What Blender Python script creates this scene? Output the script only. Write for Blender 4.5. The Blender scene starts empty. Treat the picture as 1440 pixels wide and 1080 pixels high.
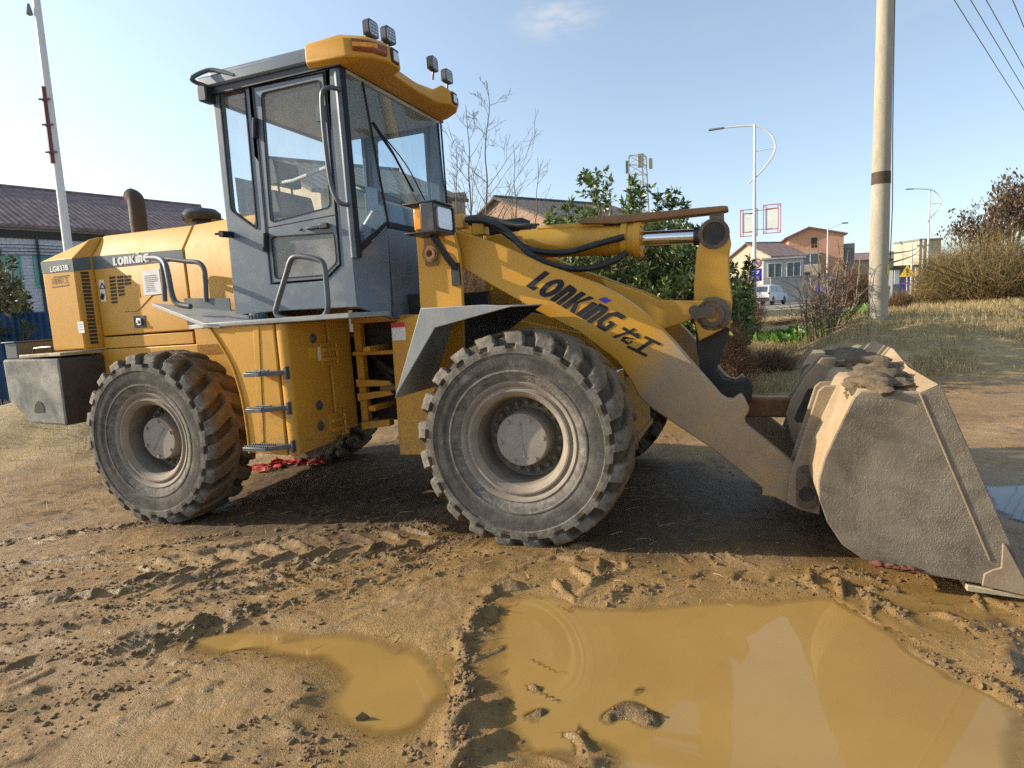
import bpy, bmesh, math, random
import numpy as np
from mathutils import Matrix, Vector, noise as mn
random.seed(7)
RNG = np.random.default_rng(11)
SC = bpy.context.scene
COL = SC.collection
PI = math.pi

# ------------------------------------------------------------------ camera and pixel -> place helpers
F = 900.0; CAMZ = 1.43; PITCH = math.radians(7.0); ROLL = math.radians(2.6)
def _rx(a):
    c, s = math.cos(a), math.sin(a); return np.array([[1, 0, 0], [0, c, -s], [0, s, c]])
def _ry(a):
    c, s = math.cos(a), math.sin(a); return np.array([[c, 0, s], [0, 1, 0], [-s, 0, c]])
def _rz(a):
    c, s = math.cos(a), math.sin(a); return np.array([[c, -s, 0], [s, c, 0], [0, 0, 1]])
CR = _rx(-PITCH) @ _ry(ROLL)
CC = np.array([0, 0, CAMZ])
def ray(px, py):
    return CR @ np.array([(px - 720) / F, 1.0, -(py - 540) / F])
HEAD = math.radians(20.5); NOSE = math.radians(1.3)
RM = _rz(-HEAD) @ _ry(-NOSE)
ORG = CC + ray(729.6, 620) * 3.8 - RM @ np.array([0, -1.08, 0.66])
def onL(px, py, ax, val):
    o = RM.T @ (CC - ORG); d = RM.T @ ray(px, py)
    return o + d * ((val - o[ax]) / d[ax])
def PY(px, py, Y):
    p = onL(px, py, 1, Y); return (p[0], p[2])
def PX(px, py, X):
    p = onL(px, py, 0, X); return (p[1], p[2])
def LY(px, py, Y):
    return Vector(onL(px, py, 1, Y))
def LX(px, py, X):
    return Vector(onL(px, py, 0, X))
def toW(L):
    return ORG + RM @ np.array(L)
def G(px, py, z=0.0):
    d = ray(px, py); t = (z - CAMZ) / d[2]; return CC + d * t
def D(px, py, depth):
    return Vector(CC + ray(px, py) * depth)

# ------------------------------------------------------------------ object helpers
def tag(o, label=None, cat=None, group=None, kind=None):
    if label: o['label'] = label
    if cat: o['category'] = cat
    if group: o['group'] = group
    if kind: o['kind'] = kind
    return o
def empty(name, loc=(0, 0, 0), rz=0, parent=None):
    o = bpy.data.objects.new(name, None); COL.objects.link(o)
    o.location = loc; o.rotation_euler = (0, 0, rz)
    o.empty_display_size = 0.2
    if parent: o.parent = parent
    return o
def link_mesh(name, me, mats, parent=None, smooth=None):
    for m in (mats if isinstance(mats, (list, tuple)) else [mats]): me.materials.append(m)
    if smooth is not None:
        me.polygons.foreach_set('use_smooth', [True] * len(me.polygons))
        me.set_sharp_from_angle(angle=math.radians(smooth))
    o = bpy.data.objects.new(name, me); COL.objects.link(o)
    if parent: o.parent = parent
    return o
def obj(name, bm, mats, parent=None, smooth=None, bevel=0, seg=2):
    bmesh.ops.recalc_face_normals(bm, faces=bm.faces)
    me = bpy.data.meshes.new(name); bm.to_mesh(me); bm.free()
    if bevel:
        smooth = smooth or 40
    o = link_mesh(name, me, mats, parent, smooth)
    if bevel:
        b = o.modifiers.new('bevel', 'BEVEL'); b.width = bevel; b.segments = seg
        b.limit_method = 'ANGLE'; b.angle_limit = math.radians(35)
        b.harden_normals = False
    return o
def npmesh(name, V, Fq, mats, parent=None, smooth=None, matidx=None):
    me = bpy.data.meshes.new(name)
    V = np.asarray(V, dtype=np.float32); Fq = np.asarray(Fq, dtype=np.int32)
    k = Fq.shape[1]
    me.vertices.add(len(V)); me.vertices.foreach_set('co', V.ravel())
    me.loops.add(Fq.size); me.loops.foreach_set('vertex_index', Fq.ravel())
    me.polygons.add(len(Fq)); me.polygons.foreach_set('loop_start', np.arange(0, Fq.size, k, dtype=np.int32))
    if matidx is not None: me.polygons.foreach_set('material_index', np.asarray(matidx, dtype=np.int32))
    me.update(calc_edges=True)
    return link_mesh(name, me, mats, parent, smooth)
BM = bmesh.new
def box(bm, a, b, mi=0):
    x0, y0, z0 = a; x1, y1, z1 = b
    v = [bm.verts.new(p) for p in ((x0,y0,z0),(x1,y0,z0),(x1,y1,z0),(x0,y1,z0),(x0,y0,z1),(x1,y0,z1),(x1,y1,z1),(x0,y1,z1))]
    for f in ((0,3,2,1),(4,5,6,7),(0,1,5,4),(1,2,6,5),(2,3,7,6),(3,0,4,7)):
        bm.faces.new([v[i] for i in f]).material_index = mi
    return v
def obox(bm, c, size, M, mi=0):
    """box of size about c, turned by 3x3 matrix M"""
    h = [s / 2 for s in size]; c = Vector(c)
    v = []
    for sx, sy, sz in ((-1,-1,-1),(1,-1,-1),(1,1,-1),(-1,1,-1),(-1,-1,1),(1,-1,1),(1,1,1),(-1,1,1)):
        v.append(bm.verts.new(c + M @ Vector((sx*h[0], sy*h[1], sz*h[2]))))
    for f in ((0,3,2,1),(4,5,6,7),(0,1,5,4),(1,2,6,5),(2,3,7,6),(3,0,4,7)):
        bm.faces.new([v[i] for i in f]).material_index = mi
def prism(bm, pts, y0, y1, mi=0, map=None):
    """profile (a,b) extruded between y0 and y1; default map puts a on X, b on Z"""
    m = map or (lambda a, b, y: (a, y, b))
    A = [bm.verts.new(m(a, b, y0)) for a, b in pts]; B = [bm.verts.new(m(a, b, y1)) for a, b in pts]
    n = len(pts)
    f = [bm.faces.new(A), bm.faces.new(B[::-1])]
    for i in range(n):
        f.append(bm.faces.new((A[i], A[(i+1) % n], B[(i+1) % n], B[i])))
    for q in f: q.material_index = mi
    return A, B
XY = lambda a, b, z: (a, b, z)      # plan polygon, extruded in z
YZ = lambda a, b, x: (x, a, b)
def holed(bm, outer, holes, y0, y1, map=None):
    """plate with holes: outline and holes are (a,b) lists"""
    m = map or (lambda a, b, y: (a, y, b))
    def loop(pts, y):
        v = [bm.verts.new(m(a, b, y)) for a, b in pts]
        return v, [bm.edges.new((v[i], v[(i+1) % len(v)])) for i in range(len(v))]
    rings = [[], []]
    for k, y in enumerate((y0, y1)):
        ed = []
        for pts in [outer] + holes:
            v, e = loop(pts, y); rings[k].append(v); ed += e
        bmesh.ops.triangle_fill(bm, edges=ed, use_beauty=True)
    for A, B in zip(*rings):
        n = len(A)
        for i in range(n): bm.faces.new((A[i], A[(i+1) % n], B[(i+1) % n], B[i]))
def frame_of(d):
    d = Vector(d).normalized()
    up = Vector((0, 0, 1)) if abs(d.z) < .95 else Vector((1, 0, 0))
    a = d.cross(up).normalized(); return a, d.cross(a).normalized()
def tube(bm, pts, r, n=8, cap=True, mi=0, closed=False):
    pts = [Vector(p) for p in pts]; N = len(pts)
    rr = r if isinstance(r, (list, tuple)) else [r] * N
    rings = []; a = None
    for i, p in enumerate(pts):
        if closed: t = pts[(i+1) % N] - pts[i-1]
        else: t = pts[min(i+1, N-1)] - pts[max(i-1, 0)]
        if t.length < 1e-9: t = Vector((0, 0, 1))
        t.normalize()
        if a is None: a, b = frame_of(t)
        else:
            a = a - t * a.dot(t)
            if a.length < 1e-6: a, b = frame_of(t)
            a.normalize(); b = t.cross(a)
        rings.append([bm.verts.new(p + (a * math.cos(2*PI*k/n) + b * math.sin(2*PI*k/n)) * rr[i]) for k in range(n)])
    M = N if closed else N - 1
    for i in range(M):
        A, B = rings[i], rings[(i+1) % N]
        for k in range(n):
            bm.faces.new((A[k], A[(k+1) % n], B[(k+1) % n], B[k])).material_index = mi
    if cap and not closed:
        bm.faces.new(rings[0][::-1]).material_index = mi; bm.faces.new(rings[-1]).material_index = mi
def smooth_path(pts, n=6):
    """Catmull-Rom through the points"""
    P = [Vector(p) for p in pts]; out = []
    for i in range(len(P) - 1):
        p0, p1, p2, p3 = P[max(i-1, 0)], P[i], P[i+1], P[min(i+2, len(P)-1)]
        for k in range(n):
            t = k / n
            out.append(0.5 * ((2*p1) + (p2-p0)*t + (2*p0-5*p1+4*p2-p3)*t*t + (3*p1-p0-3*p2+p3)*t**3))
    out.append(P[-1]); return out
def lathe(bm, prof, n=32, axis='y', c=(0, 0, 0), mi=0, caps=True):
    """prof: list of (radius, along)"""
    c = Vector(c); rings = []
    for r, h in prof:
        ring = []
        for k in range(n):
            t = 2*PI*k/n; u, v = r*math.cos(t), r*math.sin(t)
            p = {'y': (u, h, v), 'x': (h, u, v), 'z': (u, v, h)}[axis]
            ring.append(bm.verts.new(c + Vector(p)))
        rings.append(ring)
    for A, B in zip(rings, rings[1:]):
        for k in range(n):
            bm.faces.new((A[k], A[(k+1) % n], B[(k+1) % n], B[k])).material_index = mi
    if caps:
        bm.faces.new(rings[0][::-1]).material_index = mi; bm.faces.new(rings[-1]).material_index = mi
def cyl(bm, a, b, r, n=20, mi=0):
    tube(bm, [a, b], r, n, True, mi)
def rpoly(pts, r, n=4):
    """polygon with rounded corners"""
    out = []; P = [Vector((a, b)) for a, b in pts]; N = len(P)
    for i in range(N):
        p, q, s = P[i], P[i-1], P[(i+1) % N]
        d1, d2 = (q-p), (s-p); k = min(r, d1.length*.45, d2.length*.45)
        A = p + d1.normalized()*k; B = p + d2.normalized()*k
        for j in range(n+1):
            t = j/n; out.append(tuple((1-t)**2*A + 2*t*(1-t)*p + t*t*B))
    return out

# ------------------------------------------------------------------ materials
def newmat(name):
    m = bpy.data.materials.new(name); m.use_nodes = True
    nt = m.node_tree; nt.nodes.clear(); return m, nt
def N(nt, typ, ins=None, **kw):
    n = nt.nodes.new(typ)
    for k, v in kw.items(): setattr(n, k, v)
    for k, v in (ins or {}).items():
        s = n.inputs[k]
        if isinstance(v, bpy.types.NodeSocket): nt.links.new(v, s)
        else: s.default_value = v
    return n
def ramp(nt, fac, stops, interp='LINEAR'):
    n = nt.nodes.new('ShaderNodeValToRGB'); cr = n.color_ramp; cr.interpolation = interp
    while len(cr.elements) < len(stops): cr.elements.new(.5)
    for e, (p, c) in zip(cr.elements, stops):
        e.position = p; e.color = (c[0], c[1], c[2], 1) if isinstance(c, (tuple, list)) else (c, c, c, 1)
    nt.links.new(fac, n.inputs[0]); return n.outputs[0]
def mixc(nt, fac, a, b, bt='MIX'):
    n = nt.nodes.new('ShaderNodeMix'); n.data_type = 'RGBA'; n.blend_type = bt
    for s, v in ((n.inputs[0], fac), (n.inputs[6], a), (n.inputs[7], b)):
        if isinstance(v, bpy.types.NodeSocket): nt.links.new(v, s)
        elif isinstance(v, (int, float)): s.default_value = v
        else: s.default_value = (v[0], v[1], v[2], 1)
    return n.outputs[2]
def noise(nt, vec, scale, detail=5, rough=.55, dist=0):
    n = N(nt, 'ShaderNodeTexNoise', {'Scale': scale, 'Detail': detail, 'Roughness': rough, 'Distortion': dist})
    nt.links.new(vec, n.inputs['Vector']); return n.outputs[0]
def mathn(nt, op, a, b=0.0, clamp=False):
    n = N(nt, 'ShaderNodeMath', operation=op, use_clamp=clamp)
    for s, v in ((n.inputs[0], a), (n.inputs[1], b)):
        if isinstance(v, bpy.types.NodeSocket): nt.links.new(v, s)
        else: s.default_value = v
    return n.outputs[0]
def maprange(nt, v, a, b, c=0.0, d=1.0):
    n = N(nt, 'ShaderNodeMapRange', {1: a, 2: b, 3: c, 4: d}); nt.links.new(v, n.inputs[0]); return n.outputs[0]
def finish(m, nt, col, rough, metal=0.0, bump=None, bstr=.3, bdist=.01, spec=.5, extra=None):
    ins = {'Base Color': col if isinstance(col, bpy.types.NodeSocket) else (col[0], col[1], col[2], 1), 'Roughness': rough, 'Metallic': metal, 'Specular IOR Level': spec}
    b = N(nt, 'ShaderNodeBsdfPrincipled', ins)
    if bump is not None:
        bp = N(nt, 'ShaderNodeBump', {'Strength': bstr, 'Distance': bdist, 'Height': bump})
        nt.links.new(bp.outputs[0], b.inputs['Normal'])
    o = N(nt, 'ShaderNodeOutputMaterial'); nt.links.new(b.outputs[0], o.inputs[0]); return b
def pm(name, col, rough=.5, metal=0.0, var=.12, scale=4, dirt=None, damt=.5, dscale=7, bump=0.0, bscale=60, bdist=.004, spec=.5, stretch=(1, 1, 1), fine=.06, coords='Object'):
    """general weathered surface: broad tone variation, dust or dirt in patches, fine grain"""
    m, nt = newmat(name)
    tc = N(nt, 'ShaderNodeTexCoord').outputs[coords]
    mp = N(nt, 'ShaderNodeMapping', {'Scale': stretch}); nt.links.new(tc, mp.inputs[0]); v = mp.outputs[0]
    n1 = noise(nt, v, scale, 6, .6)
    lo = tuple(c*(1-var) for c in col); hi = tuple(min(1, c*(1+var)) for c in col)
    c = ramp(nt, n1, [(.3, lo), (.7, hi)])
    r = rough
    if dirt:
        n2 = noise(nt, v, dscale, 8, .68, .4)
        k = maprange(nt, n2, .62 - .35*damt, .78 - .2*damt, 0, min(1, .35 + damt*.6))
        c = mixc(nt, k, c, dirt)
        r = mathn(nt, 'ADD', mathn(nt, 'MULTIPLY', k, .45), rough, True)
    n3 = noise(nt, v, scale*22, 3, .6)
    c = mixc(nt, fine*4, c, ramp(nt, n3, [(.3, .35), (.7, .65)]), 'OVERLAY')
    bmp = noise(nt, v, bscale, 5, .6) if bump else None
    finish(m, nt, c, r, metal, bmp, bump, bdist, spec)
    return m
# ------------------------------------------------------------------ loader materials
DUST = (.30, .235, .16)
def yellow_paint():
    """yellow enamel; dusty film in patches, streaks; the low part of the boom worn and caked (attribute-free: object space)"""
    m, nt = newmat('yellow enamel')
    v = N(nt, 'ShaderNodeTexCoord').outputs['Object']
    n1 = noise(nt, v, 1.6, 5, .6)
    c = ramp(nt, n1, [(.3, (.53, .258, .020)), (.7, (.62, .310, .030))])
    mp = N(nt, 'ShaderNodeMapping', {'Scale': (6, 6, .8)}); nt.links.new(v, mp.inputs[0])
    st = noise(nt, mp.outputs[0], 2.2, 6, .65)
    k = maprange(nt, st, .5, .8, 0, .35)
    c = mixc(nt, k, c, (.40, .25, .075))
    n2 = noise(nt, v, 5, 9, .72, .3)
    k2 = maprange(nt, n2, .56, .74, 0, .30)
    c = mixc(nt, k2, c, (.36, .25, .12))
    sz_ = N(nt, 'ShaderNodeSeparateXYZ'); nt.links.new(v, sz_.inputs[0])
    spl = mathn(nt, 'ADD', noise(nt, v, 26, 6, .72, .5), maprange(nt, sz_.outputs[2], .5, 1.9, .20, -.10))
    c = mixc(nt, maprange(nt, spl, .645, .73, 0, .6), c, (.27, .19, .105))
    ch = noise(nt, v, 38, 4, .7)
    chip = maprange(nt, ch, .735, .75, 0, .8)
    c = mixc(nt, chip, c, (.12, .06, .03))
    r = mathn(nt, 'ADD', .38, mathn(nt, 'MULTIPLY', n2, .3))
    finish(m, nt, c, r, 0, noise(nt, v, 9, 3, .5), .12, .01, .45)
    return m
def boom_paint():
    m, nt = newmat('boom paint caked with dry mud at the bucket end')
    v = N(nt, 'ShaderNodeTexCoord').outputs['Object']
    n1 = noise(nt, v, 1.6, 5, .6)
    c = ramp(nt, n1, [(.3, (.53, .258, .020)), (.7, (.62, .310, .030))])
    n2 = noise(nt, v, 5, 9, .72, .3)
    c = mixc(nt, maprange(nt, n2, .55, .75, 0, .35), c, (.36, .25, .12))
    sx = N(nt, 'ShaderNodeSeparateXYZ'); nt.links.new(v, sx.inputs[0])
    # mud line: runs across the arm just past the lettering
    d = mathn(nt, 'SUBTRACT', mathn(nt, 'MULTIPLY', sx.outputs[0], .93), mathn(nt, 'MULTIPLY', sx.outputs[2], .62))
    d = mathn(nt, 'ADD', d, mathn(nt, 'MULTIPLY', mathn(nt, 'SUBTRACT', noise(nt, v, 4, 8, .65), .5), .22))
    k = maprange(nt, d, -.10, .10, 0, .84)
    mud = ramp(nt, noise(nt, v, 5, 9, .7), [(.3, (.235, .195, .15)), (.55, (.315, .255, .18)), (.64, (.38, .265, .135)), (.72, (.48, .27, .08))])
    c = mixc(nt, k, c, mud)
    c = mixc(nt, .3, c, ramp(nt, noise(nt, v, 90, 3, .6), [(.3, .35), (.7, .65)]), 'OVERLAY')
    ru = maprange(nt, noise(nt, v, 14, 6, .7), .68, .72, 0, .7)
    c = mixc(nt, mathn(nt, 'MULTIPLY', ru, k), c, (.12, .06, .035))
    r = mathn(nt, 'ADD', .33, mathn(nt, 'MULTIPLY', k, .5), True)
    finish(m, nt, c, r, 0, noise(nt, v, 70, 5, .65), mathn(nt, 'MULTIPLY', k, .35), .004, .4)
    return m
def tyre_mat():
    m, nt = newmat('dusty tyre rubber')
    v = N(nt, 'ShaderNodeTexCoord').outputs['Object']
    sx = N(nt, 'ShaderNodeSeparateXYZ'); nt.links.new(v, sx.inputs[0])
    rad = mathn(nt, 'SQRT', mathn(nt, 'ADD', mathn(nt, 'POWER', mathn(nt, 'ABSOLUTE', sx.outputs[0]), 2), mathn(nt, 'POWER', mathn(nt, 'ABSOLUTE', sx.outputs[2]), 2)))
    n1 = noise(nt, v, 5, 9, .7, .4)
    c = ramp(nt, n1, [(.36, (.036, .033, .030)), (.52, (.070, .064, .056)), (.72, (.17, .15, .12))])
    dust = ramp(nt, rad, [(.355, .85), (.425, .55), (.455, .12), (.515, .10), (.54, .62), (.60, .70), (.655, .5)])
    sm_ = N(nt, 'ShaderNodeMapping', {'Scale': (1, .3, 1)}); nt.links.new(v, sm_.inputs[0])
    dk_ = mathn(nt, 'MULTIPLY', dust, maprange(nt, noise(nt, sm_.outputs[0], 13, 8, .72, .8), .34, .60, .15, 1.0))
    c = mixc(nt, dk_, c, ramp(nt, noise(nt, v, 40, 4, .7), [(.3, (.20, .178, .145)), (.7, (.33, .30, .25))]))
    n2 = noise(nt, v, 26, 5, .65)
    c = mixc(nt, .5, c, ramp(nt, n2, [(.3, .3), (.7, .7)]), 'OVERLAY')
    # caked mud on the running surface
    aw = mathn(nt, 'ABSOLUTE', sx.outputs[1])
    k = mathn(nt, 'MULTIPLY', maprange(nt, rad, .592, .615), maprange(nt, aw, .212, .19))
    k = mathn(nt, 'MULTIPLY', k, maprange(nt, noise(nt, v, 7, 6, .65), .28, .5, .45, .92))
    mud = ramp(nt, noise(nt, v, 16, 7, .7), [(.3, (.105, .075, .042)), (.6, (.20, .145, .085)), (.75, (.28, .21, .13))])
    c = mixc(nt, k, c, mud)
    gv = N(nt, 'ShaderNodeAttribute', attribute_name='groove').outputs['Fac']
    c = mixc(nt, mathn(nt, 'MULTIPLY', gv, .85), c, ramp(nt, noise(nt, v, 18, 5, .7), [(.3, (.035, .027, .019)), (.7, (.10, .075, .048))]))  # dark groove tint paints in shade between the lugs, along with packed mud
    b = mathn(nt, 'ADD', noise(nt, v, 60, 5, .7), mathn(nt, 'MULTIPLY', n1, .8))
    finish(m, nt, c, .86, 0, b, .5, .006, .25)
    return m
def glass(name, tint, dust=.1, dustcol=(.5, .5, .47), scale=3):
    m, nt = newmat(name)
    v = N(nt, 'ShaderNodeTexCoord').outputs['Object']
    lw = N(nt, 'ShaderNodeLayerWeight', {'Blend': .5}); fr = N(nt, 'ShaderNodeMath', {0: mathn(nt, 'MULTIPLY', mathn(nt, 'POWER', lw.outputs['Facing'], 5.0), .5), 1: .05}, operation='ADD')
    tr = N(nt, 'ShaderNodeBsdfTransparent', {'Color': (*tint, 1)})
    gl = N(nt, 'ShaderNodeBsdfGlossy', {'Color': (1, 1, 1, 1), 'Roughness': .02})
    a = N(nt, 'ShaderNodeMixShader'); nt.links.new(fr.outputs[0], a.inputs[0]); nt.links.new(tr.outputs[0], a.inputs[1]); nt.links.new(gl.outputs[0], a.inputs[2])
    df = N(nt, 'ShaderNodeBsdfDiffuse', {'Color': (*dustcol, 1)})
    k = maprange(nt, noise(nt, v, scale, 6, .65), .3, .75, dust*.5, dust*1.6)
    s = N(nt, 'ShaderNodeMixShader'); nt.links.new(k, s.inputs[0]); nt.links.new(a.outputs[0], s.inputs[1]); nt.links.new(df.outputs[0], s.inputs[2])
    o = N(nt, 'ShaderNodeOutputMaterial'); nt.links.new(s.outputs[0], o.inputs[0]); return m
def bucket_mat():
    m, nt = newmat('bucket side under dried grit and scrapes')
    v = N(nt, 'ShaderNodeTexCoord').outputs['Object']
    n1 = noise(nt, v, 1.9, 7, .68, .6); n2 = noise(nt, v, 5.5, 8, .7, .8)
    c = ramp(nt, n1, [(.32, (.095, .076, .054)), (.48, (.185, .152, .110)), (.66, (.275, .23, .17))])
    c = mixc(nt, .55, c, ramp(nt, n2, [(.3, .22), (.7, .72)]), 'OVERLAY')
    vo = N(nt, 'ShaderNodeTexVoronoi', {'Scale': 95.0, 'Randomness': 1.0}); nt.links.new(v, vo.inputs['Vector'])
    grit = maprange(nt, vo.outputs['Distance'], .12, .42, 1, 0)
    zone = maprange(nt, noise(nt, v, 1.3, 4, .6), .42, .58)
    gk = mathn(nt, 'MULTIPLY', grit, zone)
    c = mixc(nt, mathn(nt, 'MULTIPLY', gk, .45), c, (.33, .28, .20))
    mp = N(nt, 'ShaderNodeMapping', {'Rotation': (0, .75, 0), 'Scale': (2.2, 2.2, 26)}); nt.links.new(v, mp.inputs[0])
    sc = maprange(nt, noise(nt, mp.outputs[0], 1.6, 5, .7), .58, .70, 0, .7)
    c = mixc(nt, mathn(nt, 'MULTIPLY', sc, maprange(nt, n1, .4, .6)), c, (.30, .26, .20))
    ru = maprange(nt, noise(nt, v, 3.4, 7, .7), .64, .72, 0, .55)
    c = mixc(nt, ru, c, (.13, .065, .03))
    b = mathn(nt, 'ADD', mathn(nt, 'MULTIPLY', gk, .55), mathn(nt, 'ADD', mathn(nt, 'MULTIPLY', noise(nt, v, 160, 5, .65), .5), mathn(nt, 'MULTIPLY', n2, 1.6)))
    finish(m, nt, c, .74, 0, b, .36, .007, .4); return m
M = {}
M['yel'] = yellow_paint()
M['boom'] = boom_paint()
M['tyre'] = tyre_mat()
M['grey'] = pm('grey cab paint', (.102, .136, .172), .42, 0, .07, 2, (.26, .25, .23), .35, 4, .05, 30)
M['greyd'] = pm('dark slate stripe', (.075, .098, .108), .45, 0, .1, 3, (.2, .19, .17), .3, 5)
M['plate'] = pm('worn grey fender paint', (.23, .25, .255), .5, 0, .12, 3, (.33, .30, .25), .5, 6, .08, 40, stretch=(1, 1, .5))
M['blk'] = pm('black painted steel', (.022, .024, .028), .42, 0, .2, 5, (.12, .1, .08), .3, 8)
M['rub'] = pm('black rubber hose', (.018, .018, .02), .5, 0, .2, 8, (.1, .09, .075), .3, 9)
M['rail'] = pm('grey painted tube', (.085, .098, .108), .38, .2, .15, 6, (.2, .18, .15), .3, 9)
M['rim'] = pm('rim caked with dust', (.17, .138, .105), .8, 0, .22, 5, (.27, .225, .17), .6, 7, .4, 45)
M['rimlip'] = pm('dusty brown rim lip', (.235, .19, .145), .75, 0, .22, 7, (.33, .285, .22), .6, 9, .4, 50)
M['hub'] = pm('hub cap caked with dust', (.275, .235, .19), .85, 0, .1, 5, (.34, .30, .25), .5, 8, .25, 70)
M['iron'] = pm('weathered cast iron', (.205, .19, .16), .72, .1, .25, 4, (.30, .27, .22), .6, 6, .25, 45)
M['cw'] = pm('counterweight scuffed lit side', (.35, .33, .28), .75, 0, .22, 2.5, (.10, .10, .098), .7, 3.2, .35, 60, fine=.12)
M['cwd'] = pm('counterweight dark shaded paint', (.045, .040, .038), .6, 0, .25, 3, (.11, .08, .06), .5, 5, .2, 40)
M['bkt'] = pm('bucket steel under dried grit', (.135, .108, .076), .8, 0, .32, 3.2, (.215, .175, .125), .6, 6, .9, 170, .007, fine=.14)
M['bkt'] = bucket_mat()
M['bktin'] = pm('bucket back plate tan mud', (.33, .225, .115), .82, 0, .25, 3, (.34, .28, .2), .6, 5, .5, 60, fine=.12)
M['edge'] = pm('worn muddy steel edge', (.44, .37, .24), .6, .1, .2, 9, (.25, .18, .1), .6, 8, .4, 60)
M['ear'] = pm('muddy tan bracket steel', (.25, .185, .115), .8, 0, .25, 4, (.33, .26, .17), .6, 6, .35, 50)
M['mud'] = pm('dried mud lumps', (.115, .082, .048), .95, 0, .35, 6, (.20, .15, .09), .5, 12, .8, 60, .012)
M['redclay'] = pm('red clay', (.115, .036, .015), .9, 0, .3, 12, (.3, .16, .07), .4, 20, .8, 60, .01)
M['rust'] = pm('rust brown plate', (.21, .115, .05), .8, 0, .2, 5, (.3, .19, .09), .5, 8, .3, 60)
M['rusty'] = pm('rusted link bar', (.15, .062, .024), .85, 0, .35, 6, (.3, .17, .07), .6, 9, .4, 60)
M['dark'] = pm('oily dark machinery and shade', (.028, .025, .022), .6, .1, .3, 8, (.09, .07, .05), .5, 9, .2, 40)
M['chrome'] = pm('chromed rod', (.75, .76, .78), .12, 1, .03, 3)
M['silver'] = pm('bare steel', (.5, .5, .48), .35, .9, .1, 8)
M['white'] = pm('white sticker', (.72, .72, .70), .5, 0, .06, 9, (.5, .48, .44), .3, 12)
M['red'] = pm('red sticker', (.5, .035, .03), .5, 0, .1, 9)
M['ylab'] = pm('yellow label', (.62, .40, .02), .5, 0, .1, 9)
M['blu'] = pm('blue badge', (.03, .03, .42), .4, 0, .05, 9)
M['ink'] = pm('dark blue-black lettering', (.008, .009, .016), .75, 0, .1, 9)
M['brown'] = pm('brown lettering', (.20, .075, .03), .5, 0, .1, 9)
M['lens'] = pm('clear lamp lens', (.62, .64, .66), .18, .35, .15, 60)
M['amber'] = pm('amber lens', (.95, .30, .012), .12, 0, .45, 38, None)
M['redl'] = pm('red brown lens', (.25, .05, .02), .25, 0, .3, 30)
M['seat'] = pm('grey vinyl seat', (.075, .085, .09), .6, 0, .1, 5, (.2, .19, .17), .2, 6)
M['lin'] = pm('grey cab lining', (.42, .44, .44), .7, 0, .06, 3)
M['glside'] = glass('dusty side glass', (.90, .93, .92), .09, (.60, .61, .58), 4)
M['glfront'] = glass('blue tinted windscreen', (.72, .85, .91), .05, (.42, .50, .56), 3)
M['gllow'] = glass('dusty lower door glass', (.55, .57, .55), .50, (.42, .42, .39), 5)

# ------------------------------------------------------------------ the wheel loader
R_ = bpy.data.objects.new('wheel_loader', None); COL.objects.link(R_)
Mx = Matrix.Identity(4)
for i in range(3):
    for j in range(3): Mx[i][j] = RM[i][j]
    Mx[i][3] = ORG[i]
R_.matrix_world = Mx
tag(R_, 'large yellow wheel loader with grey cab, its bucket lowered onto the muddy ground', 'wheel loader')
def pys(pts, Y): return [PY(a, b, Y) for a, b in pts]

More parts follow.
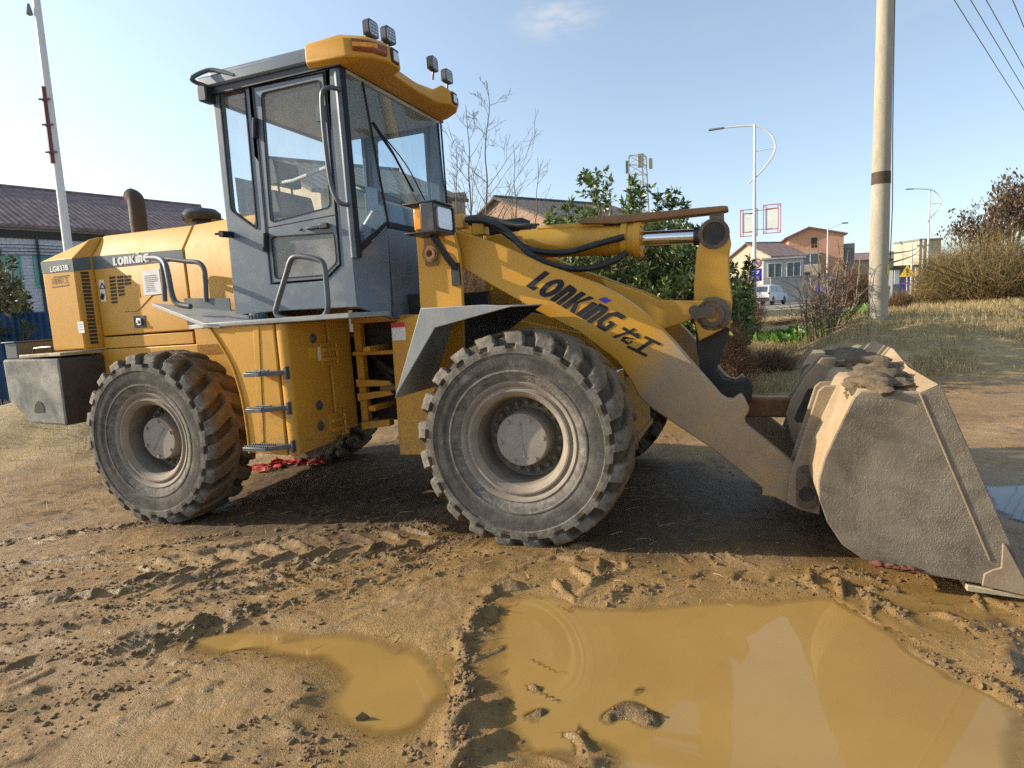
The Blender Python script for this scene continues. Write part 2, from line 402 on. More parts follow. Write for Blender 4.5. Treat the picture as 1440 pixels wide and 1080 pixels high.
# --- wheels
def tyre_mesh():
    prof = [(.335,-.150),(.345,-.168),(.362,-.180),(.40,-.203),(.418,-.208),(.422,-.216),(.43,-.216),(.434,-.212),(.47,-.222),(.515,-.225),(.530,-.224),(.534,-.231),(.560,-.231),(.588,-.228),(.592,-.222),(.610,-.217),(.634,-.210),(.650,-.196),(.656,-.15),(.660,-.10),(.661,-.05),(.661,-.012)]
    prof = prof + [(r, -y) for r, y in prof[::-1]]
    P = [np.array(prof[0])]
    for a, b in zip(prof, prof[1:]):
        a, b = np.array(a), np.array(b); k = max(1, int(np.ceil(np.linalg.norm(b - a) / .013)))
        for i in range(1, k + 1): P.append(a + (b - a) * i / k)
    P = np.array(P); m = len(P); NL = 21; per = 20; n = NL * per
    th = np.arange(n) * 2 * PI / n
    TH, r = np.meshgrid(th, P[:, 0], indexing='ij'); y = np.broadcast_to(P[:, 1], TH.shape)
    ay = np.abs(y); side = np.where(y > 0, .5, 0.)
    ph = np.mod(TH / (2*PI) * NL + side + (ay - .2) * 2.6 * np.where(y > 0, 1, 1), 1)
    sm = lambda x, a, b: np.clip((x - a) / (b - a), 0, 1)
    gt = sm(ph, .57, .62) * (1 - sm(ph, .95, 1.0)) * sm(ay, .012, .03) * (r > .585)
    ph2 = np.mod(TH / (2*PI) * NL + side + .42, 1)
    gs = sm(ph2, .58, .65) * (1 - sm(ph2, .90, .97)) * ((r > .535) & (r <= .588) & (ay > .15))
    jit = RNG.random((NL, 2)); rr = r.copy()
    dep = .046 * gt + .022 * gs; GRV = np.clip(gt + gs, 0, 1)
    d = np.stack([r - .5, y], -1); d /= np.linalg.norm(d, axis=-1, keepdims=True) + 1e-9
    w = np.where(r > .56, 1., 0.)
    rr = r - dep * d[..., 0] * w; yy = y - dep * d[..., 1] * w
    # worn lumps
    dep = dep*(.72+.4*jit[np.mod((TH/(2*PI)*NL).astype(int), NL), (y > 0).astype(int)])
    rr = r - dep * d[..., 0] * w; yy = y - dep * d[..., 1] * w
    nz = np.sin(TH*37 + y*60) * np.sin(TH*11 - y*31) * .0022 + RNG.normal(0, .0012, r.shape)
    rr = rr + nz * (r > .6)
    V = np.stack([rr*np.cos(TH), yy, rr*np.sin(TH)], -1).reshape(-1, 3)
    i = np.arange(n)[:, None]; j = np.arange(m - 1)[None, :]
    a = i*m + j; b = ((i+1) % n)*m + j
    Fq = np.stack([a, a+1, b+1, b], -1).reshape(-1, 4)
    return V, Fq, GRV.reshape(-1)
TV, TF, TG = tyre_mesh()
def make_wheel():
    w = empty('wheel', parent=R_)
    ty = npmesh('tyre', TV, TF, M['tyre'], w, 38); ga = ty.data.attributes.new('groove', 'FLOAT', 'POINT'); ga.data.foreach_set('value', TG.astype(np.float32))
    bm = BM()
    lathe(bm, [(.335,-.13),(.356,-.160),(.368,-.172),(.368,-.184),(.360,-.190),(.350,-.186),(.338,-.176),(.332,-.168),(.322,-.172),(.316,-.182),(.306,-.182),(.300,-.174),(.290,-.168),(.282,-.158),(.272,-.146)], 72, caps=False, mi=0)
    lathe(bm, [(.272,-.146),(.262,-.12),(.258,-.04),(.256,.03),(.225,.035),(.10,.03)], 64, caps=False, mi=1)
    for k in range(20):
        t = 2*PI*k/20; cx, cz = .212*math.cos(t), .212*math.sin(t); cyl(bm, (cx, .04, cz), (cx, -.004, cz), .014, 6, 1); cyl(bm, (cx, .034, cz), (cx, .012, cz), .02, 8, 1)
    rim = obj('rim', bm, [M['rimlip'], M['rim']], w, 50)
    bm = BM()
    lathe(bm, [(.175,.035),(.172,.0),(.165,-.02),(.163,-.10),(.157,-.112),(.02,-.116)], 48)
    for k in range(6):
        t = 2*PI*k/6 + .45; cx, cz = .136*math.cos(t), .136*math.sin(t)
        cyl(bm, (cx, -.113, cz), (cx, -.126, cz), .013, 6)
    # cast relief line across the cap
    for k in range(9):
        t = -.09 + k*.0225; obox(bm, (t*.45, -.116, -t), (.014, .006, .016), Matrix.Rotation(.45 + k*.3, 3, 'Y'))
    hub = obj('hub', bm, M['hub'], w, 45)
    return w
W0 = make_wheel()
W0.location = (0, -.92, .655)
def dup(root, loc, rot, parent=None):
    r = root.copy(); COL.objects.link(r); r.location = loc; r.rotation_euler = rot
    if parent: r.parent = parent
    for ch in list(root.children):
        c = ch.copy(); COL.objects.link(c); c.parent = r; c.matrix_parent_inverse = Matrix.Identity(4)
        for g in ch.children:
            d = g.copy(); COL.objects.link(d); d.parent = c
    return r
W0.rotation_euler = (0, .35, 0)
dup(W0, (-2.935, -.92, .64), (0, 1.1, 0))
dup(W0, (0, .92, .655), (0, .2, PI)); dup(W0, (-2.935, .92, .64), (0, .9, PI))

# --- rear frame, axles
bm = BM()
for s in (-1, 1):
    prism(bm, [(-4.4,.95),(-4.3,1.33),(-1.62,1.33),(-1.62,.72),(-2.0,.72),(-2.3,1.0),(-3.6,1.0)], s*.60, s*.575)
box(bm, (-3.05, -.72, .52), (-2.82, .72, .76)); box(bm, (-3.2,-.3,.45), (-2.65,.3,.85))
box(bm, (-1.36, -.57, 1.20), (-1.30, .57, 1.24)); box(bm, (-1.36, -.57, .76), (-1.30, .57, .80))
rf = obj('rear_frame', bm, M['yel'], R_, bevel=.008)
bm = BM()
box(bm, (-2.2, -.45, .62), (-1.62, .45, 1.30)); box(bm, (-1.6, -.30, 1.22), (-.92, .58, 1.60)); box(bm, (-1.55, -.15, .62), (-1.0, .5, 1.22)); cyl(bm, (-1.4, 0, .75), (.0, 0, .7), .07, 14)
box(bm, (-.2, -.72, .52), (.2, .72, .78)); cyl(bm, (-.02, -.85, .655), (-.02, .85, .655), .16, 20)
cyl(bm, (-2.93, -.85, .64), (-2.93, .85, .64), .16, 20)
cyl(bm, (-1.12, -.1, .5), (-1.12, -.1, 1.5), .1, 14)
box(bm, (-1.2, .3, .6), (-.7, .36, 1.6))
for k in range(5):
    tube(bm, smooth_path([(-1.45, -.30+.05*k, 1.15-.06*k), (-1.15, -.42+.07*k, 1.02-.1*k), (-.8, -.30+.05*k, 1.1-.05*k)], 5), .022, 7)
obj('drivetrain', bm, M['dark'], R_, 40)
bm = BM()   # articulation: bars and steering cylinder eyes seen between the frames
for (z0, z1, x0, x1, y0, y1) in ((1.41,1.45,-1.52,-.95,-.45,-.1), (1.17,1.20,-1.52,-.95,-.47,-.1), (1.52,1.56,-1.5,-1.25,-.5,-.1)):
    box(bm, (x0, y0, z0), (x1, y1, z1))
box(bm, (-1.52, -.43, .62), (-1.46, -.37, 1.50)); box(bm, (-1.2, -.40, 1.24), (-.92, -.36, 1.38)); prism(bm, [(-1.52,.88),(-1.23,.90),(-1.20,.865),(-1.52,.82)], -.46, -.43); prism(bm, [(-1.52,.99),(-1.23,.97),(-1.20,.935),(-1.52,.93)], -.46, -.43)
prism(bm, [(-1.5,.60),(-1.25,.63),(-1.25,.68),(-1.5,.66)], -.47, -.40); prism(bm, [(-1.15,.64),(-.95,.68),(-.95,.74),(-1.15,.70)], -.47, -.40)
obj('articulation_lugs', bm, M['yel'], R_, bevel=.004)
bm = BM()
cyl(bm, (-1.30,-.45,.915), (-.95,-.55,.935), .022, 12)
obj('steering_rod', bm, M['silver'], R_, 40)

# --- counterweight with tool box
bm = BM()
prof = pys([(3,506),(81,504.5),(94,599),(49,595.6),(40,592),(12.6,564)], -1.0)
prism(bm, prof, -1.0, 1.0)
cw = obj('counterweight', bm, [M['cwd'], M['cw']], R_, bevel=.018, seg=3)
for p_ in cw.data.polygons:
    if p_.normal.y < -.9: p_.material_index = 1  # lit near side and shaded other sides put into the paint, besides scuffing
bm = BM()
ah = pys([(48,580),(62,579.5),(61,571),(57,565),(53,564),(49,569)], -1.004)
prism(bm, ah, -1.0045, -.99); obj('tow_hole', bm, M['dark'], cw)
bm = BM()
a = PY(28,501,-.97); b = PY(160,494,-.6)
box(bm, (prof[0][0]+.16, -.965, prof[0][1]+.002), (prof[1][0]-.01, .9, prof[0][1]+.03))
obj('top_plate', bm, M['edge'], cw, bevel=.006)
bm = BM()
x0, z1 = PY(22, 482, -.80); x1 = x0
box(bm, (x1-.15, -.80, 1.30), (x1, .2, z1)); box(bm, (x1-.17, -.82, z1+.001), (x1+.015, .22, z1+.012))
obj('tool_box', bm, M['greyd'], cw, bevel=.006)
bm = BM()
q = [LY(47,498,-.8), LY(48,491,-.8), LY(52,489.5,-.8), LY(70,488,-.8), LY(73,490,-.8), LY(73,496,-.8)]
tube(bm, smooth_path(q, 4), .008, 6); obj('grab_handle', bm, M['blk'], cw, 40)

# --- hood
YR, YF = -.73, -.60
def Hx(px, py, Y): return PY(px, py, Y)[0]
xr0 = PY(62, 400, YR)[0]; xr1 = PY(107, 400, YR)[0]; xf0 = PY(135, 400, YF)[0]; xs = PY(264, 400, YF)[0]; xf1 = -2.25
zb = 1.345
zc = lambda px, py: PY(px, py, YF)[1]
# side sections: (x, half width, z of crease, half width of the flat top, z of top)
zcr_r0 = PY(62, 367, YR)[1]; zcr_r1 = PY(107, 362, YR)[1]; zcr_f = PY(138, 359, YF)[1]; zcr_e = PY(264, 349, YF)[1]
ztop_r1 = PY(108, 341, -.5)[1]; ztop_f = PY(138, 333, -.47)[1]; ztop_e = PY(264, 317.5, -.47)[1]
def hoodsec(bm, secs):
    rows = []
    for x, hw, z0, zc_, tw, zt in secs:
        rows.append([bm.verts.new(p) for p in ((x,-hw,z0),(x,-hw,zc_),(x,-tw,zt),(x,tw,zt),(x,hw,zc_),(x,hw,z0))])
    for A, B in zip(rows, rows[1:]):
        for i in range(5): bm.faces.new((A[i], A[i+1], B[i+1], B[i]))
        bm.faces.new((A[5], A[0], B[0], B[5]))
    bm.faces.new(rows[0][::-1]); bm.faces.new(rows[-1])
bm = BM()
hoodsec(bm, [(xr0-.06, .62, zb+.06, zcr_r0-.05, .60, zcr_r0-.03), (xr0, -YR, zb, zcr_r0, .62, zcr_r0+.02), (xr1, -YR, zb, zcr_r1, .56, ztop_r1), (xf0-.012, -YF+.012, zb, zcr_f, .50, ztop_f-.005)])
hood = obj('hood', bm, M['yel'], R_, bevel=.012, seg=3)
bm = BM()
hoodsec(bm, [(xf0, -YF, zb+.10, zcr_f, .47, ztop_f), (xs-.008, -YF, zb+.10, zcr_e, .47, ztop_e)])
obj('side_cover', bm, M['yel'], hood, bevel=.01, seg=3)
bm = BM()
e = zcr_e + (zcr_e - zcr_f)*.45
hoodsec(bm, [(xs+.008, -YF, zb-.12, zcr_e, .47, ztop_e), (xf1, -YF, zb-.12, zcr_e + .01, .47, ztop_e + .015)])
obj('front_cover', bm, M['yel'], hood, bevel=.01, seg=3)
bm = BM()
box(bm, (xf0, YF-.002, zb-.01), (xs-.008, -YF+.002, zb+.088)); obj('sill_panel', bm, M['yel'], hood, bevel=.006)
# slate stripe
def strip(bm, quad, t=.003):
    """thin sheet over a quad of points, raised t along its normal"""
    q = [Vector(p) for p in quad]; n = (q[1]-q[0]).cross(q[3]-q[0]).normalized()
    if n.y > 0: n = -n
    A = [bm.verts.new(p + n*.001) for p in q]; B = [bm.verts.new(p + n*t) for p in q]
    k = len(q)
    bm.faces.new(A[::-1]); bm.faces.new(B)
    for i in range(k): bm.faces.new((A[i], A[(i+1) % k], B[(i+1) % k], B[i]))
bm = BM()
s0 = PY(64,384,YR)[1]; s1 = PY(107,381,YR)[1]; s2 = PY(137,378.5,YF)[1]; s3 = PY(263,364.5,YF)[1]
strip(bm, [(xr0, YR, s0), (xr1, YR, s1), (xr1, YR, zcr_r1-.004), (xr0, YR, zcr_r0-.004)])
strip(bm, [(xr1, YR, s1), (xf0-.014, YF-.012, s2), (xf0-.014, YF-.012, zcr_f-.004), (xr1, YR, zcr_r1-.004)])
strip(bm, [(xf0+.004, YF, s2), (xs-.012, YF, s3), (xs-.012, YF, zcr_e-.004), (xf0+.004, YF, zcr_f-.004)])
obj('side_stripe', bm, M['greyd'], hood)
# vents
bm = BM()
nV = 20
for k in range(nV):
    t = k/(nV-1); z = PY(125, 383 + t*99, -.67)[1]
    for u0, u1 in ((.34, .80),):
        xa = xr1 + (xf0-.012-xr1)*u0; ya = YR + (YF-.012-YR)*u0; xb = xr1 + (xf0-.012-xr1)*u1; yb = YR + (YF-.012-YR)*u1
        strip(bm, [(xa, ya, z-.011), (xb, yb, z-.011), (xb, yb, z+.011), (xa, ya, z+.011)], .004)
for c, (px, n) in enumerate(((158, 8), (169, 6), (179, 3))):
    for k in range(n):
        x, z = PY(px + k*.45, 390.5 + k*4.9 - c*.8, YF)
        strip(bm, [(x-.034, YF, z-.010), (x+.034, YF, z-.008), (x+.034, YF, z+.010), (x-.034, YF, z+.008)], .004)
obj('vent_slots', bm, M['dark'], hood)
bm = BM()
x, z = PY(197, 452.5, YF); strip(bm, [(x-.065, YF, z-.05), (x+.065, YF, z-.05), (x+.065, YF, z+.05), (x-.065, YF, z+.05)], .005)
la = obj('latch', bm, M['blk'], hood)
bm = BM(); box(bm, (x-.02, YF-.018, z-.03), (x+.03, YF-.004, z+.03)); cyl(bm, (x, YF-.018, z), (x, YF-.03, z), .014, 10); obj('latch_lever', bm, M['silver'], hood, bevel=.003)
# panel groove lines on the side cover
bm = BM()
g = [PY(a, b, YF-.0015) for a, b in ((176,438),(193,438),(214,415),(230,413))]
tube(bm, [(a, YF-.0005, b) for a, b in g], .0035, 5); obj('panel_crease', bm, M['rust'], hood)
def decal(name, px0, py0, px1, py1, Y, mats, parent, lines=6, head=False):
    bm = BM(); x0, z1 = PY(px0, py0, Y); x1, z0 = PY(px1, py1, Y)
    strip(bm, [(x0, Y, z0), (x1, Y, z0), (x1, Y, z1), (x0, Y, z1)], .002)
    for f in bm.faces: f.material_index = 0
    k0 = len(bm.faces)
    w = x1-x0; h = z1-z0
    for k in range(lines):
        zz = z1 - h*(.22 + .7*k/max(1, lines))
        r = random.Random(k*7+int(px0)); a = x0 + w*(.1 + .05*r.random()); b = x1 - w*(.08 + .4*r.random())
        strip(bm, [(a, Y-.002, zz-h*.02), (b, Y-.002, zz-h*.02), (b, Y-.002, zz+h*.015), (a, Y-.002, zz+h*.015)], .002)
    bm.faces.ensure_lookup_table()
    for i in range(k0, len(bm.faces)): bm.faces[i].material_index = 1
    if head:
        k1 = len(bm.faces)
        strip(bm, [(x0, Y-.0015, z1-h*.2), (x1, Y-.0015, z1-h*.2), (x1, Y-.0015, z1), (x0, Y-.0015, z1)], .002)
        bm.faces.ensure_lookup_table()
        for i in range(k1, len(bm.faces)): bm.faces[i].material_index = 2
    return obj(name, bm, mats, parent)
M['ink2'] = pm('faded print', (.36, .36, .36), .6, 0, .1, 9)
decal('notice_sheet', 199, 381, 228, 413, YF, [M['white'], M['ink2']], hood, 9)
wd = decal('warning_sticker', 139, 394, 150, 424, YF, [M['white'], M['ink2']], hood, 0)
bm = BM()
tri = [PY(a, b, YF-.004) for a, b in ((140.5,406),(147.5,405.5),(143.5,398))]
for i in range(3):
    (ax, az), (bx, bz) = tri[i], tri[(i+1) % 3]; tube(bm, [(ax, YF-.004, az), (bx, YF-.004, bz)], .0035, 5)
obj('warning_triangle', bm, M['ink'], hood); bm = BM(); c_ = PY(144,417,YF-.004); obox(bm, (c_[0], YF-.004, c_[1]), (.035, .004, .05), Matrix.Rotation(.5, 3, 'Y')); obj('warning_symbol', bm, M['ink'], hood)
decal('serial_sticker', 109, 452.5, 119.5, 468, YR, [M['white'], M['ink2']], hood, 3)

# --- lettering helpers: strokes on a unit grid
def polys_on(bm, polys, o, ex, ez, n, t):
    """2D polygons (u,v) laid on the plane o + u*ex + v*ez, thickness t along n"""
    o, ex, ez, n = Vector(o), Vector(ex), Vector(ez), Vector(n)
    for P in polys:
        A = [bm.verts.new(o + ex*u + ez*v + n*.0012) for u, v in P]; B = [bm.verts.new(o + ex*u + ez*v + n*t) for u, v in P]
        k = len(P)
        bm.faces.new(A[::-1]); bm.faces.new(B)
        for i in range(k): bm.faces.new((A[i], A[(i+1) % k], B[(i+1) % k], B[i]))
def R4(x0, y0, x1, y1): return [(x0,y0),(x1,y0),(x1,y1),(x0,y1)]
def arcband(cx, cy, rx, ry, w, a0, a1, n=14):
    o = []
    for i in range(n):
        f = []
        for t in (a0+(a1-a0)*i/n, a0+(a1-a0)*(i+1)/n):
            f.append((cx+rx*math.cos(t), cy+ry*math.sin(t))); f.append((cx+(rx-w)*math.cos(t), cy+(ry-w*.8)*math.sin(t)))
        o.append([f[0], f[2], f[3], f[1]])
    return o
def lonking():
    """list of (polys, advance); the slanted bar over the i comes separately"""
    w = .29; H = 1.0; L = []; x = 0
    def sh(P, dx): return [[(u+dx, v) for u, v in p] for p in P]
    L += sh([R4(0,0,w,H), R4(w,0,.52,.2)], x); x += .62
    L += sh(arcband(.42,.48,.42,.53,.29,0,2*PI,24), x); x += .88
    L += sh([R4(0,0,w,H), [(w,.7),(w,.98),(.45,.98),(.56,.9),(.62,.72),(.38,.60),(.36,.74)], [(.38,0),(.62,0),(.62,.72),(.38,.62)]], x); x += .72
    L += sh([R4(0,0,w,H), [(w,.42),(.50,1.0),(.78,1.0),(.44,.50)], [(w,.46),(.44,.52),(.80,0),(.52,0)]], x); x += .86
    L += sh([[(0,0),(w,0),(w,.86),(.06,.86),(0,.8)]], x); bar = [(x+.08, 1.05), (x+.48, 1.05), (x+.60, 1.28), (x+.20, 1.28)]; x += .33
    L += sh([R4(0,0,w,.95), [(w,.7),(w,.96),(.45,.96),(.56,.9),(.62,.72),(.38,.60),(.36,.72)], [(.38,0),(.62,0),(.62,.72),(.38,.62)]], x); x += .72
    L += sh([[(0,.25),(.22,.33),(.22,.68),(0,.75)], [(0,.75),(.22,.68),(.32,.78),(.74,.80),(.74,1.0),(.25,1.0)], [(0,.25),(.25,0),(.34,.20),(.22,.33)], [(.25,0),(.76,0),(.76,.20),(.34,.20)], R4(.54,.20,.76,.50), R4(.40,.40,.54,.52)], x); x += .84
    return L, bar, x
LETS, IBAR, LW = lonking()
def cjk_long():   # the two characters after the name
    A = [R4(.0,.66,1.0,.80), R4(.36,.62,.50,1.0), [(.30,.66),(.44,.66),(.24,.10),(.06,.10)], [(.5,.44),(.62,.5),(.62,.16),(.5,.16)], R4(.62,.16,.95,.28), [(.90,.28),(.98,.28),(.98,.42),(.90,.42)], [(.82,.58),(.92,.58),(.52,.30),(.42,.36)], [(.66,.86),(.78,.92),(.92,.82),(.80,.76)]]
    B = [R4(.12,.82,.98,.96), R4(.44,.14,.64,.82), R4(.02,.0,1.08,.15)]
    return A, B
def text_mesh(name, body, height, o, ex, ez, n, mat, parent, bold=.0, width=None):
    cu = bpy.data.curves.new(name, 'FONT'); cu.body = body; cu.size = 1.0; cu.offset = bold; cu.resolution_u = 3
    to = bpy.data.objects.new(name, cu); COL.objects.link(to)
    bpy.context.view_layer.update()
    me = bpy.data.meshes.new_from_object(to.evaluated_get(bpy.context.evaluated_depsgraph_get()))
    bpy.data.objects.remove(to); bpy.data.curves.remove(cu)
    n_ = len(me.vertices); co = np.empty(n_*3, np.float32); me.vertices.foreach_get('co', co); co = co.reshape(-1, 3)
    if n_ == 0: print('EMPTY TEXT', body); return None
    mn_, mx_ = co.min(0), co.max(0); sc = height/(mx_[1]-mn_[1]); sx = sc if width is None else width/(mx_[0]-mn_[0])
    u = (co[:, 0]-mn_[0])*sx; v = (co[:, 1]-mn_[1])*sc
    o, ex, ez, n = (np.array(q, float) for q in (o, ex, ez, n))
    W = o + u[:, None]*ex + v[:, None]*ez + n*.0035
    me.vertices.foreach_set('co', W.astype(np.float32).ravel()); me.update()
    me.materials.clear()
    return link_mesh(name, me, mat, parent)
# hood lettering
NY = (0, -1, 0)
def on_plane_text(px0, py0, px1, py1, Y):
    a = LY(px0, py0, Y); b = LY(px1, py1, Y); return a, (b-a)
a, d = on_plane_text(160, 373.5, 211, 367.5, YF-.003)
ex = d.normalized(); ez = Vector((-ex.z*0+.06, 0, 1)); hgt = PY(160, 362.5, YF)[1] - PY(160, 373.5, YF)[1]
bm = BM(); polys_on(bm, LETS + [IBAR], a, ex*(d.length/LW), ez*hgt, NY, .004); obj('hood_lettering', bm, M['white'], hood)
a, d = on_plane_text(71.5, 383, 97, 379.5, YR-.003)
text_mesh('model_lettering', 'LG833B', PY(71,375.5,YR)[1]-PY(71,383.4,YR)[1], a, d.normalized(), (0,0,1), NY, M['white'], hood, .025, d.length)
a, d = on_plane_text(73, 400.5, 97, 397.5, YR)
text_mesh('name_lettering', '高卸王', PY(73,391,YR)[1]-PY(73,400.5,YR)[1], a, d.normalized(), (0,0,1), NY, M['brown'], hood, .012, d.length)
bm = BM()
for p, q in (((75,389.5),(97,387)), ((73,404),(97,400.5))):
    u = PY(*p, YR); v = PY(*q, YR); strip(bm, [(u[0],YR,u[1]-.004),(v[0],YR,v[1]-.004),(v[0],YR,v[1]+.004),(u[0],YR,u[1]+.004)], .003)
obj('name_underline', bm, M['brown'], hood)
# exhaust and air intake
bm = BM(); x, z = PY(196, 322, -.2)
tube(bm, smooth_path([(x,-.2,ztop_f-.05),(x,-.2,z),(x+.005,-.2,z+.22),(x-.01,-.2,z+.27),(x-.06,-.2,z+.30)],5), [.066]*6+[.07]*12+[.068]*3, 18)
obj('exhaust_pipe', bm, pm('sooty brown exhaust', (.075, .05, .034), .7, .1, .3, 5, (.13, .09, .06), .5, 8, .3, 60), R_, 45)
bm = BM(); x, z = PY(283, 303, 0)
lathe(bm, [(.08, z-.3), (.08, z-.05), (.15, z-.05), (.165, z-.02), (.165, z+.01), (.13, z+.045), (.05, z+.06)], 28, 'z', (x, 0, 0)); obj('air_intake', bm, M['blk'], R_, 40)
# --- cab
YC = -.75
cab_out = pys([(298,131),(478,93)], YC) + [(-1.25, PY(484,93,YC)[1]), (-1.25, PY(500,432,YC)[1])] + pys([(400,437),(331,443),(318,310)], YC)
zct = cab_out[0][1]
W1 = rpoly(pys([(309,131),(344,124),(362,323),(325,296)], YC), .03)
DO = pys([(355,121),(456,100),(474,296),(480,372),(459,394),(381,400),(374,331)], YC)
bm = BM()
for s in (1, -1): holed(bm, cab_out, [W1, DO], s*YC, s*(YC+.05))
# rear wall with window, floor, roof lining, rear corner posts
xa = PY(318, 310, YC)[0]
for s in (1, -1): box(bm, (-2.335, s*.70-.03, 1.56), (-2.30, s*.70+.03, 3.12))
box(bm, (-2.335, -.67, 1.56), (-2.30, .67, 2.2)); box(bm, (-2.335, -.67, 3.07), (-2.30, .67, 3.12))
box(bm, (-2.33, -.70, 1.58), (-1.27, .70, 1.66))
# front corner panels and lower front
zj, zt_ = 2.105, 3.06
P_c = (-1.25, .749); P_b = (-1.10, .50); P_t = (-1.165, .57)
zlo = PY(500,432,YC)[1] + .0
zs = PX(503, 356, -1.2)[1]
for s in (1, -1):
    c0, c1 = (P_c[0], -s*P_c[1]), (P_b[0], -s*P_b[1])
    zc0 = 1.86
    A = [bm.verts.new(p) for p in ((c0[0],c0[1],zlo),(c1[0],c1[1]-s*.05,zlo-.10),(c1[0],c1[1],zj-.03),(c0[0],c0[1],zc0))]
    Bv = [bm.verts.new(v.co + Vector((-.03, s*.02, 0))) for v in A]
    bm.faces.new(A); bm.faces.new(Bv[::-1])
    for i in range(4): bm.faces.new((A[i], A[(i+1) % 4], Bv[(i+1) % 4], Bv[i]))
    # pillar of the corner glass, along the cab corner
    tube(bm, [(P_c[0]+.012, -s*.742, zc0), (P_c[0]+.012, -s*.742, 3.1)], .028 if s == 1 else .012, 6)
box(bm, (-1.13, -.50, zlo-.10), (-1.10, .50, zj-.03))
cab = obj('cab', bm, M['grey'], R_, bevel=.006)
bm = BM()
for s in (1, -1):   # dark frames of the corner glass
    q = [(P_c[0]+.02, -s*.735, 1.87), (P_b[0], -s*.503, zj-.01), (P_b[0], -s*.503, zj+.02), (P_c[0]+.02, -s*.735, 1.93)]
    A = [bm.verts.new(p) for p in q]; Bv = [bm.verts.new(v.co + Vector((.012, -s*.01, 0))) for v in A]
    bm.faces.new(A[::-1]); bm.faces.new(Bv)
    for i in range(4): bm.faces.new((A[i], A[(i+1) % 4], Bv[(i+1) % 4], Bv[i]))
    tube(bm, [(P_c[0]+.042, -s*.735, 1.86), (P_c[0]+.042, -s*.735, 3.1)], .02 if s == 1 else .008, 6)
    tube(bm, [(P_b[0]+.004, -s*P_b[1], zj), (P_t[0]+.004, -s*P_t[1], zt_)], .008 if s == 1 else .004, 6)
box(bm, (-1.112, -.50, zj-.03), (-1.092, .50, zj+.01))
obj('glazing_seal', bm, M['ink'], cab, 40)
def pane(name, pts, mat, parent, th=.005):
    bm = BM(); V = [Vector(p) for p in pts]; n = (V[1]-V[0]).cross(V[2]-V[0]).normalized()*th
    bm.faces.new([bm.verts.new(p) for p in V])
    return obj(name, bm, mat, parent)
for s in (1, -1):
    pane('corner_window', [(P_c[0]+.03, -s*.73, 1.90), (P_b[0], -s*P_b[1], zj), (P_t[0], -s*P_t[1], zt_), (P_c[0]+.03, -s*.73, zt_+.05)], M['glfront'], cab)
pane('windscreen', [(P_b[0], -.50, zj), (P_b[0]+.0, .50, zj), (P_t[0], .57, zt_), (P_t[0], -.57, zt_)], M['glfront'], cab)
pane('rear_window', [(-2.318, -.67, 2.2), (-2.318, .67, 2.2), (-2.318, .67, 3.07), (-2.318, -.67, 3.07)], M['glside'], cab)
for s in (1, -1):
    pane('side_window', [(x, s*(YC+.02), z) for x, z in W1], M['glside'], cab)
for s in (1, -1):
    bm = BM(); tube(bm, [(x, s*(YC-.002), z) for x, z in W1], .007, 5, closed=True); obj('window_seal', bm, M['ink'], cab, 40)
# lining under the roof and pillar linings inside
bm = BM(); box(bm, (-2.298, -.695, 3.085), (-1.2, .695, 3.11)); obj('roof_lining', bm, M['lin'], cab)
# roof slab
bm = BM()
zr0 = PY(276, 122, -.8)[1]; zr1 = PY(272, 104, -.8)[1]
for (a, b, c, d) in ((-2.41, -1.20, zr0-.01, zr1+.0),):
    prism(bm, rpoly([(-2.42, -.80), (-1.16, -.80), (-1.16, .80), (-2.42, .80)], .05), zr0-.02, zr1-.03, map=XY)
    prism(bm, rpoly([(-2.36, -.74), (-1.2, -.74), (-1.2, .74), (-2.36, .74)], .05), zr1-.03, zr1+.02, map=XY)
roof = obj('roof', bm, M['grey'], cab, bevel=.015)
bm = BM(); box(bm, (-2.38, -.775, zct-.02), (-1.2, .775, zr0-.018)); obj('roof_gutter', bm, M['blk'], cab)
bm = BM()
q = [LY(330,106,-.79), LY(300,98.5,-.80), LY(286,101,-.82), LY(272,108,-.86), LY(270,112,-.86), LY(278,117,-.82), LY(290,121,-.79)]
tube(bm, smooth_path(q, 4), .016, 8); obj('roof_rail', bm, M['rail'], cab, 50)
bm = BM(); c = LY(290.5, 131, -.80); prism(bm, rpoly([(c.x-.05, c.z-.06), (c.x+.03, c.z-.07), (c.x+.03, c.z+.05), (c.x-.05, c.z+.05)], .02), -.84, -.74); obj('rear_lamp', bm, M['blk'], cab, bevel=.01)
# interior: seat, console, steering wheel
bm = BM()
sx = -2.2; sy = -.12
prism(bm, rpoly([(sx-.02, 1.98), (sx+.45, 2.02), (sx+.46, 2.10), (sx, 2.10)], .04), sy-.24, sy+.24)
A = [(sx-.02, 2.08), (sx+.10, 2.10), (sx+.02, 2.50), (sx-.09, 2.50)]; prism(bm, rpoly(A, .03), sy-.23, sy+.23)
prism(bm, rpoly([(sx-.10, 2.56), (sx-.0, 2.56), (sx-.03, 2.76), (sx-.11, 2.76)], .03), sy-.15, sy+.15)
for dy in (-.08, .08): cyl(bm, (sx-.05, sy+dy, 2.45), (sx-.06, sy+dy, 2.6), .010, 8)
obj('seat', bm, M['seat'], cab, bevel=.02, seg=3)
bm = BM(); box(bm, (sx-.05, sy-.25, 1.64), (sx+.40, sy+.25, 1.98)); cyl(bm, (sx-.02,sy-.28,2.30),(sx+.28,sy-.28,2.27),.025,10); cyl(bm, (sx-.02,sy+.28,2.30),(sx+.28,sy+.28,2.27),.025,10)
obj('seat_base', bm, M['blk'], cab, bevel=.01)
bm = BM()
prism(bm, rpoly([(-1.40, 1.70), (-1.14, 1.70), (-1.14, 2.26), (-1.26, 2.30), (-1.44, 2.10)], .05), -.38, .44)
obj('dashboard', bm, M['grey'], cab, bevel=.03, seg=3)
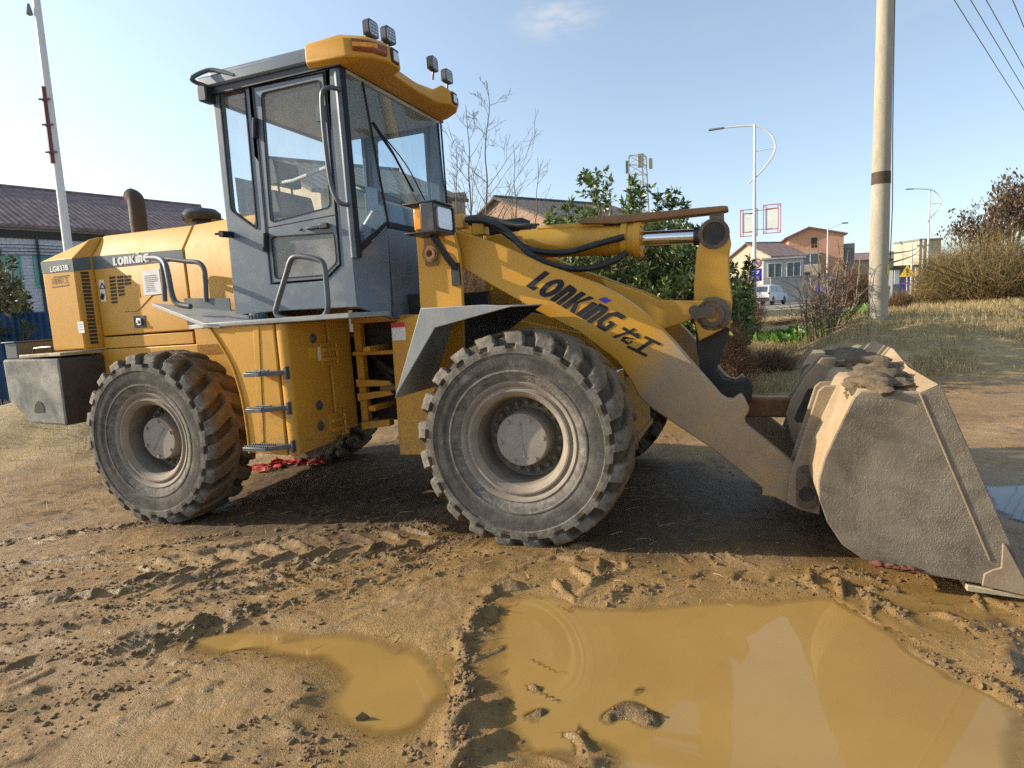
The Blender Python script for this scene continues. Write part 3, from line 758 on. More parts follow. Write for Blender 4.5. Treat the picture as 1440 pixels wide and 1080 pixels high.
bm = BM(); c = LX(534, 274, -1.43); Ms = Matrix.Rotation(.42, 3, 'Y')
ring = [c + Ms @ Vector((.19*math.cos(2*PI*k/32), .19*math.sin(2*PI*k/32), 0)) for k in range(32)]
tube(bm, ring, .019, 8, closed=True)
for k in range(3):
    t = 2*PI*k/3; tube(bm, [c - Ms @ Vector((0,0,.02)), c + Ms @ Vector((.19*math.cos(t), .19*math.sin(t), 0))], .011, 6)
tube(bm, [c, c - Ms @ Vector((0, 0, .45))], .03, 10); obj('steering_wheel', bm, M['blk'], cab, 50)
bm = BM(); c2 = LX(524, 280, -1.22)
box(bm, (c2.x-.01, c2.y-.07, c2.z-.08), (c2.x, c2.y+.07, c2.z+.08)); obj('paper_notice', bm, M['lin'], cab)
bm = BM(); box(bm, (-2.27, -.66, 2.30), (-2.262, -.42, 2.55)); obj('rear_notice', bm, M['lin'], cab)
bm = BM(); tube(bm, [LY(368,262,.0), LY(412,254,-.35), LY(460,235,-.72)], .014, 8); obj('inner_grab_bar', bm, M['lin'], cab, 50)
# wipers on the screen
bm = BM()
def scr(px, py):
    p = LX(px, py, -1.085); return p
tube(bm, [scr(525,172), scr(552,214), scr(581,269)], .009, 6); tube(bm, [scr(522,172), scr(556,222)], .006, 6)
tube(bm, smooth_path([scr(524,174), scr(570,230), scr(597,281)], 5), .005, 6)
obj('wiper', bm, M['ink'], cab, 50)
# door (near side), and the matching one on the far side
def make_door(s):
    bm = BM()
    d_out = pys([(357,123.5),(454.5,103),(472,297),(478,371),(458,391.5),(383,397.5),(376.5,330)], YC)
    up = rpoly(pys([(367.5,131),(450.5,112),(465,291),(381,313)], YC), .035)
    lo = rpoly(pys([(382,333),(470,327),(474,369),(456,387),(387,392)], YC), .03)
    holed(bm, d_out, [up, lo], s*(YC-.004), s*(YC+.03))
    d = obj('cab_door', bm, M['grey'], R_, bevel=.004)
    pane('upper_pane', [(x, s*(YC+.012), z) for x, z in up], M['glside'], d)
    pane('lower_pane', [(x, s*(YC+.012), z) for x, z in lo], M['gllow'], d)
    bm = BM()
    for ring in (d_out, up, lo): tube(bm, [(x, s*(YC-.004), z) for x, z in ring], .0045, 5, closed=True)
    p, q = PY(373,321,YC), PY(472,302,YC); tube(bm, [(p[0], s*(YC-.004), p[1]), (q[0], s*(YC-.004), q[1])], .003, 5)
    obj('door_seal', bm, M['ink'], d, 40)
    bm = BM()
    for (px, py, h) in ((361.5, 181, 28), (376, 341, 26)):
        a = PY(px, py-h/2, YC); b = PY(px, py+h/2, YC)
        bm = BM(); cyl(bm, (a[0], s*(YC-.02), a[1]), (b[0], s*(YC-.02), b[1]), .020, 10)
        obj('hinge', bm, M['ink'], d, 40)
    bm = BM(); p = PY(458, 318, YC); k = Vector((p[0], s*(YC-.02), p[1]))
    obox(bm, k, (.07, .03, .035), Matrix.Identity(3)); obox(bm, k + Vector((-.095, s*.006, -.002)), (.11, .02, .02), Matrix.Identity(3)); obox(bm, k+Vector((-.21, s*.014, -.002)), (.03, .012, .014), Matrix.Identity(3))
    obj('door_handle', bm, M['blk'], d, bevel=.005)
    return d
make_door(1); make_door(-1)
bm = BM()
q = [LY(478,126,-.76), LY(464,123,-.83), LY(454,128,-.85), LY(452.5,145,-.85), LY(455,180,-.85), LY(460,225,-.85), LY(466,262,-.85), LY(474,281,-.85), LY(482,287,-.83), LY(490,288,-.76)]
tube(bm, smooth_path(q, 5), .0155, 9); k = LY(452, 160, -.83); obox(bm, k, (.05, .05, .1), Matrix.Identity(3))
obj('grab_bar', bm, M['rail'], R_, 50)
bm = BM(); k = LY(326, 330, -.75); cyl(bm, (k.x, -.75, k.z), (k.x, -.86, k.z-.004), .024, 12); cyl(bm, (k.x, -.84, k.z), (k.x-.05, -.86, k.z), .008, 8); obj('door_stop', bm, M['ink'], R_, 50)

# --- yellow roof visor with lamps
bm = BM()
plan = [(-1.44,.79),(-1.14,.77),(-1.01,.66),(-.96,.55),(-.955,.42),(-1.03,.36),(-1.045,.0),(-1.03,-.36),(-.935,-.42),(-.935,-.58),(-.985,-.70),(-1.12,-.81),(-1.44,-.81)]
def ring(z, grow, drop=0):
    out = []
    for x, y in plan:
        k = .0 if x < -1.4 else 1
        out.append(bm.verts.new((x + grow*k, y*(1 + grow*.5), z + drop*k - (.05 if z > 3.2 and abs(y) < .4 else 0))))
    return out
zv0 = 3.125; zv1 = 3.29
r0, r1, r2, r3 = ring(zv0, -.10, -.01), ring(zv0+.035, .0, -.015), ring(zv1-.03, -.01, .0), ring(zv1, -.07, .01)
for A, B in ((r0, r1), (r1, r2), (r2, r3)):
    for i in range(len(A)): bm.faces.new((A[i], A[(i+1) % len(A)], B[(i+1) % len(B)], B[i]))
bm.faces.new(r0[::-1]); bm.faces.new(r3)
vis = obj('roof_visor', bm, M['yel'], R_, bevel=.012, seg=3)
def on_edge(p, q, t, z, off):
    a, b = Vector((p[0], p[1], 0)), Vector((q[0], q[1], 0)); n = Vector(((b-a).y, -(b-a).x, 0)).normalized()
    if n.x < 0: n = -n
    return a.lerp(b, t) + n*off + Vector((0, 0, z))
for s in (-1, 1):
    bm = BM()
    E = [(-1.12, s*.81), (-.985, s*.70), (-.935, s*.58)] if s < 0 else [(-1.14, .77), (-1.01, .66), (-.96, .55)]
    path = [(E[0], E[1], .25), (E[0], E[1], .6), (E[0], E[1], .97), (E[1], E[2], .25), (E[1], E[2], .85)]
    lo = [on_edge(p, q, t, zv0+.052 - .002*i, .004) for i, (p, q, t) in enumerate(path)]; hi = [on_edge(p, q, t, zv1-.034-.004*i, .002) for i, (p, q, t) in enumerate(path)]
    outl = [on_edge(p, q, t, zv0+.062, .016) for p, q, t in path]; outh = [on_edge(p, q, t, zv1-.044-.004*i, .014) for i, (p, q, t) in enumerate(path)]
    rows = [[bm.verts.new(v) for v in r] for r in (lo, outl, outh, hi)]
    for A, B in zip(rows, rows[1:]):
        for i in range(4): bm.faces.new((A[i], A[i+1], B[i+1], B[i]))
    il = obj('indicator_lamp', bm, M['redl'], vis, 50)
    bm = BM(); rows = [[bm.verts.new(v) for v in r] for r in ([on_edge(p, q, t, zv0+.075, .0185) for p, q, t in path[:4]], [on_edge(p, q, t, zv1-.06, .0165) for p, q, t in path[:4]])]
    for i in range(3): bm.faces.new((rows[0][i], rows[0][i+1], rows[1][i+1], rows[1][i]))
    obj('amber_reflector', bm, M['amber'], il, 50)
    bm = BM(); p = Vector((-.932 if s < 0 else -.955, s*.5, (zv0+zv1)/2-.002))
    obox(bm, p, (.012, .09, .095), Matrix.Identity(3), 0); obox(bm, p + Vector((.003, 0, -.004)), (.02, .06, .065), Matrix.Identity(3), 1)
    obj('headlamp_recess', bm, [M['dark'], M['lens']], vis, bevel=.004)
def work_lamp(px, py, X, wpx):
    c = LX(px, py, X); bm = BM(); Mr = Matrix.Rotation(random.uniform(-.12, .12), 3, 'Z')
    prof = rpoly([(-.062,-.055),(.062,-.055),(.062,.055),(-.062,.055)], .03)
    prism(bm, prof, -.028, .012, 0, lambda a, b, d: tuple(c + Mr @ Vector((d, a, b))))
    k0 = len(bm.faces)
    prism(bm, rpoly([(-.048,-.041),(.048,-.041),(.048,.041),(-.048,.041)], .02), .012, .017, 1, lambda a, b, d: tuple(c + Mr @ Vector((d, a, b))))
    for i in range(-2, 3):
        obox(bm, c + Mr @ Vector((.018, i*.018, 0)), (.002, .002, .075), Mr, 0)
    for i in range(-1, 2):
        obox(bm, c + Mr @ Vector((.018, 0, i*.022)), (.002, .088, .002), Mr, 0)
    for i in range(-2, 3): obox(bm, c + Mr @ Vector((-.035, i*.022, 0)), (.016, .006, .09), Mr, 0)
    tube(bm, [c + Vector((-.01, 0, -.05)), c + Vector((-.02, 0, -.12))], .009, 6, mi=0)
    return obj('work_lamp', bm, [M['blk'], M['lens']], vis, 40)
for a in ((523, 41, -1.08, 20), (547.5, 50, -1.06, 17), (610, 90, -1.10, 13), (630, 107.5, -1.10, 12)): work_lamp(*a)

# --- platform, hand rails, step box
zp = PY(400, 449, -1.13)[1]
bm = BM()
prism(bm, [(PY(285,455,-1.15)[0], -1.15), (-1.05, -1.15), (-1.05, -.66), (-2.45, -.66), (PY(262,430,-.66)[0], -.66)], zp-.022, zp+.012, map=XY)
obj('platform', bm, M['plate'], R_, bevel=.006)
bm = BM()   # sloping tail of the platform over the rear wheel
q = [LY(285,454,-1.15), LY(213,426,-.65), LY(262,423,-.65)]; q2 = Vector((PY(292,452,-1.15)[0]+.25, -.66, zp))
A = [bm.verts.new(p) for p in (q[0], Vector((-2.1,-1.15,zp)), q2, Vector((-2.45,-.655,zp+.11)), q[1])]
B = [bm.verts.new(v.co - Vector((0,.0,.03))) for v in A]
bm.faces.new(A); bm.faces.new(B[::-1])
for i in range(5): bm.faces.new((A[i], A[(i+1) % 5], B[(i+1) % 5], B[i]))
obj('platform_tail', bm, M['plate'], R_, bevel=.004)
bm = BM(); a = PY(262,423,-.68); b = PY(325,421,-.68)
prism(bm, [(a[0], zp+.012), (b[0], zp+.012), (b[0], b[1]+.01), (a[0], a[1]+.02)], -.70, -.69); obj('kick_plate', bm, M['greyd'], R_)
bm = BM()
q = [LY(268,431,-1.0), LY(250,427,-1.0), LY(242,415,-1.0), LY(236,385,-.98), LY(231,369,-.95), LY(222,363,-.88), LY(207,363,-.72)]
tube(bm, smooth_path(q, 5), .021, 10); obj('hand_rail', bm, M['rail'], R_, 50)
bm = BM()
q = [LY(232,424,-.70), LY(230.5,395,-.70), LY(228,368,-.70), LY(236,364.5,-.70), LY(262,367.5,-.70), LY(279,369.5,-.70), LY(287,379,-.70), LY(289,400,-.70), LY(290,424,-.70)]
tube(bm, smooth_path(q, 5), .019, 10); obj('hand_rail', bm, M['rail'], R_, 50)
bm = BM()
q = [LY(412,449,-1.12), LY(397,447.5,-1.13), LY(388,440,-1.13), LY(391,424,-1.13), LY(402,388,-1.13), LY(409,366,-1.13), LY(418,360.5,-1.13), LY(434,362,-1.13), LY(450,366.5,-1.13), LY(456,375,-1.13), LY(459,400,-1.13), LY(461,432,-1.13), LY(457,443,-1.10), LY(452,447,-1.05)]
tube(bm, smooth_path(q, 5), .0185, 10); obj('hand_rail', bm, M['rail'], R_, 50)
bm = BM()
c = LY(361, 436, -.85); lathe(bm, [(.06, zp+.012), (.06, zp+.05), (.05, zp+.06)], 16, 'z', (c.x, -.85, 0))
for k in range(16):
    t = 2*PI*k/16; obox(bm, (c.x+.062*math.cos(t), -.85+.062*math.sin(t), zp+.032), (.01, .01, .035), Matrix.Identity(3))
obj('filler_cap', bm, M['greyd'], R_, 40)
# step box
XF = -1.576
arch = pys([(292,457),(311,486),(328,519),(340,560),(347,600),(351,637)], -1.13)
bm = BM()
side = [(a, b) for a, b in arch] + [(XF-.09, arch[-1][1]-.015), (XF-.09, zp-.024), ]
prism(bm, side, -1.125, -.46)
bl = rpoly([(XF-.09,-1.125),(XF,-1.125),(XF,-.67),(XF-.09,-.67)], .07, 6); 
A = [bm.verts.new((a, b, zp-.024)) for a, b in bl]; B = [bm.verts.new((a, b, arch[-1][1]-.015 + (b+1.125)*.02)) for a, b in bl]
bm.faces.new(A); bm.faces.new(B[::-1])
for i in range(len(bl)): bm.faces.new((A[i], A[(i+1) % len(bl)], B[(i+1) % len(bl)], B[i]))
sb = obj('step_box', bm, M['yel'], R_, bevel=.01, seg=3)
bm = BM()     # flange of the arch, pressed rib
for (a, b), (c, d) in zip(arch, arch[1:]): pass
tube(bm, smooth_path([(a, -1.13, b) for a, b in arch], 4), .008, 6)
r1 = [PY(357,453,-1.128), PY(358,520,-1.128), PY(367,540,-1.128), PY(372,634,-1.128)]
obj('arch_flange', bm, M['yel'], sb, 50)
bm = BM()
prism(bm, [(PY(358,453,-1.13)[0]-.02, zp-.03), (PY(358,453,-1.13)[0]+.03, zp-.03), (PY(366,636,-1.13)[0]+.04, .64), (PY(366,636,-1.13)[0]+.0, .64)], -1.130, -1.124)
obj('pressed_rib', bm, M['yel'], sb, bevel=.006)
for (x0, y0, x1) in ((342, 527, 407), (345, 577, 410), (341, 631, 416)):
    bm = BM(); a = PY(x0, y0, -1.26); b = PY(x1, y0, -1.13); z = PY(x0, y0, -1.26)[1]
    X0 = PY(x0, y0, -1.27)[0]; X1 = PY(x1, y0, -1.13)[0]
    prism(bm, [(X0, -1.27), (X1-.13, -1.27), (X1-.02, -1.15), (X1, -1.13), (X0+.02, -1.13)], z-.016, z+.010, map=XY)
    prism(bm, [(X1-.02, z+.035), (X1, z+.035), (X1, z-.05), (X1-.02, z-.05)], -1.16, -1.125)
    n = 13
    for k in range(n):
        u = X0 + .012 + (X1-.14-X0)*k/(n-1); box(bm, (u, -1.266, z+.010), (u+.012, -1.256, z+.022)); box(bm, (u, -1.19, z+.010), (u+.012, -1.18, z+.022))
    obj('step', bm, M['rail'], sb, bevel=.003)
bm = BM()
yA, yB = -.672, -.405
prism(bm, [(yA, zp+.01), (yB, zp+.01), (yB-.0, .62), (yA+.06, .615), (yA, .69)], XF-.02, XF+.005, map=YZ)
obj('hinge_post', bm, M['yel'], sb, bevel=.006)
for py in (497, 594):
    bm = BM(); k = LX(470 + (py-497)*.12, py, XF+.02)
    box(bm, (XF+.002, k.y-.14, k.z-.085), (XF+.012, k.y-.02, k.z+.085)); box(bm, (XF+.005, k.y-.0, k.z-.1), (XF+.014, k.y+.09, k.z+.1))
    for dz in (-.035, .035): box(bm, (XF+.012, k.y-.13, k.z+dz-.014), (XF+.04, k.y+.05, k.z+dz+.014))
    cyl(bm, (XF+.03, k.y+.02, k.z-.07), (XF+.03, k.y+.02, k.z+.07), .012, 8)
    for dz in (-.08, .08): cyl(bm, (XF+.01, k.y+.055, k.z+dz), (XF+.025, k.y+.055, k.z+dz), .014, 6)
    obj('hinge', bm, M['yel'], sb, bevel=.002)
for (px, py) in ((440, 476), (449, 570), (451, 599)):
    bm = BM(); k = LX(px, py, XF+.003); lathe(bm, [(.035, XF+.001), (.035, XF+.006), (.022, XF+.010), (.022, XF+.018), (.012, XF+.02)], 14, 'x', (0, k.y, k.z)); obj('plug', bm, M['rail'], sb, 40)
bm = BM()
a = PX(446, 488, XF+.004); b = PX(456, 506, XF+.004); box(bm, (XF+.002, a[0], b[1]), (XF+.006, b[0], a[1])); obj('sticker', bm, M['white'], sb)
bm = BM(); a = PX(433, 489, XF+.002); b = PX(445, 503, XF+.002); box(bm, (XF+.001, a[0], b[1]), (XF+.004, b[0], a[1])); obj('faded_label', bm, M['ylab'], sb)

# --- front frame: towers, cross plates; fenders
YT = -.62
tower = pys([(582,300),(636,319),(645,352),(648,378),(651,432),(654,520),(652,640),(562,640),(549,455),(591,441),(588,380)], YT)
bm = BM()
for s in (1, -1): prism(bm, tower, s*YT, s*(YT+.035))
z_lo = tower[6][1]
box(bm, (-.90, -.58, .62), (-.86, .58, 1.42)); box(bm, (-.80, -.58, z_lo), (.55, .58, z_lo+.04)); box(bm, (.50,-.52,z_lo+.04),(.54,.52,1.0)); box(bm, (-.75,-.58,1.86),(-.62,.58,1.90))
prism(bm, [(-.60,.5),(.50,.5),(.55,.9),(.25,1.25),(-.55,1.45)], -.40, -.37); prism(bm, [(-.60,.5),(.50,.5),(.55,.9),(.25,1.25),(-.55,1.45)], .37, .40)
ff = obj('front_frame', bm, M['yel'], R_, bevel=.008)
bm = BM(); k = LY(607, 357, YT)
prism(bm, rpoly([(k.x-.05,k.z-.08),(k.x+.05,k.z-.08),(k.x+.04,k.z+.12),(k.x-.045,k.z+.12)], .02), YT-.012, YT)
lathe(bm, [(.055,YT-.012),(.055,YT-.03),(.028,YT-.03),(.028,YT-.02)], 20, 'y', (k.x, 0, k.z)); lathe(bm, [(.03,YT-.02),(.042,YT-.034),(.026,YT-.034),(.016,YT-.02)], 20, 'y', (k.x, 0, k.z))
obj('boom_pin', bm, M['rust'], ff, 40)
for s in (1, -1):
    yo, yi = s*-1.13, s*-.60
    bm = BM()
    P0, P1, P2 = PY(555,560,-1.13), PY(592,433,-1.13), PY(724,429.5,-1.13)
    P3 = (P2[0]-.002, P2[1])
    path = [P0, P1, P2]
    # sheet
    prism(bm, [P0, P1, P2, (P2[0], P2[1]-.008), (P1[0]+.006, P1[1]-.008), (P0[0]+.008, P0[1]-.002)], yo, yi)
    # outer lip
    lip = pys([(555.5,559.5),(592,433.5),(680,428.5),(724,430),(682,441.5),(612,461)], -1.13)
    prism(bm, lip, yo - s*.004, yo + s*.004)
    f = obj('front_fender', bm, M['plate'], R_, bevel=.004)
bm = BM()
box(bm, (PY(549,460,YT)[0]+.01, YT-.004, 1.275), (PY(549,460,YT)[0]+.12, YT-.0005, 1.40)); 
lb = obj('frame_sticker', bm, M['white'], ff)
bm = BM(); box(bm, (PY(549,460,YT)[0]+.01, YT-.006, 1.365), (PY(549,460,YT)[0]+.12, YT-.0042, 1.40)); obj('sticker_heading', bm, M['red'], ff)
# head lamp on its bracket
def headlamp(s):
    xl = -.50; bm = BM(); y0, y1 = -.955, -.695
    zc_ = 2.035
    prism(bm, rpoly([(-.72, zc_-.09), (-.49, zc_-.075), (-.49, zc_+.085), (-.70, zc_+.10)], .02), s*y1, s*(y1+.02))
    box(bm, (-.60, min(s*y0, s*y1), zc_-.085), (-.505, max(s*y0, s*y1), zc_+.09))
    for dz in (-.092, .088): prism(bm, [(-.72, s*y0), (-.49, s*y0), (-.49, s*y1), (-.72, s*y1)], zc_+dz, zc_+dz+.014, map=XY)
    h = obj('head_lamp', bm, M['blk'], R_, bevel=.012, seg=3)
    bm = BM(); prism(bm, rpoly([(s*(y0+.035), zc_-.065), (s*(y1-.03), zc_-.065), (s*(y1-.03), zc_+.065), (s*(y0+.035), zc_+.065)], .02), -.506, -.492, map=YZ)
    obj('lamp_lens', bm, M['lens'], h, 40)
    bm = BM(); box(bm, (-.66, min(s*(y0+.02), s*y1), zc_-.07), (-.602, max(s*(y0+.02), s*y1), zc_+.07)); obj('turn_signal', bm, M['amber'], h, bevel=.01)
    bm = BM(); tube(bm, [(-.60, s*-.80, zc_-.09), (-.555, s*-.70, 1.80), (-.535, s*-.64, 1.74)], .024, 8); box(bm, (-.565, min(s*-.645,s*-.62), 1.62), (-.505, max(s*-.645,s*-.62), 1.77)); obj('lamp_bracket', bm, M['blk'], h, 40)
headlamp(1); headlamp(-1)

# --- boom
YB0, YB1 = -.555, -.475
bt = [(630,321),(660,330),(700,343),(730,356),(762,371),(800,383.5),(840,398.5),(868,413),(895,431),(922,453),(950,482),(980,517),(1008,549),(1014,556),(1022,561),(1031,562),(1036,558),(1042,554),(1047,561),(1054,576),(1051,583),(1047,588),(1049,597),(1118,653),(1136,662),(1146,676),(1148,694),(1140,708),(1124,713),(1104,707),(1090,700),(1072,697),(1072,686),(1004,633),(947,595),(917,575),(897,556),(888,537),(868,508),(814,467),(755,437),(700,406),(650,377),(632,360)]
arm = pys(bt, YB0)
for s in (1, -1):
    bm = BM(); prism(bm, arm, s*YB0, s*YB1)
    la = obj('lift_arm', bm, M['boom'], R_, bevel=.009)
    if s == 1:
        a, b = LY(739.5, 402, YB0), LY(853, 467.5, YB0); d = b-a
        exv = d.normalized(); ezv = Vector((-exv.z, 0, exv.x)); hh = .148
        sk = exv*.07 + ezv*hh
        bm = BM(); polys_on(bm, LETS, a, exv*(d.length/LW), sk, NY, .004); obj('arm_lettering', bm, M['ink'], la)
        bm = BM(); polys_on(bm, [IBAR], a, exv*(d.length/LW), sk, NY, .004); obj('arm_badge', bm, M['blu'], la)
        A, B = cjk_long()
        bm = BM()
        for P, (p, q) in ((A, ((857,474),(880,488.5))), (B, ((880,488),(906,501)))):
            o = LY(*p, YB0); d = LY(*q, YB0) - o; polys_on(bm, P, o, d*.98, sk*.86, NY, .004)
        obj('arm_characters', bm, M['ink'], la)
bm = BM()
c = PY(930, 480, -.5); cyl(bm, (.60, -.475, 1.20), (.60, .475, 1.20), .085, 22)
for y in (-.16, .12):
    hp = pys([(850,392),(905,410),(930,422),(985,423),(1008,420),(1022,440),(1016,462),(985,478),(979,447),(936,462),(895,450)], 0)
    prism(bm, hp, y, y+.04)
obj('cross_tube', bm, M['yel'], R_, bevel=.008)
# lift rams under the arms
for s in (1, -1):
    bm = BM(); cyl(bm, (-.45, s*-.43, .72), (.35, s*-.43, .93), .062, 18); cyl(bm, (-.5, s*-.47, .71), (-.5, s*-.39, .71), .08, 16)
    lr = obj('lift_ram', bm, M['yel'], R_, 40)
    bm = BM(); cyl(bm, (.35, s*-.43, .93), (.72, s*-.43, 1.03), .032, 14); obj('ram_rod', bm, M['chrome'], lr, 40)
# --- tilt cylinder, hoses, guard
A = LY(728, 344, 0); Bc = LY(1006, 331, 0); ax = (Bc-A).normalized()
at_ = lambda px: A + ax*((onL(px, 337, 1, 0)[0]-A.x)/ax.x)
bm = BM(); cyl(bm, at_(733), at_(876), .104, 32); cyl(bm, at_(876), at_(884), .128, 28); cyl(bm, at_(884), at_(893), .118, 28); cyl(bm, at_(893), at_(903), .128, 28)
for k in range(8):
    t = 2*PI*k/8; u, v = frame_of(ax); o = (u*math.cos(t)+v*math.sin(t))*.112; cyl(bm, at_(903)+o, at_(906)+o, .014, 6)
box(bm, (at_(728).x-.12, -.05, A.z-.09), (at_(728).x+.05, .05, A.z+.09))
p = LY(757,321,-.02); q = LY(846,315.5,-.02); tube(bm, [p+Vector((-.02,0,-.05)), p, q, q+Vector((.03,0,-.05))], .02, 10)
tc = obj('tilt_cylinder', bm, M['yel'], R_, 40)
bm = BM(); cyl(bm, at_(903), at_(976), .05, 24); obj('cylinder_rod', bm, M['chrome'], tc, 40)
bm = BM(); cyl(bm, at_(976), at_(1002), .062, 20); cyl(bm, at_(1006)+Vector((0,-.03,0)), at_(1006)+Vector((0,.03,0)), .075, 20); obj('rod_eye', bm, M['blk'], tc, 40)
bm = BM()
tube(bm, smooth_path([LY(655,309,-.30), LY(684,311,-.32), LY(712,325,-.34), LY(735,346,-.36), LY(762,354,-.30), LY(800,354,-.22), LY(840,343,-.16), LY(878,333,-.13)], 6), .022, 9)
tube(bm, smooth_path([LY(660,313,-.24), LY(690,316,-.28), LY(722,336,-.36), LY(752,362,-.36), LY(790,376,-.30), LY(830,377,-.22), LY(862,367,-.16), LY(882,355,-.12)], 6), .022, 9)
tube(bm, smooth_path([LY(645,308,.1), LY(680,306,.1), LY(720,316,.08), LY(757,318,.02)], 6), .02, 8)
obj('hydraulic_hose', bm, M['rub'], tc, 50)
bm = BM()
prism(bm, pys([(813,312),(820,307.5),(1018,290),(1024,291),(1024,296),(1012,299),(868,315),(820,315)], -.05), -.09, .06)
gd = obj('cylinder_guard', bm, M['rust'], R_, bevel=.006)
bm = BM()
p = LY(868, 318, 0); box(bm, (p.x-.03,-.03,A.z+.09), (p.x+.03,.03,p.z+.03)); obj('guard_post', bm, M['iron'], gd, bevel=.004); bm = BM(); p = LY(1008,305,0); box(bm, (p.x-.045,-.05,Bc.z+.02), (p.x+.045,.05,p.z+.03)); obj('guard_post', bm, M['iron'], gd, bevel=.004)
bm = BM()   # plates and hose blocks at the head of the tower, between the arms
prism(bm, pys([(655,348),(700,330),(735,332),(748,355),(742,372),(700,352)], -.12), -.16, -.12); prism(bm, pys([(655,348),(700,330),(735,332),(748,355),(742,372),(700,352)], .12), .12, .16)
for (px, py, y) in ((647,312,-.25), (676,321,-.25), (660,324,-.1)):
    k = LY(px, py, y); box(bm, (k.x-.045, k.y-.05, k.z-.05), (k.x+.045, k.y+.05, k.z+.05))
obj('cylinder_bracket', bm, M['boom'], R_, bevel=.006)
bm = BM(); k = LY(715, 316, .25); box(bm, (k.x-.2, .15, k.z-.06), (k.x+.15, .35, k.z+.03)); obj('valve_block', bm, M['ink'], R_, bevel=.01)
M['boss'] = pm('rusty greased pivot', (.105, .075, .055), .65, .1, .35, 6, (.21, .15, .1), .5, 9, .3, 45)
# --- bell crank and link
bm = BM()
crank = pys([(1008,317),(1019,320),(1026,329),(1028,342),(1025,360),(1026,392),(1030,425),(1027,462),(1016,497),(1008,518),(1018,530),(1035,535),(1052,530),(1058,543),(1057,560),(1042,571),(1015,573),(1000,558),(988,530),(981,490),(977,440),(977,400),(981,352),(991,331),(999,320)], 0)
up_, low_ = crank[:8] + crank[15:], crank[7:16]
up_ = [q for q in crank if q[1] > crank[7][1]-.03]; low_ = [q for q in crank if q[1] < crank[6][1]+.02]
for y in (-.075, .035): prism(bm, up_, y, y+.04)
bc = obj('bell_crank', bm, M['yel'], R_, bevel=.006)
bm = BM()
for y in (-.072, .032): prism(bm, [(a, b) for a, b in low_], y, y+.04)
obj('crank_foot', bm, M['dark'], bc, bevel=.006)  # foot coloured dark: shade from the boom painted in, plus oily grime
bm = BM()
c = at_(1006); lathe(bm, [(.100,-.0755),(.100,-.081),(.075,-.084),(.072,-.078),(.0725,-.0755)], 24, 'y', (c.x-.005, 0, c.z+.005))
eye = obj('eye_ring', bm, M['boss'], bc, 40)
bm = BM(); prism(bm, rpoly([(c.x-.058,c.z-.06),(c.x+.058,c.z-.06),(c.x+.058,c.z+.06),(c.x-.05,c.z+.06)], .04), -.0765, -.0752)
obj('upper_pin', bm, M['dark'], bc, 40)
bm = BM()
c = LY(1001, 443, -.2); lathe(bm, [(.118,-.079),(.118,-.15),(.105,-.16),(.08,-.16),(.078,-.175),(.048,-.175),(.046,-.150),(.005,-.148)], 30, 'y', (c.x, 0, c.z))
k = LY(976, 437, -.2); cyl(bm, (k.x, -.15, k.z), (k.x, -.19, k.z), .036, 14); obox(bm, ((c.x+k.x)/2, -.185, (c.z+k.z)/2), (.16, .014, .07), Matrix.Identity(3))
obj('pivot_boss', bm, M['boss'], bc, 40)
bm = BM(); p = LY(1040, 572, 0); q = LY(1128, 573, 0)
d = (q-p); obox(bm, (p+q)/2, (d.length+.1, .09, .125), Matrix.Rotation(-math.atan2(d.z, d.x), 3, 'Y'))
obj('link_bar', bm, M['rusty'], R_, bevel=.01)

# --- bucket
YK = -1.23
b_out = pys([(1211,550),(1293.5,552.5),(1323.5,541),(1385,680),(1440,807),(1452,838),(1382,822),(1311,810),(1248,797),(1213,786.5),(1184,766),(1163,734),(1152,703),(1151.5,676),(1159.5,646),(1176,611),(1191.5,579),(1202,558)], YK)
# shell: from the cutting edge along the bottom, round the back, to the top front
shell = b_out[5:] + [b_out[0], b_out[1]]
def offset_in(pts, d):
    out = []
    cx = sum(p[0] for p in pts)/len(pts); cz = sum(p[1] for p in pts)/len(pts)
    for i, p in enumerate(pts):
        a = Vector(pts[max(i-1, 0)]); b = Vector(pts[min(i+1, len(pts)-1)]); t = (b-a).normalized(); n = Vector((t.y, -t.x))
        if n.dot(Vector((cx, cz)) - Vector(p)) < 0: n = -n
        out.append((p[0]+n.x*d, p[1]+n.y*d))
    return out
bm = BM(); inn = offset_in(shell, .022); outr = offset_in(shell, .002)
prism(bm, outr + inn[::-1], YK+.0255, -YK-.0255)
bk = obj('bucket', bm, [M['bktin']], R_, 60)
for s in (1, -1):
    bm = BM(); prism(bm, b_out, s*YK, s*(YK+.025)); obj('side_plate', bm, M['bkt'], bk, bevel=.005)
bm = BM()   # spill guard: low at the ends, raised in the middle
tf = b_out[1]; sgx, sgz = b_out[2]
prof = [(YK+.002, sgz), (-.62, sgz+.015), (-.15, sgz+.075), (.5, sgz+.085), (.8, sgz+.03), (-YK-.002, sgz)]
x0, z0 = tf
A = [bm.verts.new((x0, y, z0+.0)) for y, z in prof]; B = [bm.verts.new((sgx-.01+(z-sgz)*.25, y, z)) for y, z in prof]
A2 = [bm.verts.new(v.co + Vector((.012, 0, -.012))) for v in A]; B2 = [bm.verts.new(v.co + Vector((.012, 0, -.012))) for v in B]
for i in range(5):
    bm.faces.new((A[i], A[i+1], B[i+1], B[i])); bm.faces.new((A2[i], B2[i], B2[i+1], A2[i+1])); bm.faces.new((B[i], B[i+1], B2[i+1], B2[i])); bm.faces.new((A[i], A2[i], A2[i+1], A[i+1]))
obj('spill_guard', bm, M['bktin'], bk, 30)
bm = BM()   # wear edges: rib along the side cutter, rim of the side plate, cutting edge
p = PY(1293.5, 553, YK); q = PY(1392, 788, YK)
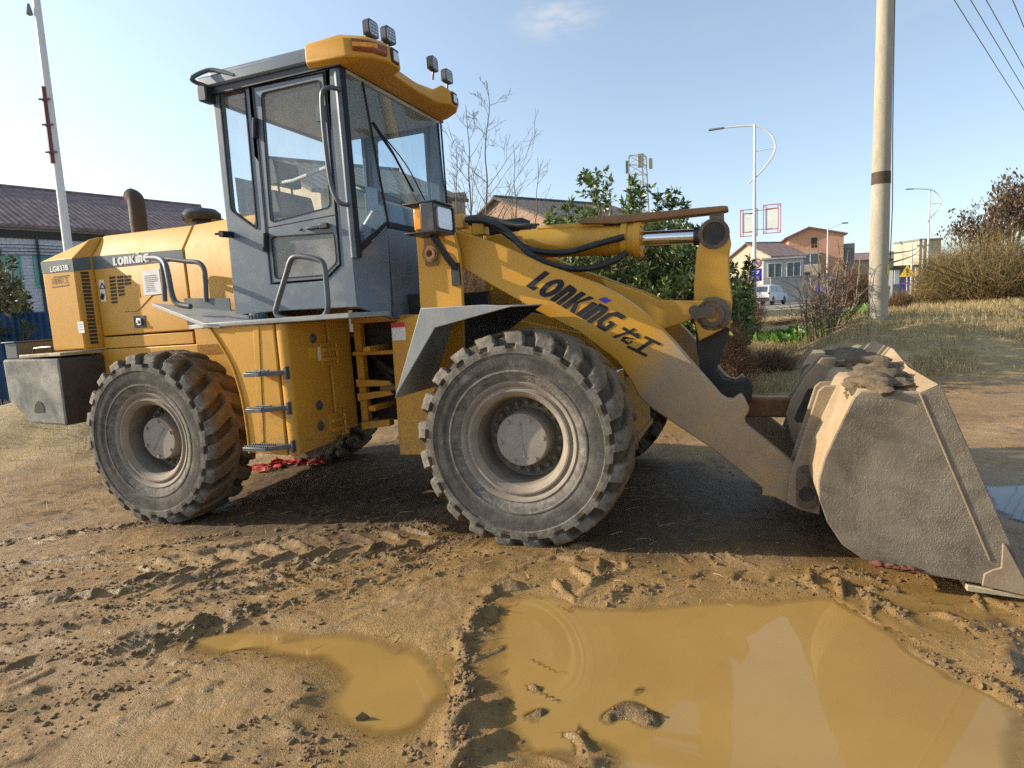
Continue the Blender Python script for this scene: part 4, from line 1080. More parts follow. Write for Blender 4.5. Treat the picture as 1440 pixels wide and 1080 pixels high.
prism(bm, [(p[0]-.005, p[1]), (p[0]+.005, p[1]), (q[0]+.005, q[1]), (q[0]-.005, q[1])], YK-.006, YK-.0003)
e0 = PY(1381, 820, YK); e1 = PY(1385, 803, YK); e2 = PY(1408, 798, YK); e3 = PY(1411, 765, YK); 
prism(bm, [PY(1380,822,YK), PY(1383,806,YK), PY(1395,800,YK), PY(1407,797,YK), PY(1409,763,YK), PY(1414,766,YK), PY(1453,839,YK)], YK-.014, YK-.0003); obj('corner_cutter', bm, M['ear'], bk, bevel=.004); bm = BM()
bx, bz = b_out[5]
prism(bm, [(bx-.25, bz+.03), (bx+.02, bz-.005), (bx+.02, bz-.022), (bx-.25, bz+.0)], YK-.005, -YK+.005)
obj('cutting_edge', bm, M['edge'], bk, bevel=.004)
bm = BM()   # bracket ears behind the bucket
ear = pys([(1106,706),(1110,668),(1130,610),(1150,549),(1158,542),(1184,541),(1186,590),(1172,622),(1160,660),(1153,690),(1152,722),(1128,716)], -.60)
for y in (-.63, -.43, .40, .60):
    bm = BM(); prism(bm, ear, y, y+.03); obj('bucket_ear', bm, M['ear'], bk, bevel=.006)
bm = BM()

ctr = pys([(1105,582),(1112,562),(1132,530),(1156,503),(1176,503),(1172,545),(1150,600),(1128,645),(1112,615)], -.10)
for y in (-.11, .08): prism(bm, ctr, y, y+.03)
be = obj('bucket_bracket', bm, M['ear'], bk, bevel=.006)
bm = BM()
oval = rpoly(pys([(1120,656),(1139,653),(1149,706),(1135,717),(1119,708)], -.63), .07, 5); prism(bm, oval, -.655, -.630)
k = LY(1132, 672, -.64); lathe(bm, [(.04,-.655),(.04,-.668),(.02,-.668),(.02,-.685),(.004,-.686)], 16, 'y', (k.x, 0, k.z))
obj('pin_cover', bm, M['boss'], bk, 40)
bm = BM(); k = LY(1134, 694, -.64); cyl(bm, (k.x, -.60, k.z), (k.x, -.6575, k.z), .044, 18); obj('pin_hole', bm, M['dark'], bk, 40); bm = BM(); k = LY(1130, 572, -.1); prism(bm, rpoly([(k.x-.07,k.z-.10),(k.x+.05,k.z-.10),(k.x+.10,k.z+.10),(k.x+.03,k.z+.13)], .05), -.1135, -.1)
obj('pin_hole', bm, M['dark'], bk, 40)
def lumps(name, items, mat, parent=None, sub=3, rough=.35, seed=1):
    """pile of earth clods joined into one mesh; items: (centre, (rx,ry,rz))"""
    bm = BM()
    for i, (c, r) in enumerate(items):
        n0 = len(bm.verts); res = bmesh.ops.create_icosphere(bm, subdivisions=sub, radius=1)
        for v in res['verts']:
            d = v.co.normalized(); o = Vector((i*3.1+seed, i*1.7, 0))
            k = 1 + rough*mn.fractal(d*1.6+o, 1.0, 2.1, 4) + rough*.35*mn.noise(d*6+o)
            v.co = Vector(c) + Vector((d.x*r[0], d.y*r[1], d.z*r[2]))*k
    return obj(name, bm, mat, parent, 50)
rr = random.Random(3); it = []
tx0, tz = b_out[0]; tx1 = b_out[1][0]
for (y, x, r) in ((-1.02, .10, .15), (-.80, .15, .16), (-.55, .20, .15), (-.2, .22, .17), (.1, .18, .2), (.45, .22, .18), (.8, .2, .16)):
    it.append(((tx0+x, y, tz-.015), (r, r*1.25, .055+.03*rr.random())))
lumps('dried_mud_cake', it, M['mud'], bk, 4, .45)
k = LY(1262, 797, YK)
lumps('red_clay_clod', [((k.x + dx, YK-.005, k.z + dz), (.042, .02, .014)) for dx, dz in ((-.08,.010),(-.03,.003),(.02,-.004),(.06,-.010))], M['redclay'], bk, 3, .5)
# ------------------------------------------------------------------ terrain
def _hash(ix, iy, s):
    h = (ix.astype(np.int64)*374761393 + iy.astype(np.int64)*668265263 + s*1442695041) & 0xffffffff
    h = ((h ^ (h >> 13)) * 1274126177) & 0xffffffff
    return ((h ^ (h >> 16)) & 0xffff) / 65535.0
def vnoise(x, y, s=0):
    ix, iy = np.floor(x), np.floor(y); fx, fy = x-ix, y-iy
    u, v = fx*fx*fx*(fx*(fx*6-15)+10), fy*fy*fy*(fy*(fy*6-15)+10)
    a, b, c, d = _hash(ix, iy, s), _hash(ix+1, iy, s), _hash(ix, iy+1, s), _hash(ix+1, iy+1, s)
    return (a*(1-u)+b*u)*(1-v) + (c*(1-u)+d*u)*v - .5
def fbm(x, y, f, o=4, s=0, g=.5):
    r = 0; a = 1.0
    for i in range(o):
        c, sn = math.cos(.6+i), math.sin(.6+i)
        r = r + a*vnoise((x*c-y*sn)*f + 17.3*i, (x*sn+y*c)*f - 9.1*i, s+i); f *= 2.03; a *= g
    return r
def ss(a, b, x):
    t = np.clip((x-a)/(b-a), 0, 1); return t*t*(3-2*t)
def base_h(x, y):
    t = x/np.maximum(y, 1)
    b = .034*np.clip(x-.1, -4, 0)*(1-ss(9, 16, y))*(.25+.75*ss(2.8, 4.3, y))
    T = .60*ss(.43, .56, t) + .30*ss(.15, .33, t)
    bank = T*ss(9.0 - 1.0*ss(.5, .8, t), 12.3, y)*(1-.35*ss(13.5, 22, y)*(1-ss(.55, .7, t)))
    k = ss(17, 27, y)*ss(-.1, .25, t)
    z = b*(1-ss(.1, .3, t)*ss(8, 10, y)) + bank*(1-k) + .5*k
    z = z + .62*np.exp(-((x+6.3)/1.9)**2 - ((y-8.9)/.9)**2)
    z = z + .35*np.exp(-((x+3.2)/2.5)**2 - ((y-10.2)/1.2)**2)
    return z
def poly_sd(x, y, P):
    """signed distance to polygon, negative inside"""
    d = np.full(x.shape, 1e9); ins = np.zeros(x.shape, bool); n = len(P)
    for i in range(n):
        ax, ay = P[i]; bx, by = P[(i+1) % n]; ex, ey = bx-ax, by-ay
        wx, wy = x-ax, y-ay; t = np.clip((wx*ex+wy*ey)/(ex*ex+ey*ey), 0, 1)
        d = np.minimum(d, np.hypot(wx-ex*t, wy-ey*t))
        c = ((ay > y) != (by > y)) & (x < (bx-ax)*(y-ay)/((by-ay) if by != ay else 1e-9) + ax); ins ^= c
    return np.where(ins, -d, d)
def gpoly(pts, z=-.01): return [tuple(G(a, b, z)[:2]) for a, b in pts]
PUD = {
 'big': (gpoly([(705,845),(760,838),(850,846),(930,852),(1000,846),(1090,838),(1180,842),(1240,868),(1290,905),(1360,945),(1450,990),(1500,1180),(1200,1230),(880,1140),(860,1060),(740,1068),(705,1030),(680,960),(690,890)]), -.018),
 'left': (gpoly([(262,905),(330,887),(430,884),(520,880),(600,908),(648,925),(640,985),(622,1010),(560,1035),(500,1045),(452,1000),(470,955),(445,930),(360,925),(300,928)], -.03), -.040),
 'far': (gpoly([(1352,676),(1440,674),(1540,690),(1560,728),(1460,742),(1415,728),(1385,702)]), -.022),
 'film': (gpoly([(1150,815),(1240,800),(1330,822),(1440,850),(1440,900),(1330,885),(1250,855)]), -.020)}
def _pb(P):
    return float(base_h(np.array([sum(p[0] for p in P)/len(P)]), np.array([sum(p[1] for p in P)/len(P)]))[0])
PUDB = {k: _pb(v[0]) for k, v in PUD.items()}
TRK = [  # (pixel path on the ground, width, rut depth, lug height, lug pitch, lug slant)
 ([(-60,812),(60,802),(200,790),(340,772),(480,757),(640,747)], .46, .012, .044, .19, 1.0),
 ([(-80,872),(0,858),(150,838),(300,812),(450,788),(600,768),(720,760)], .34, .020, .018, .17, -.8),
 ([(-80,935),(120,893),(250,866),(380,836),(520,803),(640,778)], .36, .014, .026, .18, .9),
 ([(-40,1040),(90,985),(210,938),(330,880),(450,850)], .34, .008, .018, .2, -.9),
 ([(740,1190),(728,1080),(722,980),(722,900),(745,836),(800,795),(880,775)], .42, .010, .085, .19, .75),
 ([(1130,792),(1240,838),(1330,893),(1460,975)], .30, .006, .07, .2, -.8),
 ([(1240,800),(1330,838),(1460,890)], .30, .004, .065, .19, .7),
 ([(900,790),(1000,800),(1120,800)], .36, .004, .02, .17, .6),
 ([(330,1100),(420,1020),(480,985)], .36, .008, .02, .2, .8)]
RDG = [  # thin ragged crests squeezed up beside the wheels
 ([(-40,878),(0,872),(60,868),(130,846),(190,838)], 0.019), ([(236,829),(330,811),(420,796),(520,775),(610,757)], 0.021),
 ([(110,930),(190,905),(260,882),(330,852),(400,838),(470,822),(560,792),(600,786)], 0.022), ([(-40,950),(0,936),(100,906),(170,890),(240,872)], 0.020),
 ([(-40,745),(60,731),(150,722),(260,715)], 0.016), ([(-40,776),(90,768),(180,758),(300,744)], 0.016), ([(0,1003),(90,985),(150,966),(200,957)], 0.017), ([(0,830),(70,820),(150,806),(200,800)], 0.017),
 ([(392,1004),(420,1030),(436,1052),(452,1066)], 0.019), ([(250,745),(330,738),(400,735)], 0.015),
 ([(655,1090),(646,1000),(650,940),(656,900),(668,868),(694,845)], 0.034), ([(1155,800),(1250,848),(1300,880)], 0.025), ([(1270,898),(1340,938),(1400,965),(1460,1000)], 0.037), ([(1420,800+80),(1415,930),(1425,960)], 0.031),
 ([(845,1010),(880,990),(915,1000),(930,1020)], 0.046), ([(880,962),(905,970)], 0.037), ([(850,842),(890,826),(930,832)], 0.037), ([(725,1000),(790,990)], 0.031), ([(730,968),(770,962)], 0.028), ([(560,1032),(590,1046),(615,1056)], 0.019)]
def path_sd(x, y, P):
    d = np.full(x.shape, 1e9); S = np.zeros(x.shape); sg = np.zeros(x.shape); s0 = 0
    for (ax, ay), (bx, by) in zip(P, P[1:]):
        ex, ey = bx-ax, by-ay; L = math.hypot(ex, ey); wx, wy = x-ax, y-ay
        t = np.clip((wx*ex+wy*ey)/(L*L), 0, 1); q = np.hypot(wx-ex*t, wy-ey*t); c = (ex*wy-ey*wx)/L
        m = q < d; d = np.where(m, q, d); S = np.where(m, s0+t*L, S); sg = np.where(m, np.sign(c)*q, sg); s0 += L
    end = np.minimum(S, s0-S)
    return d, S, sg, end
def ground(x, y, fine=True):
    """height, wetness, grass, dark earth with painted shade under the loader"""
    z = base_h(x, y); t = x/np.maximum(y, 1)
    yard = 1 - ss(8.5, 10.0, y + .6*fbm(x, y, .5, 3, 5))*ss(-.2, .2, t+.25)
    leftg = ss(6.6, 7.8, y + .8*fbm(x, y, .6, 3, 8))*(1-ss(-3.4, -1.6, x)) 
    grass = np.clip(np.maximum(1-yard, leftg*.8), 0, 1)
    wet = np.zeros(x.shape); dark = np.zeros(x.shape)
    if not fine: return z, wet, grass, dark
    near = (np.abs(x) < 9) & (y > .8) & (y < 12)
    z = z + .05*fbm(x, y, .35, 3, 1)*ss(4, 9, y) + .014*fbm(x, y, .9, 3, 2) + (.0045*fbm(x, y, 4.5, 4, 3, .55)) 
    z = z + .07*fbm(x, y, 1.6, 4, 21)*grass
    # long ridges dragged roughly along the machine
    ca, sa = math.cos(.40), math.sin(.40); u, v = x*ca+y*sa, -x*sa+y*ca
    lw = (1-ss(-.6, .5, x))*(1-ss(7, 9, y))
    z = z + lw*(.011*fbm(u*.16, v*1.0, 7.5, 3, 35)*(.4+1.2*ss(-.2, .3, fbm(x, y, .8, 2, 36)))); wq = .06*fbm(x, y, 6, 4, 33, .6); rg = np.abs(fbm((u+wq)*.30, v+wq, 3.4, 4, 31)); z = z + lw*(.05*ss(.0, .13, .13-rg) - .010)*.26*(.6+1.1*fbm(x, y, 12, 3, 37, .6))
    X, Y_ = x[near], y[near]; zz = z[near].copy(); ww = np.zeros(X.shape); dd = np.zeros(X.shape)
    wxn = .10*fbm(X, Y_, 2.2, 4, 41); wyn = .10*fbm(X, Y_, 2.2, 4, 45)
    bs = base_h(X, Y_)
    shal = {}
    for k, (P, lev) in PUD.items():
        sd = poly_sd(X+wxn*1.3, Y_+wyn*1.3, P); s = ss(.16, -.20, sd)
        cb = PUDB[k]; flat = cb + (.008 if k != 'far' else .034)*fbm(X*(1 if k != 'far' else .5), Y_*(1 if k != 'far' else 1.6), 3.0, 4, 55)
        zz = zz*(1-.85*s) + .85*s*flat
        zz = zz - (.050 if k != 'film' else .018)*s
        ww = np.maximum(ww, ss(.55, -.05, sd))
    z0_ = zz.copy(); rough = .5 + 1.25*fbm(X, Y_, 11, 4, 61, .62); inall = np.zeros(X.shape)
    for P, w, dep, lug, pit, sl in TRK:
        d, S, sg, end = path_sd(X+wxn*.35, Y_+wyn*.35, gpoly(P, 0)); inn = ss(w*.56, w*.44, d)*ss(0, .3, end)
        ed = np.exp(-((d-w*.53)/.024)**2)*ss(0, .3, end); inall = np.maximum(inall, inn)
        am = np.clip(.42 + 1.4*fbm(X, Y_, 2.1, 3, 71+int(w*100)), 0, 1.1)
        ph = np.mod(S/pit + sl*np.abs(sg)/pit + .5*(sg > 0) + .12*fbm(X, Y_, 5, 2, 77), 1)
        bar = ss(.0, .08, ph)*ss(.30, .20, ph)*ss(.02, .05, np.abs(sg))
        zz = zz - dep*inn + .72*lug*bar*inn*am*(.6+rough*.8) + (.012+.18*lug)*ed*am*rough*1.5
        dd = np.maximum(dd, .55*bar*inn*np.clip(am, 0, 1))
        dd = np.maximum(dd, .5*ed*am)
    for P, hh_ in RDG:
        d, S, sg, end = path_sd(X+wxn*.45+.02*fbm(X, Y_, 9, 3, 57), Y_+wyn*.45+.02*fbm(X, Y_, 9, 3, 58), gpoly(P, 0))
        wd_ = .022+.35*hh_; e_ = np.exp(-(d/wd_)**2)*ss(-.02, .10, end); am = np.clip(.72+1.0*fbm(X, Y_, 3.5, 3, 59), .12, 1.3)
        zz = zz + 1.3*hh_*e_*am*np.clip(.55+.75*rough, .2, 1.5); dd = np.maximum(dd, .85*e_*np.clip(am, 0, 1))
    cap = .026 + .030*ss(.3, .9, ww); zz = z0_ + np.where(zz > z0_, cap*np.tanh((zz-z0_)/cap), zz-z0_)
    # crumbly clods
    c1 = fbm(X, Y_, 13, 3, 81, .6); msk = ss(.05, .4, fbm(X, Y_, 1.3, 3, 83) + .35*dd)
    wl = np.ones(X.shape)
    crumb = np.clip(c1-.08, 0, 1)*msk
    zz = zz + crumb*.026*(1-.55*inall) + .0045*fbm(X, Y_, 16, 4, 91, .65)*(1-.75*ss(.4, 1, ww))*(1-.5*inall)
    dd = np.maximum(dd, np.clip(crumb*2.2, 0, .75))
    z[near] = zz; wet[near] = ww; dark[near] = dd
    wet = np.maximum(wet, .8*ss(-.04, .26, fbm(x, y, .75, 4, 101) + .12*ss(-1.5, .5, x))*(y < 9)*(1-grass))
    wet = np.maximum(wet, ss(1.35, .3, np.hypot((x-1.5)/1.6, (y-3.9)/.55))*.8)
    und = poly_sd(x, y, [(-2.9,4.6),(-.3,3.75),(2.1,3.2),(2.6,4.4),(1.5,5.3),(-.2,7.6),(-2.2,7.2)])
    dark = np.maximum(dark, .95*ss(.25, -.25, und + .5*fbm(x, y, 1.5, 4, 95)))  # shade under the loader painted in, together with dark wet mud
    dark = np.maximum(dark, .9*np.exp(-((x+6.3)/2.3)**2 - ((y-8.7)/1.0)**2))
    return z, wet, grass, dark
def gh(x, y):
    z = ground(np.array([float(x)]), np.array([float(y)]), True)[0]; return float(z[0])
def axis_pts(a, b, step, lo, hi, grow):
    c = list(np.arange(a, b, step)); s = step; v = c[-1]
    while v < hi: s *= grow; v += s; c.append(v)
    s = step; v = a; L = []
    while v > lo: s *= grow; v -= s; L.append(v)
    return np.array(L[::-1] + c)
xs_ = axis_pts(-3.2, 3.2, .0105, -3000, 3000, 1.035); ys_ = axis_pts(1.3, 4.7, .0105, -60, 4000, 1.028)
GX, GY = np.meshgrid(xs_, ys_, indexing='xy')
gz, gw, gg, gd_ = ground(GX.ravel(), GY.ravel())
nx, ny = len(xs_), len(ys_)
ii = np.arange(ny-1)[:, None]*nx + np.arange(nx-1)[None, :]
FQ = np.stack([ii, ii+1, ii+nx+1, ii+nx], -1).reshape(-1, 4)
def ground_mat():
    m, nt = newmat('muddy yard earth')
    v = N(nt, 'ShaderNodeTexCoord').outputs['Object']
    at = lambda n: N(nt, 'ShaderNodeAttribute', attribute_name=n).outputs['Fac']
    wet, gr, dk = at('wet'), at('grass'), at('soil_shade')
    n1 = noise(nt, v, .9, 8, .65); n2 = noise(nt, v, 9, 8, .68, .3); n3 = noise(nt, v, 60, 5, .65)
    c = ramp(nt, n1, [(.32, (.178, .107, .045)), (.5, (.272, .172, .078)), (.68, (.375, .255, .130))])
    c = mixc(nt, .55, c, ramp(nt, n2, [(.3, .28), (.7, .72)]), 'OVERLAY')
    c = mixc(nt, .6, c, ramp(nt, n3, [(.3, .22), (.7, .76)]), 'OVERLAY')
    c = mixc(nt, .5, c, ramp(nt, noise(nt, v, 210, 4, .7), [(.3, .25), (.7, .75)]), 'OVERLAY')
    spk = maprange(nt, noise(nt, v, 34, 7, .75, .6), .60, .67, 0, .6)
    c = mixc(nt, spk, c, (.11, .07, .036))
    # bits of straw trodden in
    mp = N(nt, 'ShaderNodeMapping', {'Scale': (1, 3.2, 1), 'Rotation': (0, 0, .5)}); nt.links.new(v, mp.inputs[0])
    stw = maprange(nt, noise(nt, mp.outputs[0], 42, 4, .7, 1.2), .66, .72, 0, .45)
    c = mixc(nt, stw, c, (.42, .33, .17))
    c = mixc(nt, mathn(nt, 'MULTIPLY', wet, .88), c, ramp(nt, n2, [(.3, (.225, .133, .042)), (.7, (.325, .195, .064))]))
    c = mixc(nt, mathn(nt, 'MULTIPLY', dk, .88), c, ramp(nt, n2, [(.3, (.036, .024, .013)), (.7, (.105, .068, .033))]))  # dark earth colour, which also carries the painted shade under the loader
    gcol = ramp(nt, noise(nt, v, 2.2, 6, .7), [(.3, (.20, .145, .065)), (.5, (.33, .245, .115)), (.7, (.44, .335, .17))])
    gcol = mixc(nt, .6, gcol, ramp(nt, noise(nt, v, 30, 5, .7), [(.3, .22), (.7, .78)]), 'OVERLAY')
    c = mixc(nt, gr, c, gcol)
    dry = mathn(nt, 'SUBTRACT', 1.0, mathn(nt, 'MULTIPLY', wet, .66))
    r = mathn(nt, 'MULTIPLY', dry, mathn(nt, 'ADD', .72, mathn(nt, 'MULTIPLY', n2, .25)), True)
    b = mathn(nt, 'ADD', noise(nt, v, 34, 7, .70, .3), mathn(nt, 'MULTIPLY', noise(nt, v, 150, 5, .65), .45))
    finish(m, nt, c, r, 0, b, 1.0, .012, .35); return m
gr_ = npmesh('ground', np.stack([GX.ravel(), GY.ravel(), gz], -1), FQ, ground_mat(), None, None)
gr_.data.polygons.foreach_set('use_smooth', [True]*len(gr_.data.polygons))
for nme, arr in (('wet', gw), ('grass', gg), ('soil_shade', gd_)):
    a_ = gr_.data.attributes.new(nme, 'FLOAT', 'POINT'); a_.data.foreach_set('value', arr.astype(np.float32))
tag(gr_, kind='structure')
def water_mat(name, col, rough=.035):
    m, nt = newmat(name)
    v = N(nt, 'ShaderNodeTexCoord').outputs['Object']
    c = ramp(nt, noise(nt, v, 1.6, 4, .5), [(.3, tuple(k*.9 for k in col)), (.7, tuple(k*1.08 for k in col))])
    b = finish(m, nt, c, rough, 0, noise(nt, v, 5, 2, .4), .022, .02, .5)
    b.inputs['IOR'].default_value = 1.45
    # turbid water: clear at the rim, opaque once it is a finger deep
    dv = N(nt, 'ShaderNodeAttribute', attribute_name='depth').outputs['Fac']
    tr = N(nt, 'ShaderNodeBsdfTransparent'); mx = N(nt, 'ShaderNodeMixShader'); nt.links.new(maprange(nt, dv, .0, .016), mx.inputs[0]); nt.links.new(tr.outputs[0], mx.inputs[1]); nt.links.new(b.outputs[0], mx.inputs[2])
    o_ = [n for n in nt.nodes if n.type == 'OUTPUT_MATERIAL'][0]; nt.links.new(mx.outputs[0], o_.inputs[0]); return m
WM = water_mat('muddy water', (.325, .198, .060)); WM2 = water_mat('grey standing water', (.055, .045, .035))
for k, (P, lev) in PUD.items():
    cx = sum(p[0] for p in P)/len(P); cy = sum(p[1] for p in P)/len(P)
    base = float(base_h(np.array([cx]), np.array([cy]))[0])
    ax_, ay_ = np.arange(min(p[0] for p in P)-.3, max(p[0] for p in P)+.3, .02), np.arange(min(p[1] for p in P)-.3, max(p[1] for p in P)+.3, .02)
    wx_, wy_ = np.meshgrid(ax_, ay_); X, Y_ = wx_.ravel(), wy_.ravel()
    sd = poly_sd(X+.13*fbm(X, Y_, 2.2, 4, 41), Y_+.13*fbm(X, Y_, 2.2, 4, 45), P); a_ = len(ax_)
    i = np.arange(len(ay_)-1)[:, None]*a_ + np.arange(a_-1)[None]; Fq = np.stack([i, i+1, i+a_+1, i+a_], -1).reshape(-1, 4); Fq = Fq[(sd[Fq] < .17).all(1)]
    us, inv = np.unique(Fq, return_inverse=True)
    o = npmesh('puddle', np.c_[X[us], Y_[us], np.full(len(us), base - (.024 if k != 'film' else .013))], inv.reshape(-1, 4), WM2 if k == 'far' else WM); tag(o, kind='structure')
    dp_ = base - (.024 if k != 'film' else .013) - ground(X[us], Y_[us])[0]; da = o.data.attributes.new('depth', 'FLOAT', 'POINT'); da.data.foreach_set('value', dp_.astype(np.float32))
# clods thrown up by the tyres
def ico(sub):
    bm = BM(); bmesh.ops.create_icosphere(bm, subdivisions=sub, radius=1)
    V = np.array([v.co[:] for v in bm.verts]); F_ = np.array([[v.index for v in f.verts] for f in bm.faces]); bm.free(); return V, F_
IV, IF = ico(1)
def clods(name, pos, size, mat, seed=0):
    rg = np.random.default_rng(seed); n = len(pos); m = len(IV)
    V = np.repeat(IV[None], n, 0); k = 1 + rg.normal(0, .17, (n, m, 1)); 
    ax = rg.uniform(.6, 1.5, (n, 1, 3)); ax[..., 2] *= .7
    V = V*k*ax*size[:, None, None]; th = rg.uniform(0, 2*PI, n); c, s = np.cos(th)[:, None], np.sin(th)[:, None]
    V = np.stack([V[..., 0]*c-V[..., 1]*s, V[..., 0]*s+V[..., 1]*c, V[..., 2]], -1) + pos[:, None, :]
    Fq = (IF[None] + (np.arange(n)*m)[:, None, None]).reshape(-1, 3)
    return npmesh(name, V.reshape(-1, 3), Fq, mat, None, 60)
rg = np.random.default_rng(5); PX_, SZ = [], []
for P, w, dep, lug, pit, sl in TRK:
    Q = np.array(gpoly(P, 0)); L = np.hypot(*np.diff(Q, axis=0).T); cum = np.r_[0, np.cumsum(L)]
    n = int(cum[-1]*(210 if P[0][0] > 600 else 260))
    s = rg.uniform(0, cum[-1], n); x = np.interp(s, cum, Q[:, 0]); y = np.interp(s, cum, Q[:, 1])
    i = np.clip(np.searchsorted(cum, s)-1, 0, len(L)-1); t = np.diff(Q, axis=0)[i]/L[i][:, None]
    o = np.where(rg.random(n) < .6, np.sign(rg.normal(size=n))*w*.52 + rg.normal(0, .04, n), rg.uniform(-w*.6, w*.6, n))
    PX_.append(np.stack([x-t[:, 1]*o, y+t[:, 0]*o], -1)); SZ.append(np.clip(rg.lognormal(-5.05, .5, n), .003, .018))
for P, hh_ in RDG:
    Q = np.array(gpoly(P, 0)); L = np.hypot(*np.diff(Q, axis=0).T); cum = np.r_[0, np.cumsum(L)]; n = int(cum[-1]*190)
    s = rg.uniform(0, cum[-1], n); x = np.interp(s, cum, Q[:, 0]); y = np.interp(s, cum, Q[:, 1]); kx = fbm(x, y, 3.0, 3, 59)
    o = rg.normal(0, .030, (n, 2)); p_ = np.stack([x-.35*.10*fbm(x, y, 2.2, 4, 41), y-.35*.10*fbm(x, y, 2.2, 4, 45)], -1)+o; k_ = kx > -.12
    PX_.append(p_[k_]); SZ.append(np.clip(rg.lognormal(-4.95, .5, k_.sum()), .003, .020))
n = 500; ex_ = np.stack([rg.uniform(-3.2, 2.6, n), 1.9 + 4.0*rg.random(n)**1.3], -1); PX_.append(ex_); SZ.append(np.clip(rg.lognormal(-5.1, .5, n), .003, .014))
PX_ = np.concatenate(PX_); SZ = np.concatenate(SZ); zc = ground(PX_[:, 0], PX_[:, 1])[0]
ok = np.ones(len(PX_), bool)
for k in ('big', 'left'):
    P = PUD[k][0]; sd = poly_sd(PX_[:, 0], PX_[:, 1], P); ok &= ~((sd < -.05) & (rg.random(len(sd)) < .8) & (SZ < .5))
PX_, SZ, zc = PX_[ok], SZ[ok]*.8, zc[ok]
M['clod'] = pm('mud clod', (.165, .102, .048), .9, 0, .3, 9, (.28, .19, .1), .5, 15, .9, 110, .008)
cl_ = clods('mud_clods', np.c_[PX_, zc + SZ*.2], SZ, M['clod'], 4); tag(cl_, kind='stuff', label='crumbled mud clods scattered along the tyre tracks')
# one bigger stone standing in the left puddle
p = G(511, 1018, -.05); c = clods('mud_lump', np.array([[p[0], p[1], p[2]+.02]]), np.array([.022]), M['clod'], 9)
tag(c, 'single round mud lump standing alone in the small left puddle', 'mud lump')
# ------------------------------------------------------------------ background: buildings, poles, plants
M['rooftile'] = pm('old red-grey roof tiles', (.225, .15, .138), .85, 0, .35, 2.5, (.10, .085, .085), .5, 3, .6, 14, fine=.16)
M['rooftile2'] = pm('dark grey roof tiles', (.085, .078, .074), .85, 0, .25, 2.5, (.15, .12, .1), .4, 3, .4, 20)
M['beige'] = pm('beige render wall', (.46, .385, .28), .9, 0, .1, 1.2, (.36, .29, .2), .4, 2)
M['tanw'] = pm('tan plaster wall', (.40, .34, .25), .9, 0, .1, 1.0, (.3, .25, .18), .4, 2)
M['salmon'] = pm('salmon plaster wall', (.50, .27, .17), .9, 0, .08, 1.0, (.42, .25, .17), .4, 2)
M['greyw'] = pm('grey wall', (.20, .21, .215), .9, 0, .1, 1.0)
M['conc'] = pm('concrete pole', (.40, .35, .26), .85, 0, .12, 1.5, (.28, .25, .2), .5, 4, .3, 60, stretch=(1, 1, .3))
M['whitep'] = pm('white painted pole', (.66, .67, .66), .4, 0, .05, 1.2, (.5, .48, .44), .3, 2)
M['bluefence'] = pm('blue corrugated sheet', (.014, .052, .115), .55, 0, .15, 2, (.08, .1, .13), .3, 4)
M['winblue'] = pm('dark window glass', (.05, .08, .10), .08, 0, .2, 2)
M['winteal'] = pm('teal window glass', (.12, .36, .33), .15, 0, .2, 2)
M['winwhite'] = pm('white window frame', (.62, .62, .6), .5, 0, .06, 3)
M['bark'] = pm('grey brown bark', (.15, .115, .085), .9, 0, .25, 6)
M['twig'] = pm('bare pale twig', (.20, .15, .105), .9, 0, .25, 3)
M['asph'] = pm('pale grey road', (.20, .19, .175), .9, 0, .12, .6, (.28, .24, .18), .5, .8)
def tiled_white():
    m, nt = newmat('white glazed wall tile')
    v = N(nt, 'ShaderNodeTexCoord').outputs['Object']
    mp = N(nt, 'ShaderNodeMapping', {'Rotation': (PI/2, 0, 0)}); nt.links.new(v, mp.inputs[0])
    b = N(nt, 'ShaderNodeTexBrick', {'Color1': (.60, .64, .66, 1), 'Color2': (.54, .58, .60, 1), 'Mortar': (.34, .36, .38, 1), 'Scale': 1.0, 'Mortar Size': .012, 'Brick Width': .28, 'Row Height': .13})
    nt.links.new(mp.outputs[0], b.inputs['Vector'])
    c = mixc(nt, .35, b.outputs[0], ramp(nt, noise(nt, v, 1.4, 6, .65), [(.3, .3), (.7, .66)]), 'OVERLAY')
    finish(m, nt, c, .45); return m
def brick_wall():
    m, nt = newmat('orange brick wall')
    v = N(nt, 'ShaderNodeTexCoord').outputs['Object']
    mp = N(nt, 'ShaderNodeMapping', {'Rotation': (PI/2, 0, PI/2)}); nt.links.new(v, mp.inputs[0])
    b = N(nt, 'ShaderNodeTexBrick', {'Color1': (.34, .125, .065, 1), 'Color2': (.26, .09, .05, 1), 'Mortar': (.30, .20, .14, 1), 'Scale': 1.0, 'Mortar Size': .016, 'Brick Width': .26, 'Row Height': .085})
    nt.links.new(mp.outputs[0], b.inputs['Vector'])
    c = mixc(nt, .45, b.outputs[0], ramp(nt, noise(nt, v, 2.4, 6, .65), [(.3, .3), (.7, .68)]), 'OVERLAY')
    finish(m, nt, c, .9); return m
M['tile'] = tiled_white(); M['brick'] = brick_wall()
